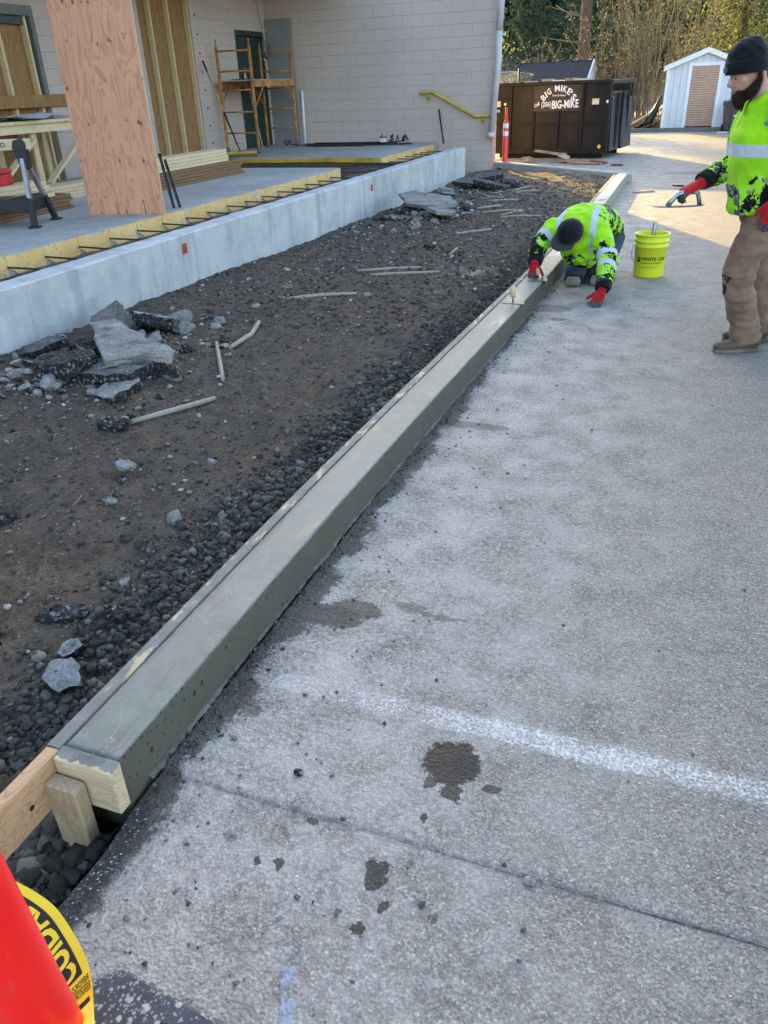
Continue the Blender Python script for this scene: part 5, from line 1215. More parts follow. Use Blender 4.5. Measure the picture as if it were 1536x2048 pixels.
# ------------------------------------------------------------------ bucket
bk = empty('bucket', (-.272, 7.54, 0)); tag(bk, 'bright yellow five gallon bucket with black lettering on the asphalt', 'bucket')
mb = MB(); mb.lathe([(.0, .004), (.118, .0), (.128, .006), (.130, .02), (.1385, .26), (.148, .264), (.148, .276), (.1395, .280), (.1405, .305), (.150, .309), (.150, .318), (.1415, .322), (.1435, .36), (.150, .363), (.150, .372), (.143, .374), (.138, .365), (.134, .27), (.126, .03), (.0, .028)], 40); mb.build('shell', 'bucket_yellow', bk)
mb = MB(); mb.lathe([(.0, .20), (.131, .20)], 30); mb.build('contents', 'galvanised', bk)
mb = MB(); mb.tube([(-.151, .0, .27), (-.162, -.02, .2), (-.150, -.05, .15), (-.135, -.08, .135)], .003, 6); mb.build('bail', 'bare_steel', bk)
def cyl_text(body, size, z, ang0, parent, mat_, bold=0.0, shear=0.0, rad=lambda zz: .1300+(.0085)*(zz-.02)/.24+.0012, xs=1.0):
    me = text_mesh(body, size, 0, bold, 'LEFT', shear, xs)
    bm = bmesh.new(); bm.from_mesh(me); bmesh.ops.triangulate(bm, faces=bm.faces); bmesh.ops.subdivide_edges(bm, edges=[e for e in bm.edges if e.calc_length() > .012], cuts=2); bm.to_mesh(me); bm.free()
    for v in me.vertices:
        zz = z + v.co.y; r_ = rad(zz); a = ang0 + v.co.x/r_; v.co = (r_*math.cos(a), r_*math.sin(a), zz)
    return add_obj('lettering', me, mat_, parent)
cyl_text('WHITE CAP', .042, .168, R(-120), bk, 'print_black', .0013, .12, xs=1.02)
cyl_text('BUILDING TRUST ON EVERY JOB', .0135, .135, R(-120), bk, 'print_black', .0004, .1)
cyl_text('1-800-944-8322  WHITECAP.COM', .0095, .098, R(-118), bk, 'print_black', .0002)
V = []; F = []
for i in range(24):
    t = 2*math.pi*i/24; a = R(-131) + .021*math.cos(t)/.136; zz = .162+.024*math.sin(t); V.append((.1365*math.cos(a), .1365*math.sin(a), zz))
me = bpy.data.meshes.new('emblem'); me.from_pydata(V, [], [tuple(range(24))]); add_obj('emblem', me, 'print_black', bk)
V = []
for (u, v) in ((-.016, .004), (-.004, .012), (.004, .007), (.015, .006), (.004, .000), (-.005, -.001)): a = R(-131)+u/.136; V.append((.1372*math.cos(a), .1372*math.sin(a), .162+v))
me = bpy.data.meshes.new('emblem'); me.from_pydata(V, [], [tuple(range(6))]); add_obj('emblem', me, 'bucket_yellow', bk)
tr = empty('margin_trowel', (-.285, 7.60, .21)); tag(tr, 'steel handled trowel standing in the yellow bucket', 'tool')
mb = MB(); mb.tube([(0, 0, .0), (.01, .0, .10)], .010, 8); mb.build('shank', 'galvanised', tr)
mb = MB(); mb.tube([(.01, 0, .08), (.014, 0, .14), (.02, .0, .235), (.0205, 0, .25)], [.013, .017, .0165, .010], 12); mb.build('handle', 'galvanised', tr)

# ------------------------------------------------------------------ delineators and caution tape
dl = empty('delineator_post', (-3.70, 17.12, .0)); tag(dl, 'slim orange delineator post with two white bands by the dumpster', 'delineator')
mb = MB(); mb.lathe([(.0, .0), (.16, .0), (.16, .03), (.06, .05), (.052, .06)], 20, c=(0, 0, .0)); mb.build('base', 'black_rubber', dl)
mb = MB(); mb.lathe([(.062, .05), (.058, .1), (.050, .86), (.034, .90), (.028, .93), (.036, .95), (.03, 1.0), (.022, 1.12), (.0, 1.13)], 18); mb.build('post', 'safety_orange', dl)
for z in (.62, .76): mb = MB(); mb.lathe([(.0575-.008*(z-.1)/.76+.004, z), (.0575-.008*(z-.02)/.76+.004, z+.085)], 18); mb.build('reflective_band', 'reflective_white', dl)
cn = empty('traffic_post', (-.845, .455, -.007)); tag(cn, 'bright red orange traffic post cut by the lower left corner', 'traffic post')
mb = MB(); mb.lathe([(.085, .03), (.078, .06), (.071, .1), (.066, .2), (.057, .4), (.048, .62), (.040, .85), (.036, 1.0), (.0, 1.02)], 40); mb.build('post', 'safety_red', cn)
hb, hc = .165, .045
pts = [(-hb+hc, -hb), (hb-hc, -hb), (hb, -hb+hc), (hb, hb-hc), (hb-hc, hb), (-hb+hc, hb), (-hb, hb-hc), (-hb, -hb+hc)]
mb = MB(); mb.prism(pts, .0, .045, 'z'); bs = mb.build('base', 'recycled_rubber', cn, bevel=.008, seg=2); bs.location = (.075, .035, 0); bs.rotation_euler = (0, 0, R(-6))
tm = text_mesh('lbs', .05, .001, .0008); add_obj('lettering', tm, 'black_rubber', cn, (.135, .13, .0465), (0, 0, R(8)))
OUT = [[-1.146, 0.696, 0.15], [-1.087, 0.69, 0.15], [-1.023, 0.676, 0.15], [-0.953, 0.645, 0.15], [-0.891, 0.61, 0.15], [-0.848, 0.575, 0.155], [-0.814, 0.542, 0.17], [-0.762, 0.494, 0.21], [-0.71, 0.447, 0.24]]
INN = [[-1.181, 0.624, 0.12], [-1.116, 0.612, 0.12], [-1.045, 0.598, 0.12], [-0.978, 0.568, 0.12], [-0.923, 0.543, 0.12], [-0.88, 0.531, 0.13], [-0.828, 0.516, 0.16], [-0.783, 0.483, 0.2], [-0.739, 0.434, 0.23]]
def catm(P, t):
    n = len(P)-1; f = max(0, min(n-1e-6, t*n)); i = int(f); u = f-i; p = [Vector(P[max(0, min(n, i+k))]) for k in (-1, 0, 1, 2)]
    return .5*((2*p[1]) + (-p[0]+p[2])*u + (2*p[0]-5*p[1]+4*p[2]-p[3])*u*u + (-p[0]+3*p[1]-3*p[2]+p[3])*u**3)
def rib(t, v, off=0.0):
    o, i_ = catm(OUT, t), catm(INN, t); p = o.lerp(i_, v)
    d = (catm(OUT, min(1, t+.01)) - catm(OUT, max(0, t-.01))); nn = d.cross(i_-o).normalized()
    if nn.dot(Vector((0, 0, 1.6))-p) < 0: nn = -nn
    return p + nn*off
tp = empty('caution_tape', tuple(rib(.5, .5))); tag(tp, 'loop of yellow and black caution tape hanging behind the red traffic post', 'tape'); o0 = Vector(tp.location)
def strip(name, t0, t1, v0, v1, off, mt, nt=40, nv=6):
    V = []; F = []
    for j in range(nt+1):
        for k in range(nv+1): V.append(tuple(rib(t0+(t1-t0)*j/nt, v0+(v1-v0)*k/nv, off)-o0))
    for j in range(nt):
        for k in range(nv): F.append((j*(nv+1)+k, (j+1)*(nv+1)+k, (j+1)*(nv+1)+k+1, j*(nv+1)+k+1))
    me = mesh_np(name, V, F); smooth(me); return add_obj(name, me, mt, tp)
strip('band', 0, .74, 0, 1, 0, 'tape_yellow'); strip('band_back', .735, 1, 0, 1, .0003, 'tape_back')
strip('print_block', .05, .545, .20, .92, .0007, 'print_black'); strip('print_block', .70, .735, .2, .9, .0007, 'print_black', 6)
def rib_text(body, t_start, dt, v_c, size_v, mt, off, bold):
    me = text_mesh(body, 1.0, 0, bold, 'LEFT'); bm = bmesh.new(); bm.from_mesh(me); bmesh.ops.triangulate(bm, faces=bm.faces)
    bmesh.ops.subdivide_edges(bm, edges=[e for e in bm.edges if e.calc_length() > .25], cuts=2); bm.to_mesh(me); bm.free()
    wx = max(v.co.x for v in me.vertices)
    for v in me.vertices: v.co = rib(t_start + dt*v.co.x/wx, v_c + v.co.y*size_v, off)-o0
    add_obj('lettering', me, mt, tp)
rib_text('CUIDADO', .535, -.50, .56, .82, 'tape_yellow', .0012, .035)
rib_text('REFORZADO', .585, .0001, .5, .1, 'print_black', .0012, .0) if False else None
def rib_text2(body, t_c, th, v0, v1, mt, off):
    """lettering running across the band"""
    me = text_mesh(body, 1.0, 0, .01, 'LEFT'); wx = max(v.co.x for v in me.vertices)
    for v in me.vertices: v.co = rib(t_c - th*v.co.y, v0 + (v1-v0)*v.co.x/wx, off)-o0
    add_obj('lettering', me, mt, tp)
rib_text2('REFORZADO', .588, .05, .06, .94, 'print_black', .0012); strip('print_bar', .612, .618, .04, .96, .0008, 'print_black', 3); rib_text2('REINFORCED', .645, .05, .06, .94, 'print_black', .0012)
# ------------------------------------------------------------------ dumpster
dm = empty('dumpster', (-1.95, 19.25, 0), R(-8)); tag(dm, 'black brown steel dumpster with white lettering behind the far curb', 'dumpster')
DL, DD, DH = 2.73, 2.1, 1.55
mb = MB(); mb.box(-DL, -.02, .06, .085, .14, 1.50); mb.box(-DL, -.02, DD-.03, DD, .14, 1.50); mb.box(-DL, -DL+.03, .085, DD-.03, .14, 1.5); mb.box(-.05, -.02, .085, DD-.03, .14, 1.3); mb.box(-DL+.03, -.05, .085, DD-.03, .14, .17); mb.build('body', 'dumpster_paint', dm)
def dbar(name, x0, x1, y0, y1, z0, z1, mt='dumpster_paint', b=.006): m_ = MB(); m_.box(x0, x1, y0, y1, z0, z1); return m_.build(name, mt, dm, bevel=b)
dbar('top_rail', -DL-.02, .02, .0, .10, 1.48, 1.55); dbar('top_rail', -DL-.02, .02, DD-.06, DD+.04, 1.48, 1.55); dbar('top_rail', -.04, .045, .102, DD-.062, 1.46, 1.54)
dbar('bottom_rail', -DL, .0, .01, .06, .10, .20); dbar('skid', -DL+.2, -.1, .25, .35, .0, .14); dbar('skid', -DL+.2, -.1, 1.6, 1.7, .0, .14)
for x in (-2.69, -2.22, -.57, -.02): dbar('rib', x-.03, x+.03, .012, .06, .205, 1.478)
for x in (-1.67, -1.10): dbar('rib', x-.03, x+.03, .014, .06, .205, .955)
dbar('mid_rail', -2.66, -.05, .004, .0135, .70, .735)
for z in (.42, .98, 1.22): dbar('short_rail', -2.66, -2.25, .02, .06, z, z+.03)
dbar('sign_plate', -1.68, -.60, .030, .058, .96, 1.478, 'sign_brown', .003)
# right end: recessed navy panel, leaning flap, corner posts
dbar('corner_post', .0, .05, .0, .06, .12, 1.478); dbar('corner_post', .0, .05, DD-.06, DD, .12, 1.478)
mb = MB(); mb.prism([(.02, .14), (.09, .14), (.05, 1.22), (.02, 1.22)], .12, .95, 'y'); mb.build('end_door', 'dumpster_navy', dm, bevel=.01)
mb = MB(); mb.prism([(.02, .14), (.14, .14), (.06, 1.18), (.02, 1.18)], 1.0, 1.95, 'y'); mb.build('end_door', 'dumpster_navy', dm, bevel=.01)
for y in (.97, .55, 1.5): dbar('hinge', .05, .12, y-.02, y+.02, .2, 1.3, 'black_plastic')
for (x, z, w_, h_, mt) in ((-2.52, 1.13, .10, .115, 'sticker_cream'), (-2.36, 1.125, .05, .05, 'sign_white'), (-.29, 1.135, .15, .115, 'sticker_cream'), (-.02, 1.13, .05, .055, 'sign_white')):
    m_ = MB(); m_.box(x-w_/2, x+w_/2, .052 if x < -.1 else .009, .054 if x < -.1 else .0112, z-h_/2, z+h_/2); m_.build('sticker', mt, dm)
mb = MB(); mb.tube([(-.13, .053, .245), (-.13, .058, .245)], .04, 16); mb.build('sticker', 'sticker_yellow', dm)
def put_text(body, h, w_, x, z, rot=0.0, bold=.02, shear=0.0):
    """lettering scaled to a height and a width"""
    me = text_mesh(body, 1.0, 0, bold, 'CENTER', shear); xs_ = [v.co.x for v in me.vertices]; ys_ = [v.co.y for v in me.vertices]
    c = Vector(((max(xs_)+min(xs_))/2, (max(ys_)+min(ys_))/2, 0)); me.transform(Matrix.Diagonal((w_/(max(xs_)-min(xs_)), h/(max(ys_)-min(ys_)), 1, 1)) @ Matrix.Translation(-c))
    o = add_obj('lettering', me, 'sign_white', dm, (x, .0280, z)); o.rotation_euler = (Matrix.Rotation(R(90), 3, 'X') @ Matrix.Rotation(rot, 3, 'Z')).to_euler(); return o
s_ = "BIG MIKE'S"; Rr = .46; cx, cz = -1.115, .955
wd = {'B': 1, 'I': .5, 'G': 1.05, ' ': .65, 'M': 1.3, 'K': 1.05, 'E': .95, "'": .4, 'S': 1.0}; tot = sum(wd[c] for c in s_); acc = 0
for c in s_:
    a = R(60) - R(120)*(acc + wd[c]/2)/tot; acc += wd[c]
    if c != ' ': put_text(c, .125 if c != "'" else .05, .088*wd[c] if c != 'I' else .03, cx - Rr*math.sin(a)*.93, cz + Rr*math.cos(a) + (.04 if c == "'" else 0), a*.8, .03)
put_text('Trash & Dump', .042, .30, -1.11, 1.268, 0, .02, .25); put_text('Call', .065, .13, -1.60, 1.10, R(28), .03, .2); put_text('(206)', .135, .22, -1.385, 1.09, R(2), .02); put_text('BIG-MIKE', .165, .60, -.955, 1.10, R(2), .03)
for i in range(9):
    m_ = MB(); x = rnd.uniform(-2.0, -.3); m_.prism([(x, .2), (x+.12, .26), (x+.2, .5), (x+.05, .6)], 1.40, 1.53+rnd.random()*.07, 'z'); tag(m_.build('debris', rnd.choice(['scrap_wood', 'stucco_cream', 'snow_scrap']), None), 'loose debris scrap poking above the dumpster rim', 'debris', 'scraps in the dumpster')
    ob = bpy.data.objects[-1] if False else None
for o in [o for o in col.objects if o.get('group') == 'scraps in the dumpster']: o.location = dm.location; o.rotation_euler = dm.rotation_euler
# scrap boards on the ground before it
SCR = [((-3.55, 18.55), (-3.35, 18.35), .22, .03, .10, 'scrap_wood', 'small wood block on the ground left in front of the dumpster'), ((-3.35, 18.75), (-2.75, 18.35), .13, .035, .22, 'scrap_wood', 'tilted plank end in front of the dumpster'),
       ((-3.05, 18.6), (-2.75, 19.0), .10, .035, .18, 'scrap_wood', 'short plank crossing the tilted plank before the dumpster'), ((-2.75, 18.55), (-1.95, 18.45), .55, .02, .04, 'scrap_ply', 'reddish plywood offcut flat on the ground before the dumpster'),
       ((-2.55, 18.2), (-1.85, 18.1), .30, .02, .02, 'scrap_ply', 'front most plywood strip before the dumpster'), ((-2.1, 18.25), (-1.75, 18.15), .10, .03, .06, 'rust_red', 'rusty short piece at the right end of the scrap boards'), ((-2.85, 18.85), (-2.65, 18.8), .18, .05, .12, 'stucco_cream', 'pale block among the scrap boards'), ((-1.62, 17.75), (-1.40, 17.7), .12, .03, .02, 'rust_red', 'small rusty scrap lying right of the dumpster corner')]
for a, b_, w_, h_, z, mt, lb in SCR:
    mb = MB(); mb.bar((*a, z-.0), (*b_, max(.02, z-.05)), w_, h_); tag(mb.build('scrap_board', mt, bevel=.003), lb, 'scrap')

# ------------------------------------------------------------------ shed, bin, pile and timber beyond
SY = 29.0
sh = empty('storage_shed', (-.11, SY, .02)); tag(sh, 'small white storage shed with tan roll up door', 'shed')
HWs, EV, PK = 1.09, 1.78, 2.17
nb = 11; bw = 2*HWs/nb
for i in range(nb):
    x0 = -HWs + i*bw; x1 = x0+bw-.008; f = lambda x: EV + (PK-EV)*(1-abs(x)/HWs)
    segs = [(.0, None)]
    if -.50 < (x0+x1)/2 < .50: segs = [(1.78, None)]
    for (zb, _) in segs:
        mb = MB(); pp = [(x0, zb), (x1, zb), (x1, f(x1)-.03)] + ([(0, PK-.03)] if x0 < 0 < x1 else []) + [(x0, f(x0)-.03)]; mb.prism(pp, 0, .03, 'y'); mb.build('siding_board', 'siding_white', sh)
mb = MB(); mb.prism([(-HWs+.01, .0), (HWs-.01, 0), (HWs-.01, EV-.04), (0, PK-.05), (-HWs+.01, EV-.04)], .035, 2.2, 'y'); mb.build('wall_box', 'siding_white', sh)
for s in (-1, 1):
    mb = MB(); mb.prism([(0, PK), (s*(HWs+.12), EV-.06), (s*(HWs+.12), EV-.0), (0, PK+.07)], -.10, 2.3, 'y'); mb.build('roof_panel', 'trim_white', sh)
    mb = MB(); mb.prism([(0, PK-.06), (s*(HWs+.13), EV-.13), (s*(HWs+.13), EV+.01), (0, PK+.085)], -.13, -.102, 'y'); mb.build('fascia', 'trim_white', sh)
    mb = MB(); mb.box(s*HWs-.045, s*HWs+.045, -.012, .028, 0, EV-.08); mb.build('corner_trim', 'trim_white', sh)
for (x0, x1, z0, z1) in ((-.50, -.40, .06, 1.76), (.40, .50, .06, 1.76), (-.50, .50, 1.762, 1.86)):
    mb = MB(); mb.box(x0, x1, -.03, -.002, z0, z1); mb.build('door_trim', 'trim_white', sh)
dr = MB()
for i in range(26):
    z = .10 + i*.0635; dr.prism([(-.0, z), (-.020, z+.02), (-.020, z+.045), (-.0, z+.0625)], -.40, .40, 'x')
rd = dr.build('rollup_door', 'rollup_tan', sh)
mb = MB(); mb.box(-.41, .41, -.03, .0, .05, .098); mb.build('door_sill', 'dark_steel', sh)
mb = MB(); mb.box(-HWs-.05, HWs+.6, -.05, .03, -.02, .0) ; mb.build('skid_board', 'frame_grey', sh)
mb = MB(); mb.box(-2.9, 2.5, 28.45, 28.62, -.002, .11); tag(mb.build('timber_edging', 'frame_grey', bevel=.01), 'dark timber edging along the yard in front of the shed', 'edging')
bn = empty('trash_bin', (.86, 28.2, 0), R(10)); tag(bn, 'dark brown wheeled trash bin beside the white shed', 'bin')
mb = MB()
mb.add([(-.21, -.22, .03), (.21, -.22, .03), (.21, .22, .03), (-.21, .22, .03), (-.28, -.28, .76), (.28, -.28, .76), (.28, .28, .76), (-.28, .28, .76)], [(0, 3, 2, 1), (0, 1, 5, 4), (1, 2, 6, 5), (2, 3, 7, 6), (3, 0, 4, 7), (4, 5, 6, 7)]); mb.build('body', 'bin_brown', bn, bevel=.02, seg=2)
mb = MB(); mb.box(-.30, .30, -.30, .30, .70, .77); mb.build('rim', 'bin_brown', bn, bevel=.015)
mb = MB(); mb.prism([(-.30, .775), (.30, .775), (.28, .83), (0, .86), (-.28, .83)], -.31, .31, 'y'); mb.build('lid', 'bin_lid', bn, bevel=.015)
mb = MB(); mb.prism([(-.10, .10), (.10, .10), (.12, .62), (-.12, .62)], -.285, -.24, 'y'); mb.build('front_panel', 'bin_lid', bn, bevel=.01)
mb = MB(); mb.box(-.05, .05, -.29, -.284, .42, .45); mb.build('sticker', 'sign_white', bn)
for s in (-1, 1): mb = MB(); mb.tube([(s*.2, .22, .10), (s*.25, .22, .10)], .10, 14); mb.build('wheel', 'black_rubber', bn)
mb = MB(); mb.prism([(.45, 27.5), (.62, 27.52), (.8, 27.5), (.7, 27.62), (.5, 27.6)], .0, .03, 'z'); tag(mb.build('white_scrap', 'snow_scrap', bevel=.01), 'bit of white scrap on the ground before the trash bin', 'scrap')
wp = empty('board_pile', (-1.75, 29.7, 0)); tag(wp, 'leaning boards and black tarp piled at the left of the shed', 'pile')
for i, (a, b_, mt) in enumerate((((-.75, -.3, .02), (.2, .1, .55), 'scrap_ply'), ((-.6, -.25, .02), (.35, .1, .42), 'scrap_wood'), ((-.3, -.4, .02), (.4, .0, .25), 'brown_lumber'), ((-.2, -.2, .05), (.45, .2, .7), 'dark_steel'))):
    mb = MB(); mb.bar(a, b_, .5, .02, up=(-.3, 0, 1)); mb.build('plank', mt, wp)
mb = MB(); mb.tube([(.0, -.25, .03), (.12, -.22, .3), (.28, -.18, .6), (.42, -.1, 1.0)], [.16, .13, .10, .05], 10); mb.build('tarp', 'tarp_black', wp)

hs = empty('low_house', (-5.7, 34, 0)); tag(hs, 'low outbuilding with dark shingled roof behind the dumpster', 'building')
mb = MB(); mb.box(-1.30, 1.42, 0, 3.0, -.2, 1.46); mb.build('wall', 'stucco_cream', hs)
mb = MB(); mb.prism([(0, 1.46), (3.0, 1.46), (1.5, 2.12)], 1.30, 1.40, 'x'); mb.build('gable', 'trim_white', hs)
for k in range(12):
    for s in (0, 1):
        t0, t1 = k/12, (k+1)/12; y0, y1 = (-.25+1.75*t0, -.25+1.75*t1+.03) if s == 0 else (3.25-1.75*t0, 3.25-1.75*t1-.03); z0, z1 = 1.40+.78*t0, 1.40+.78*t1
        mb = MB(); mb.add([(-1.40, y0, z0+.012), (1.36, y0, z0+.012), (1.36, y1, z1+.012), (-1.40, y1, z1+.012), (-1.40, y0, z0-.01), (1.36, y0, z0-.01), (1.36, y1, z1-.02), (-1.40, y1, z1-.02)], [(0, 1, 2, 3), (7, 6, 5, 4), (0, 4, 5, 1), (1, 5, 6, 2), (3, 7, 4, 0), (2, 6, 7, 3)]); mb.build('shingle_course', 'shingle', hs)
mb = MB(); mb.box(1.365, 1.47, -.3, 3.3, 1.30, 1.34) ; mb.build('eave_board', 'trim_white', hs)
for s in (0, 1):
    mb = MB(); y0 = -.28 if s == 0 else 3.28; mb.bar((1.42, y0, 1.38), (1.42, 1.5, 2.17), .05, .10); mb.build('barge_board', 'trim_white', hs)
for x in (-1.36, 1.25): mb = MB(); mb.prism([(x-.06, 1.45), (x+.08, 1.42), (x+.05, 1.58)], 2.19, 2.23, 'z'); mb.build('ridge_cap', 'stucco_cream', hs)
fn = empty('chain_link_fence', (-7.6, 31.5, 0)); tag(fn, 'chain link fence beside the low outbuilding', 'fence')
for x in (-.9, .35, 1.2): mb = MB(); mb.tube([(x, 0, 0), (x, 0, 1.95)], .035, 8); mb.build('post', 'black_plastic', fn)
mb = MB(); mb.tube([(-2.5, 0, 1.86), (1.2, 0, 1.86)], .02, 8); mb.build('top_rail', 'galvanised', fn)
mb = MB()
for i in range(70):
    x = -2.6 + i*.055
    for s in (-1, 1): mb.tube([(x, 0, .9), (x+s*.95*.6, 0, 1.85)], .0035, 3, caps=False)
mb.build('wire_mesh', 'fence_wire', fn)

# ------------------------------------------------------------------ trees and thicket
tag(add_obj('hillside', mesh_np('hillside', [(-70, 44, -.35), (90, 44, -.35), (90, 110, 13), (4, 110, 13), (-14, 110, 5), (-70, 110, 4)], [(0, 1, 2, 3, 4, 5)]) if False else (lambda: (lambda mb_: (mb_.add([(-70, 44, -.35), (-10, 44, -.35), (90, 44, -.35), (90, 110, 12), (-10, 110, 6), (-70, 110, 4)], [(0, 1, 4, 5), (1, 2, 3, 4)]), mb_.mesh('hillside'))[1])(MB()))(), 'forest_floor'), kind='structure')
def leaves_mesh(name, P, size, mat_, parent, droop=.3, asp=2.2):
    P = np.asarray(P, np.float32); n = len(P)
    d = npr.normal(size=(n, 3)).astype(np.float32); d[:, 2] -= droop; d /= np.linalg.norm(d, axis=1)[:, None]
    e = np.cross(d, npr.normal(size=(n, 3))); e /= np.linalg.norm(e, axis=1)[:, None]+1e-6
    s = (size*npr.uniform(.6, 1.4, n))[:, None]
    V = np.empty((n, 4, 3), np.float32); V[:, 0] = P; V[:, 1] = P + d*s*.5 + e*s/asp*.5; V[:, 2] = P + d*s; V[:, 3] = P + d*s*.5 - e*s/asp*.5
    F = np.arange(n*4, dtype=np.int32).reshape(n, 4); me = mesh_np(name, V.reshape(-1, 3), F)
    at = me.attributes.new('tone', 'FLOAT', 'POINT'); at.data.foreach_set('value', np.repeat(npr.uniform(0, 1, n).astype(np.float32), 4))
    return add_obj(name, me, mat_, parent)
def conifer(x, y, z, H, Rm, label, leaf='conifer_leaf', n_w=22, per=7, size=.35, grp='dark conifers behind the yard', z0=.08, dens=16):
    t = empty('conifer_tree', (x, y, z)); tag(t, label, 'tree', grp)
    mb = MB(); mb.tube([(0, 0, -.3), (.05, 0, H*.5), (0, 0, H*.97)], [.022*H, .014*H, .003*H], 8); mb.build('trunk', 'bark', t)
    P = []; bm_ = MB()
    for i in range(n_w):
        f = z0 + (1-z0)*(i+rnd.random()*.6)/n_w; h = f*H; L_ = Rm*(1-f)**.8*(.75+.5*rnd.random()) + .15
        for k in range(per):
            a = rnd.random()*6.283; l = L_*(.7+.5*rnd.random()); dr_ = .25+.25*rnd.random()
            bm_.tube([(0, 0, h), (math.cos(a)*l*.6, math.sin(a)*l*.6, h-dr_*l*.25), (math.cos(a)*l, math.sin(a)*l, h-dr_*l*.7)], [.02, .012, .004], 3, caps=False)
            for q in range(dens):
                u = .15 + .85*rnd.random(); w_ = .16*l+.08; P.append((math.cos(a)*l*u+rnd.gauss(0, w_), math.sin(a)*l*u+rnd.gauss(0, w_), h-dr_*l*u*u*.7+rnd.gauss(0, .10)))
    tag(bm_.build('branches', 'bark', t), kind='stuff'); tag(leaves_mesh('crown', P, size, leaf, t, .5), kind='stuff'); return t
k = 0
CON = sorted(((-15.5, 80, 9.0, 2.6), (-12.5, 84, 9.5, 2.8), (-10.3, 77, 8.6, 2.5), (-7.6, 82, 9.6, 2.8), (-4.8, 70, 9, 2.8), (-5.9, 60, 8.5, 2.4), (-3.0, 62, 9.5, 2.6), (-.6, 58, 9.5, 2.6), (1.8, 60, 10, 2.8), (4.2, 57, 10, 2.6), (6.5, 60, 10, 2.8), (-13.8, 72, 8.0, 2.4), (-9.0, 70, 8.0, 2.4)), key=lambda c: c[0]/c[1])
ORD = ['leftmost', 'second', 'third', 'fourth', 'fifth', 'sixth', 'seventh', 'eighth', 'ninth', 'tenth', 'eleventh', 'twelfth', 'rightmost']
for (x, y, H, Rm) in CON:
    conifer(x, y, max(-.3, (y-44)*.09-.3), H, Rm, f'{ORD[k]} of the dark far conifers behind the yard' + ('' if k in (0, 12) else ', counted from the left')); k += 1
conifer(-10.6, 41, -.3, 8.0, 2.7, 'conifer with sunlit sprays just right of the building corner', 'cedar_leaf', 22, 8, .17, grp=None, z0=.35, dens=22)
conifer(1.0, 40, -.3, 9.5, 2.6, 'sunlit yellow green cedar behind the white shed', 'cedar_leaf', 26, 9, .16, grp=None, z0=.22, dens=34)
conifer(3.4, 39, -.3, 9.0, 2.3, 'second sunlit cedar at the right edge behind the man', 'cedar_leaf', 24, 8, .16, grp=None, z0=.2, dens=30)
# far wood, one mass
P = [(npr.uniform(-30, 26), npr.uniform(90, 102), 0) for _ in range(42000)]; P = [(x, y, 4+npr.random()**.8*(9+2*math.sin(x*.7)+1.5*math.sin(x*1.9))) for x, y, _ in P]
o = leaves_mesh('far_wood', P, 1.0, 'conifer_leaf', None, .4, 1.6); tag(o, 'dark mass of far woods closing the view', 'woods', kind='stuff')
# bare trunk
bt = empty('bare_tree', (-5.35, 40, -.3)); tag(bt, 'tall bare brown tree trunk behind the dumpster', 'tree')
mb = MB(); mb.tube([(0, 0, 0), (.05, 0, 3), (.0, 0, 7), (.1, 0, 13)], [.30, .25, .21, .10], 10); mb.build('trunk', 'bark', bt)
for i in range(16):
    a = rnd.random()*6.28; h = 2.5+9*rnd.random(); l = .8+1.6*rnd.random(); mb = MB(); mb.tube([(0, 0, h), (math.cos(a)*l*.5, math.sin(a)*l*.5, h+.15), (math.cos(a)*l, math.sin(a)*l, h+.1+.5*rnd.random())], [.035, .022, .008], 5); mb.build('limb', 'twig_bark', bt)
def thicket(x, y, n, sx, sy, H, label, bud='bud_leaf', spread=.22, nt=9, bark='twig_bark'):
    t = empty('bare_shrub', (x, y, -.3)); tag(t, label, 'shrub')
    ms, mt_ = MB(), MB(); P = []
    for i in range(n):
        bx, by = rnd.gauss(0, sx), rnd.gauss(0, sy); h = H*(.65+.45*rnd.random()); lx, ly = bx*spread*2.2+rnd.gauss(0, .75), by*spread+rnd.gauss(0, .6); ph = rnd.random()*6
        def at(u): return Vector((bx + lx*u*u*1.6 +   .10*math.sin(u*6+ph)+.06*math.sin(u*13+ph*2), by + ly*u*u*1.6, h*u))
        r0 = rnd.uniform(.018, .045); ms.tube([at(u) for u in (0, .2, .4, .6, .8, 1)], [r0, r0*.9, r0*.75, r0*.55, r0*.35, r0*.12], 5, caps=False)
        for q in range(nt):
            u = .25+.72*rnd.random(); p = at(u); a = rnd.random()*6.28; l = (.5+1.1*rnd.random())*(1.15-u*.6); d = Vector((math.cos(a)*.9, math.sin(a)*.9, .55+.4*rnd.gauss(0, 1))).normalized()
            p1 = p + d*l*.5 + Vector((0, 0, .05)); p2 = p1 + (d+Vector((rnd.gauss(0, .3), rnd.gauss(0, .3), .1))).normalized()*l*.5
            mt_.tube([p, p1, p2], [.009, .006, .003], 3, caps=False)
            for _ in range(7): v = p.lerp(p2, .3+.7*rnd.random()); P.append((v.x+rnd.gauss(0, .05), v.y+rnd.gauss(0, .05), v.z+rnd.gauss(0, .05)))
    tag(ms.build('stems', bark, t), kind='stuff'); tag(mt_.build('twigs', bark, t), kind='stuff'); tag(leaves_mesh('buds', P, .055, bud, t, .0, 1.6), kind='stuff'); return t
thicket(-2.3, 35.2, 44, .55, .5, 6.0, 'dense bare shrub thicket left of the shed with sunlit buds', nt=11)
thicket(-4.0, 36.5, 15, .45, .4, 5.4, 'looser bare shrub between the tree trunk and the thicket', nt=11)
thicket(-.9, 37.5, 22, .6, .5, 6.5, 'bare shrub rising behind the shed roof', nt=11)
thicket(-8.4, 44, 16, .35, .3, 3.4, 'small pale bare shrub beyond the chain link fence', 'dry_leaf', .5, 6, 'pale_twig')
thicket(3.0, 36.8, 26, .8, .5, 6.0, 'bare shrub at the right edge behind the man', nt=9)
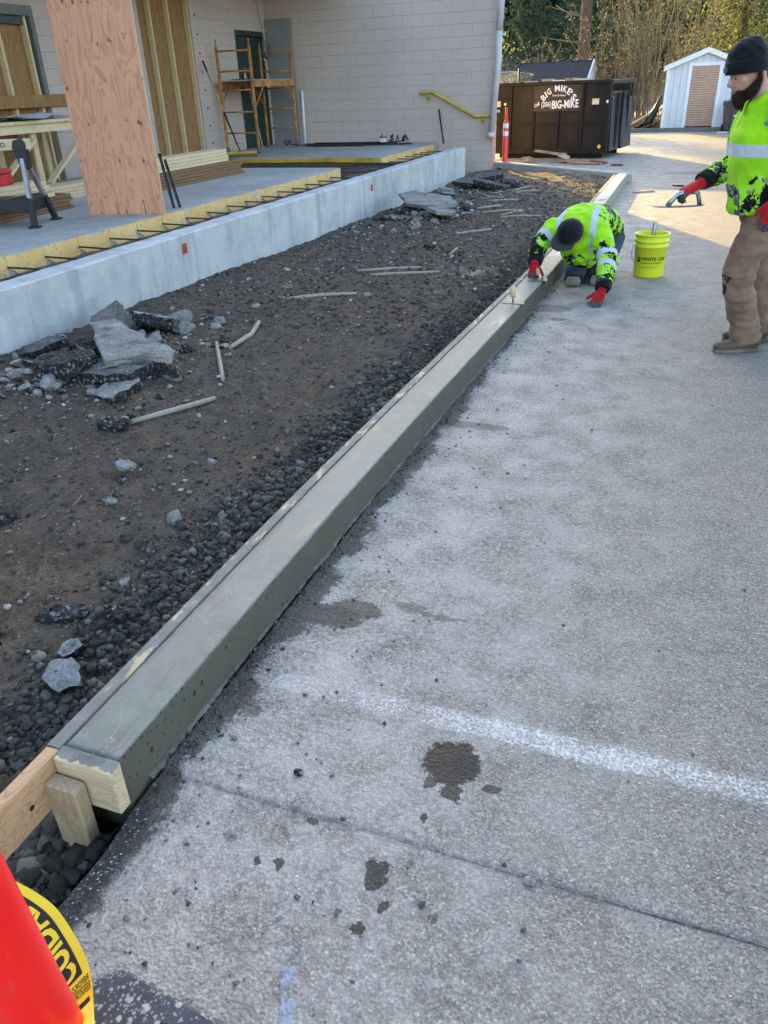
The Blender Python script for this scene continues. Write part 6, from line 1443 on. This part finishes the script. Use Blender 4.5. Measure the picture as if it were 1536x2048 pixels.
P = [(npr.uniform(-3.6, -1.2), npr.uniform(29.6, 34), npr.uniform(0, .22)) for _ in range(2600)]
o = leaves_mesh('leaf_litter', P, .12, 'dry_leaf', None, .2, 1.4); tag(o, 'dry leaf litter under the thicket', 'leaves', kind='stuff')
# ------------------------------------------------------------------ people
def skin_obj(name, mb, voxel, it, mats, parent, classify=None, wr=0.0, wf=14.0, stretch=(1, 1, 1)):
    """fuse overlapping closed shapes into one continuous surface"""
    me = mb.mesh(name); o = bpy.data.objects.new(name, me)
    m = o.modifiers.new('r', 'REMESH'); m.mode = 'VOXEL'; m.voxel_size = voxel
    s = o.modifiers.new('s', 'SMOOTH'); s.factor = .5; s.iterations = it
    nm = eval_mesh(o, name)
    bpy.data.objects.remove(o); bpy.data.meshes.remove(me)
    if wr:
        n_ = len(nm.vertices); C_ = np.empty(n_*3, np.float32); N3 = np.empty(n_*3, np.float32)
        nm.vertices.foreach_get('co', C_); nm.vertex_normals.foreach_get('vector', N3); C_ = C_.reshape(-1, 3); N3 = N3.reshape(-1, 3); D_ = np.empty(n_, np.float32)
        for i, p in enumerate(C_):
            q = Vector((p[0]*stretch[0], p[1]*stretch[1], p[2]*stretch[2]))*wf
            r1 = mnoise.noise(q); r2 = mnoise.noise(q*2.3+Vector((5, 2, 9))); r3 = mnoise.noise(q*.55+Vector((3, 7, 1))); D_[i] = wr*((1-2.4*abs(r1)) - .6*abs(r2) + .6*r3)
        nm.vertices.foreach_set('co', (C_ + N3*D_[:, None]).ravel())
    nm.update(); nm.materials.clear()
    for mm in mats: nm.materials.append(MAT[mm])
    if classify: nm.polygons.foreach_set('material_index', [classify(Vector(p.center)) for p in nm.polygons])
    smooth(nm); o = bpy.data.objects.new(name, nm); col.objects.link(o); o.parent = parent; return o
def poly_t(p, pts):
    """nearest distance to a polyline and the normalised position along it"""
    best = (9, 0); ls = [(Vector(b)-Vector(a)).length for a, b in zip(pts[:-1], pts[1:])]; tot = sum(ls); acc = 0
    for (a, b), l in zip(zip(pts[:-1], pts[1:]), ls):
        a = Vector(a); d = Vector(b)-a; u = max(0, min(1, (p-a).dot(d)/d.length_squared)); dist = (p-a-d*u).length
        if dist < best[0]: best = (dist, (acc+l*u)/tot)
        acc += l
    return best
def hand(mb, wrist, dr, nrm, thumb=1, curls=(.25, .25, .25, .25), spread=.10, g=1.0, tcurl=.4, tdir=None):
    wrist, dr, nrm = Vector(wrist), Vector(dr).normalized(), Vector(nrm); nrm = (nrm - dr*nrm.dot(dr)).normalized(); sd = dr.cross(nrm).normalized()
    kn = wrist + dr*.088*g
    mb.tube([wrist-dr*.01, wrist+dr*.025*g, wrist+dr*.06*g, kn, kn+dr*.006], [x*g for x in (.030, .036, .043, .043, .036)], 12, ry=[x*g for x in (.024, .022, .020, .018, .012)], up=nrm)
    tips = []
    for i, (o_, l) in enumerate(((-.032, .066), (-.0105, .078), (.0115, .074), (.0325, .058))):
        p = kn + sd*o_*g*thumb*-1; d = (dr + sd*(o_*spread*30*thumb*-1)).normalized(); c = curls[i]; P_ = [p - dr*.02*g, p]
        for q, f in enumerate((.42, .33, .25)):
            ax = d.cross(nrm).normalized(); d = (Matrix.Rotation(-c*(1.0 if q else .6), 3, ax) @ d).normalized(); p = p + d*l*f*g; P_.append(p)
        mb.tube(P_, [x*g for x in (.0115, .0115, .0105, .0098, .0082)], 8, up=nrm); tips.append(p)
    p = wrist + dr*.022*g + sd*.030*g*thumb; d = (Vector(tdir) if tdir is not None else (dr*.75 + sd*.75*thumb - nrm*.15)).normalized(); P_ = [p - d*.01, p + d*.02*g]
    pp = p + d*.02*g
    for f in (.034, .028): d = (d + dr*tcurl*.5 - nrm*tcurl*.25).normalized(); pp = pp + d*f*g; P_.append(pp)
    mb.tube(P_, [x*g for x in (.016, .0145, .0125, .010)], 8, up=nrm); return tips

# ---- standing man: local x = camera right, y = away, z = up; he faces local -x
pm = empty('person', (.44, 5.41, .0), YAW); tag(pm, 'standing bearded man in hi-vis hoodie, black beanie and tan trousers holding a float', 'person')
YC = .07
LA = [(-.06, YC-.185, 1.375), (.035, YC-.25, 1.13), (-.045, YC-.255, .955)]
RA_ = [(-.09, YC+.18, 1.37), (-.11, YC+.24, 1.10), (-.335, YC+.14, 1.010)]
# body (skin): head, neck, torso and limbs under the clothes, one surface
b_ = MB()
b_.ball((-.232, YC, 1.632), (.098, .078, .112), 20, 14); b_.ball((-.262, YC, 1.562), (.062, .060, .062), 16, 10); b_.ball((-.285, YC, 1.598), (.038, .058, .042), 14, 8)
b_.tube([(-.305, YC, 1.607), (-.322, YC, 1.582), (-.337, YC, 1.556), (-.318, YC, 1.545)], [.010, .0125, .015, .010], 8); b_.tube([(-.295, YC-.035, 1.613), (-.310, YC-.02, 1.612), (-.312, YC+.02, 1.612), (-.295, YC+.035, 1.613)], .011, 8)
b_.ball((-.301, YC, 1.520), (.020, .028, .008), 10, 6); b_.ball((-.299, YC, 1.507), (.018, .026, .008), 10, 6)
for s in (-1, 1): b_.ball((-.178, YC+s*.080, 1.578), (.020, .010, .030), 10, 8); b_.ball((-.275, YC+s*.052, 1.572), (.022, .018, .020), 10, 8)
TM = Matrix.Translation((-.15, YC, 1.50)) @ Matrix.Rotation(R(-9), 4, 'Y') @ Matrix.Translation((.17, -YC, -1.50))
b_.v = [tuple(TM @ Vector(v)) for v in b_.v]
b_.tube([(-.12, YC, 1.38), (-.14, YC, 1.47), (-.18, YC, 1.56)], [.075, .062, .060], 14)
b_.tube([(.02, YC, .90), (-.02, YC, 1.05), (-.06, YC, 1.25), (-.09, YC, 1.38)], [.14, .13, .14, .10], 16, ry=[.10, .10, .11, .09], up=(1, 0, 0))
for P_ in (LA, RA_): b_.tube(P_, [.05, .042, .03], 10)
for P_ in ([(.02, YC-.08, .90), (-.125, YC-.09, .52), (.04, YC-.09, .10)], [(.06, YC+.09, .90), (.10, YC+.105, .48), (.185, YC+.11, .10)]): b_.tube(P_, [.085, .06, .045], 12)
body = skin_obj('body', b_, .0075, 3, ['skin'], pm)
for s in (-1, 1):
    m_ = MB(); m_.ball((-.300, YC+s*.032, 1.587), (.0105, .011, .0075), 12, 8); e = m_.build('eye', 'eye_white', pm); e.matrix_local = TM; m_ = MB(); m_.ball((-.311, YC+s*.033, 1.586), (.0045, .0055, .0055), 8, 6); m_.build('iris', 'eye_dark', e)
    m_ = MB(); m_.tube([(-.302, YC+s*.018, 1.605), (-.308, YC+s*.032, 1.607), (-.290, YC+s*.052, 1.603)], .005, 6); m_.build('eyebrow', 'beard', pm).matrix_local = TM
# beard
d_ = MB(); d_.ball((-.268, YC, 1.490), (.044, .050, .050), 14, 10); d_.ball((-.258, YC, 1.462), (.032, .036, .036), 12, 8); d_.ball((-.292, YC, 1.527), (.016, .034, .010), 12, 6)
for s in (-1, 1): d_.tube([(-.190, YC+s*.077, 1.605), (-.193, YC+s*.076, 1.57), (-.212, YC+s*.068, 1.53), (-.245, YC+s*.045, 1.50)], [.010, .014, .022, .028], 10)
bo = skin_obj('beard', d_, .006, 1, ['beard'], pm, None, .006, 60); bo.matrix_local = TM
V = []; F = []; fr = random.Random(3)
for p in bo.data.polygons:
    for _ in range(2):
        c = p.center; n_ = p.normal; d = (n_*.55 + Vector((fr.gauss(-.15, .25), fr.gauss(0, .25), -.75))).normalized(); l = fr.uniform(.010, .026); sdv = d.cross(n_)
        if sdv.length < 1e-3: continue
        sdv = sdv.normalized()*.0011; a = c + Vector((fr.gauss(0, .003), fr.gauss(0, .003), fr.gauss(0, .003))); b0 = len(V); V += [tuple(a-sdv), tuple(a+sdv), tuple(a+d*l)]; F.append((b0, b0+1, b0+2))
tag(add_obj('beard_hair', mesh_np('beard_hair', V, F), 'beard', bo), kind='stuff')
# beanie with a turned-up cuff
h_ = MB(); h_.ball((-.236, YC, 1.668), (.113, .094, .108), 24, 14); h_.ball((-.215, YC, 1.735), (.070, .064, .045), 16, 10)
o = skin_obj('beanie', h_, .008, 3, ['black_knit'], pm, None, .004, 22); o.matrix_local = TM
bm = bmesh.new(); bm.from_mesh(o.data); bmesh.ops.bisect_plane(bm, geom=bm.verts[:]+bm.edges[:]+bm.faces[:], plane_co=(-.235, YC, 1.622), plane_no=(-.10, 0, 1), clear_inner=True); bm.to_mesh(o.data); bm.free()
m_ = MB(); N_ = 32; V = []; F = []
prof = [(1.02, .604-.602), (1.10, .0), (1.125, .02), (1.12, .055), (1.07, .068), (1.02, .066)]
for k in range(N_):
    t = 2*math.pi*k/N_
    for (f, z) in prof: V.append((-.236 + .106*f*math.cos(t), YC + .088*f*math.sin(t), 1.602 + z + .012*math.cos(t)*-1*.6))
for k in range(N_):
    for i in range(6): F.append((k*6+i, ((k+1) % N_)*6+i, ((k+1) % N_)*6+(i+1) % 6, k*6+(i+1) % 6))
me = mesh_np('beanie_cuff', V, F); smooth(me); cf = add_obj('beanie_cuff', me, 'black_knit', o)
m_ = MB(); m_.box(-.361, -.358, YC-.03, YC+.02, 1.625, 1.65); m_.build('patch', 'emblem_teal', cf)
# hoodie
t_ = MB()
t_.tube([(-.030, YC, .865), (-.036, YC, .90), (-.050, YC, 1.02), (-.066, YC, 1.15), (-.080, YC, 1.29), (-.088, YC, 1.385), (-.105, YC, 1.445), (-.12, YC, 1.475)], [.178, .195, .198, .203, .212, .180, .105, .085], 26, ry=[.158, .168, .166, .167, .165, .120, .095, .080], up=(1, 0, 0))
t_.tube([(.04, YC-.06, 1.44), (.07, YC, 1.42), (.04, YC+.06, 1.44)], [.05, .065, .05], 10); t_.tube([(-.03, YC-.10, 1.43), (-.12, YC-.095, 1.465), (-.195, YC-.03, 1.42), (-.195, YC+.03, 1.42), (-.12, YC+.095, 1.465), (-.03, YC+.10, 1.43)], [.035, .034, .028, .028, .034, .035], 10)
t_.tube(LA, [.088, .080, .056], 14); t_.tube(RA_, [.088, .080, .056], 14); t_.ball((-.06, YC-.16, 1.385), .092, 14, 10); t_.ball((-.085, YC+.16, 1.38), .092, 14, 10)
def cls_stand(p):
    for P_ in (LA, RA_):
        d, t = poly_t(p, P_)
        if d < .098 and t > .10 and not (abs(p.y-YC) < .15 and P_ is RA_ and t < .45):
            if t > .90: return 3
            if .30 < t < .42: return 2
            return 1 if t > .20 else 0
    if 1.163 < p.z < 1.232: return 2
    if p.z > 1.2 and abs(p.x + .02 + .06*fbm(0, p.z*3)) < .026 and p.z < 1.45: return 2
    lim = 1.0 + .80*(p.x + .215) + .05*fbm(p.x*16, p.z*16, 2)
    return 1 if p.z < min(1.16, lim) else 0
hood = skin_obj('hoodie', t_, .0095, 4, ['hivis', 'hivis_camo', 'reflective_tape', 'black_knit'], pm, cls_stand, .0095, 8, (1.1, 1.1, .8))
m_ = MB(); m_.tube([(-.215, YC-.045, 1.455), (-.232, YC-.055, 1.44), (-.243, YC-.055, 1.39), (-.250, YC-.05, 1.33)], .0045, 6); m_.build('drawcord', 'hivis', hood)
EB = [((0, .0), (.040, .008), (.055, .004), (.042, -.010), (.012, -.014)), ((.008, .006), (.022, .018), (.040, .012)), ((.030, .014), (.052, .016), (.062, .010), (.050, .007))]
def emblem(parent, origin, ux, uy, s):
    for k, pl_ in enumerate(EB):
        V = [tuple(Vector(origin) + Vector(ux)*(a*s) + Vector(uy)*(b2*s) + Vector(ux).cross(Vector(uy))*(.002+.0006*k)) for a, b2 in pl_]; me = bpy.data.meshes.new('emblem'); me.from_pydata(V, [], [tuple(range(len(V)))]); add_obj('emblem', me, ('emblem_teal', 'emblem_teal', 'emblem_orange')[k], parent)
emblem(hood, (-.172, YC-.188, 1.345), (.88, -.47, 0), (0, 0, 1), 1.25)
# trousers
q_ = MB(); q_.tube([(.015, YC, .98), (.018, YC, .90), (.03, YC, .80)], [.17, .18, .165], 20, ry=[.145, .15, .13], up=(1, 0, 0))
q_.tube([(.015, YC-.085, .88), (-.055, YC-.095, .69), (-.118, YC-.10, .535), (-.100, YC-.10, .42), (-.060, YC-.095, .30), (-.01, YC-.09, .17), (.02, YC-.085, .075)], [.118, .106, .093, .088, .085, .085, .092], 18)
q_.tube([(.06, YC+.085, .88), (.095, YC+.10, .68), (.10, YC+.105, .49), (.125, YC+.11, .32), (.16, YC+.11, .18), (.18, YC+.11, .078)], [.118, .104, .090, .080, .078, .086], 18)
def cls_tr(p): return 1 if (p.x < -.185 and .36 < p.z < .50 and p.y < YC and fbm(p.y*20, p.z*20) > -.15) else 0
tz = skin_obj('trousers', q_, .0095, 3, ['trouser_canvas', 'dark_strap'], pm, cls_tr, .011, 7.5, (1.0, 1.0, 1.9))
# boots
for (ax, ay, rot) in ((.035, YC-.088, .06), (.185, YC+.11, -.1)):
    k_ = MB(); c_, s_2 = math.cos(rot), math.sin(rot)
    def bp(x, y, z): return (ax + x*c_ - y*s_2, ay + x*s_2 + y*c_, z)
    k_.tube([bp(.06, 0, .055), bp(.02, 0, .06), bp(-.06, 0, .058), bp(-.14, 0, .045), bp(-.20, 0, .040), bp(-.222, 0, .038)], [.040, .045, .046, .048, .040, .022], 14, ry=[.040, .046, .042, .030, .026, .016], up=(0, 0, 1))
    k_.tube([bp(.03, 0, .06), bp(.025, 0, .13), bp(.02, 0, .19)], [.050, .050, .052], 14); k_.tube([bp(-.03, 0, .085), bp(.0, 0, .13)], [.035, .045], 10)
    bo_ = skin_obj('boot', k_, .006, 2, ['boot_leather'], pm, None, .002, 40)
    m_ = MB(); out_ = [(.095, .0), (.085, .03), (.05, .042), (-.03, .040), (-.11, .050), (-.18, .045), (-.222, .02), (-.222, -.02), (-.18, -.045), (-.11, -.050), (-.03, -.040), (.05, -.042), (.085, -.03)]
    m_.prism([bp(x, y, 0)[:2] for x, y in out_], .002, .026, 'z'); m_.build('sole', 'boot_sole', bo_, bevel=.004)
    m_ = MB()
    for i in range(4): m_.tube([bp(-.05+i*.022, -.022, .098+i*.012), bp(-.055+i*.022, 0, .108+i*.012), bp(-.05+i*.022, .022, .098+i*.012)], .0028, 5)
    m_.build('laces', 'dark_strap', bo_)
# gloves
g1 = MB(); tipsL = hand(g1, (-.05, YC-.255, .945), (-.10, 0, -1), (-.25, -1, 0), 1, (.20, .24, .28, .32), .06, 1.12, .5); g1.tube([(-.044, YC-.255, .985), (-.05, YC-.255, .945)], [.036, .034], 12, up=(0, 1, 0))
def cls_gl(p): return 1 if p.z < .815 else 0
skin_obj('glove', g1, .0042, 2, ['glove_red', 'glove_grey'], pm, cls_gl, .0012, 60)
g2 = MB(); hand(g2, (-.352, YC+.135, 1.000), (-.90, -.05, -.42), (-.40, -.25, .88), 1, (.85, .85, .85, .85), .02, 1.10, .7, tdir=(-.75, -.45, -.5)); g2.tube([(-.32, YC+.14, 1.012), (-.355, YC+.135, .999)], [.036, .034], 12)
def cls_g2(p): return 1 if p.z < .955 else 0
skin_obj('glove', g2, .0042, 2, ['glove_red', 'glove_grey'], pm, cls_g2, .0012, 60)
# the hand float he holds
c0 = Vector((.44, 5.41, 0)); rt_ = Vector((math.cos(YAW), math.sin(YAW), 0)); fw_ = Vector((-math.sin(YAW), math.cos(YAW), 0)); hp = c0 + rt_*(-.46) + fw_*(YC+.125)
ff = empty('pool_trowel', (hp.x, hp.y, .877), YAW); tag(ff, 'steel pool trowel with arched handle held in the standing man glove', 'tool')
V = []; F = []; N_ = 24; xs_ = np.linspace(-.17, .15, N_)
for x in xs_:
    e = 1 - abs((x+.01)/.165)**4; hw = .052*max(.12, e)**.5
    for y in (-hw, hw): V.append((x, y, .004*abs(x/.16)**2)); V.append((x, y, .004*abs(x/.16)**2+.003))
for i in range(N_-1):
    a = i*4; b2 = a+4; F += [(a, b2, b2+2, a+2), (a+1, a+3, b2+3, b2+1), (a, a+1, b2+1, b2), (a+2, b2+2, b2+3, a+3)]
me = mesh_np('blade', V, F); add_obj('blade', me, 'tool_steel', ff)
m_ = MB(); m_.tube([(-.075, 0, .003), (-.055, 0, .035), (-.025, 0, .068), (.02, 0, .080), (.085, 0, .082), (.105, 0, .07), (.115, 0, .04), (.125, 0, .003)], [.017, .016, .0155, .0155, .0155, .014, .013, .014], 10); m_.build('handle', 'galvanised', ff)

# ---- kneeling man, facing the camera, bowed over the curb
KB = Vector((-.80, 7.10, 0))
pk = empty('person', tuple(KB)); tag(pk, 'kneeling man in hi-vis camo hoodie and black cap troweling the curb', 'person')
def K(x, y, z): return (x-KB.x, y-KB.y, z)
SP = [K(-.70, 7.50, .40), K(-.755, 7.34, .50), K(-.815, 7.14, .525), K(-.86, 6.97, .495), K(-.872, 6.87, .465)]
AR = [K(-.675, 6.97, .455), K(-.560, 6.70, .275), K(-.565, 6.45, .115)]
AL = [K(-1.055, 6.98, .465), K(-1.150, 6.80, .385), K(-1.150, 6.64, .262)]
hd = Vector(K(-.895, 6.755, .475)); ax = Vector((.06, -.70, .70)).normalized(); br = Vector((-.52, -.40, -.66)); br = (br - ax*br.dot(ax)).normalized(); lt = ax.cross(br).normalized()
b_ = MB(); HM = Matrix((( br.x, lt.x, ax.x), (br.y, lt.y, ax.y), (br.z, lt.z, ax.z)))
def Hd(x, y, z): return tuple(hd + HM @ Vector((x, y, z)))
for (c3, r3) in (((0, 0, 0), .095), ((.015, 0, -.05), .075), ((.035, 0, -.085), .055), ((.0, 0, .03), .09)): b_.ball(Hd(*c3), r3, 16, 10)
b_.tube([Hd(.085, 0, -.02), Hd(.108, 0, -.045), Hd(.09, 0, -.055)], [.010, .015, .010], 8); b_.tube([Hd(.082, -.03, .0), Hd(.09, 0, .0), Hd(.082, .03, 0)], .012, 8)
for s in (-1, 1): b_.ball(Hd(-.01, s*.088, -.03), (.014, .014, .022), 8, 6)
b_.tube([Hd(-.03, 0, -.05), SP[4], SP[3]], [.06, .065, .09], 12); b_.tube(SP, [.13, .14, .15, .13, .07], 14, ry=[.08, .085, .085, .075, .06], up=(0, 0, 1))
for P_ in (AR, AL): b_.tube([SP[3]]+P_, [.06, .05, .042, .03], 10)
LG = ([K(-.795, 7.45, .36), K(-.865, 7.08, .10), K(-.82, 7.50, .07)], [K(-.62, 7.47, .36), K(-.665, 7.16, .10), K(-.64, 7.55, .07)])
for P_ in LG: b_.tube(P_, [.085, .06, .045], 12)
skin_obj('body', b_, .009, 3, ['skin'], pk)
t_ = MB(); t_.tube(SP, [.185, .205, .232, .205, .10], 24, ry=[.13, .135, .135, .12, .085], up=(0, 0, 1))
t_.tube(AR, [.092, .082, .056], 14); t_.tube(AL, [.090, .080, .056], 14); t_.ball(AR[0], .098, 14, 10); t_.ball(AL[0], .098, 14, 10)
t_.tube([K(-.98, 6.95, .50), K(-.93, 7.02, .575), K(-.86, 7.04, .60), K(-.79, 7.02, .575), K(-.75, 6.95, .49)], [.035, .045, .05, .045, .035], 10)
t_.tube([K(-.86, 6.98, .42), K(-.84, 7.0, .32), K(-.80, 7.1, .27), K(-.74, 7.3, .28)], [.16, .15, .14, .14], 14)
def cls_kneel(p):
    w_ = p + KB
    for P_, bands in ((AR, ((.40, .50), (.60, .68))), (AL, ((.30, .42),))):
        d, t = poly_t(p, P_)
        if d < .105 and t > .16:
            if t > .90: return 3
            for a, b2 in bands:
                if a < t < b2: return 2
            return 1 if t > .30 + .1*fbm(p.x*20, p.z*20) else 0
    if w_.y < 7.20 and .118 < abs(w_.x + .865) < .168 and w_.z > .30: return 2
    if w_.x > -.70 + .06*fbm(p.y*12, p.z*12) and w_.y > 6.98: return 1
    if w_.y > 7.36: return 1
    if w_.z < .30: return 1 if fbm(p.x*9, p.z*9) > -.1 else 0
    return 0
hood = skin_obj('hoodie', t_, .0105, 4, ['hivis', 'hivis_camo', 'reflective_tape', 'black_knit'], pk, cls_kneel, .0100, 9, (1, .8, 1))
for (x, sgn) in ((-.93, -1), (-.735, 1)): emblem(hood, K(x, 7.135, .690), (.95, .25, 0), (-.1, .40, .12), 1.35)
q_ = MB()
for P_ in LG:
    q_.tube([P_[0], Vector(P_[0]).lerp(Vector(P_[1]), .55), P_[1]], [.12, .108, .085], 16); q_.tube([P_[1], Vector(P_[1]).lerp(Vector(P_[2]), .5), P_[2]], [.082, .078, .068], 14); q_.ball(P_[1], .088, 12, 8)
q_.ball(K(-.71, 7.50, .38), (.19, .16, .15), 16, 10)
skin_obj('jeans', q_, .011, 3, ['jeans'], pk, None, .007, 10)
for i, P_ in enumerate(LG):
    kx, ky, kz = P_[1]; m_ = MB(); m_.ball((kx, ky-.055, .055), (.088, .055, .062), 16, 10); pd = skin_obj('knee_pad', m_, .008, 2, ['dark_strap'], pk)
    m_ = MB(); m_.prism([(kx-.055, .010), (kx+.055, .010), (kx+.066, .045), (kx+.050, .088), (kx-.050, .088), (kx-.066, .045)], ky-.122, ky-.075, 'y'); m_.build('pad_shell', 'knee_pad', pd, bevel=.012, seg=2)
    fx, fy, fz = P_[2]; k_ = MB(); k_.tube([(fx, fy-.02, .075), (fx, fy+.05, .07), (fx, fy+.16, .045)], [.05, .05, .04], 12); k_.tube([(fx, fy+.03, .06), (fx, fy+.09, .035)], [.045, .03], 10); skin_obj('boot', k_, .008, 2, ['boot_leather'], pk)
m_ = MB(); m_.tube([K(-.58, 7.16, .10), K(-.54, 7.10, .075), K(-.525, 7.04, .055)], [.006, .008, .006], 6); m_.build('pad_strap', 'dark_strap', pk)
# cap
cp = MB(); cp.ball((0, 0, .0), (.118, .106, .112), 24, 14); me = cp.mesh('cap'); bm = bmesh.new(); bm.from_mesh(me); bmesh.ops.bisect_plane(bm, geom=bm.verts[:]+bm.edges[:]+bm.faces[:], plane_co=(0, 0, -.012), plane_no=(0, 0, 1), clear_inner=True); bm.to_mesh(me); bm.free(); smooth(me)
co = add_obj('cap', me, 'cap_black', pk); co.matrix_local = Matrix.Translation(hd + ax*.022) @ HM.to_4x4()
V = []; F = []
for j in range(15):
    a = R(-68) + R(136)*j/14
    for k, e in enumerate((0, .33, .66, 1)):
        r0 = Vector((.114*math.cos(a), .102*math.sin(a))); ex = .075*math.cos(a*1.05)**.7*e if abs(a) < R(85) else 0
        V.append((r0.x + ex, r0.y*(1+.06*e), -.010 - .012*e + .010*math.cos(a)*e - .02*e*math.sin(a)**2))
n0 = len(V); V += [(x, y, z-.005) for x, y, z in V]
for j in range(14):
    for k in range(3): a = j*4+k; F += [(a, a+4, a+5, a+1), (n0+a, n0+a+1, n0+a+5, n0+a+4)]
for j in range(14): a = j*4+3; F.append((a, a+4, n0+a+4, n0+a))
me = mesh_np('cap_brim', V, F); smooth(me); add_obj('cap_brim', me, 'cap_brim', co)
m_ = MB(); m_.ball((0, 0, .113), (.008, .008, .004), 8, 6); m_.build('button', 'cap_black', co)
m_ = MB()
for k in range(6):
    a = k*math.pi/3 + .5; m_.tube([(.119*math.cos(a)*math.cos(t), .107*math.sin(a)*math.cos(t), .113*math.sin(t)) for t in np.linspace(.05, 1.5, 9)], .0016, 4, caps=False)
m_.build('seam', 'cap_brim', co)
# gloves
g1 = MB(); hand(g1, K(-.567, 6.445, .098), (-.22, -.80, -.62), (-.05, -.62, .80), 1, (-.28, -.30, -.30, -.26), .16, 1.12, .1, tdir=(-.85, -.45, -.45)); g1.tube([K(-.563, 6.49, .14), K(-.567, 6.44, .095)], [.038, .034], 12)
def cls_a(p): return 1 if (p.y + KB.y) < 6.345 or (p.x + KB.x) < -.66 else 0
skin_obj('glove', g1, .0045, 2, ['glove_red', 'glove_grey'], pk, cls_a, .0012, 60)
g2 = MB(); hand(g2, K(-1.150, 6.635, .250), (.05, -.45, -.88), (-.15, -.88, .42), -1, (.75, .8, .8, .8), .03, 1.10, .6, tdir=(.7, -.35, -.62)); g2.tube([K(-1.150, 6.67, .285), K(-1.150, 6.63, .245)], [.038, .034], 12)
def cls_b(p): return 1 if p.z < .185 else 0
skin_obj('glove', g2, .0045, 2, ['glove_red', 'glove_grey'], pk, cls_b, .0012, 60)
et = empty('hand_edger', (-1.105, 6.52, .1525), R(8)); tag(et, 'small steel edger pressed on the curb by the kneeling man', 'tool')
m_ = MB(); m_.box(-.075, .085, -.07, .055, .0, .004); m_.box(.080, .088, -.07, .055, -.03, .003); m_.build('blade', 'tool_steel', et, bevel=.002)
m_ = MB(); m_.tube([(0, .03, .004), (0, .035, .04), (0, .02, .055)], .007, 8); m_.build('tang', 'bare_steel', et)
m_ = MB(); m_.tube([(0.01, -.03, .050), (0.01, 0, .056), (0.005, .05, .060), (0, .085, .066)], [.012, .017, .017, .013], 10); m_.build('handle', 'stake_wood', et)

for _t in _TS: bpy.data.scenes.remove(_t)
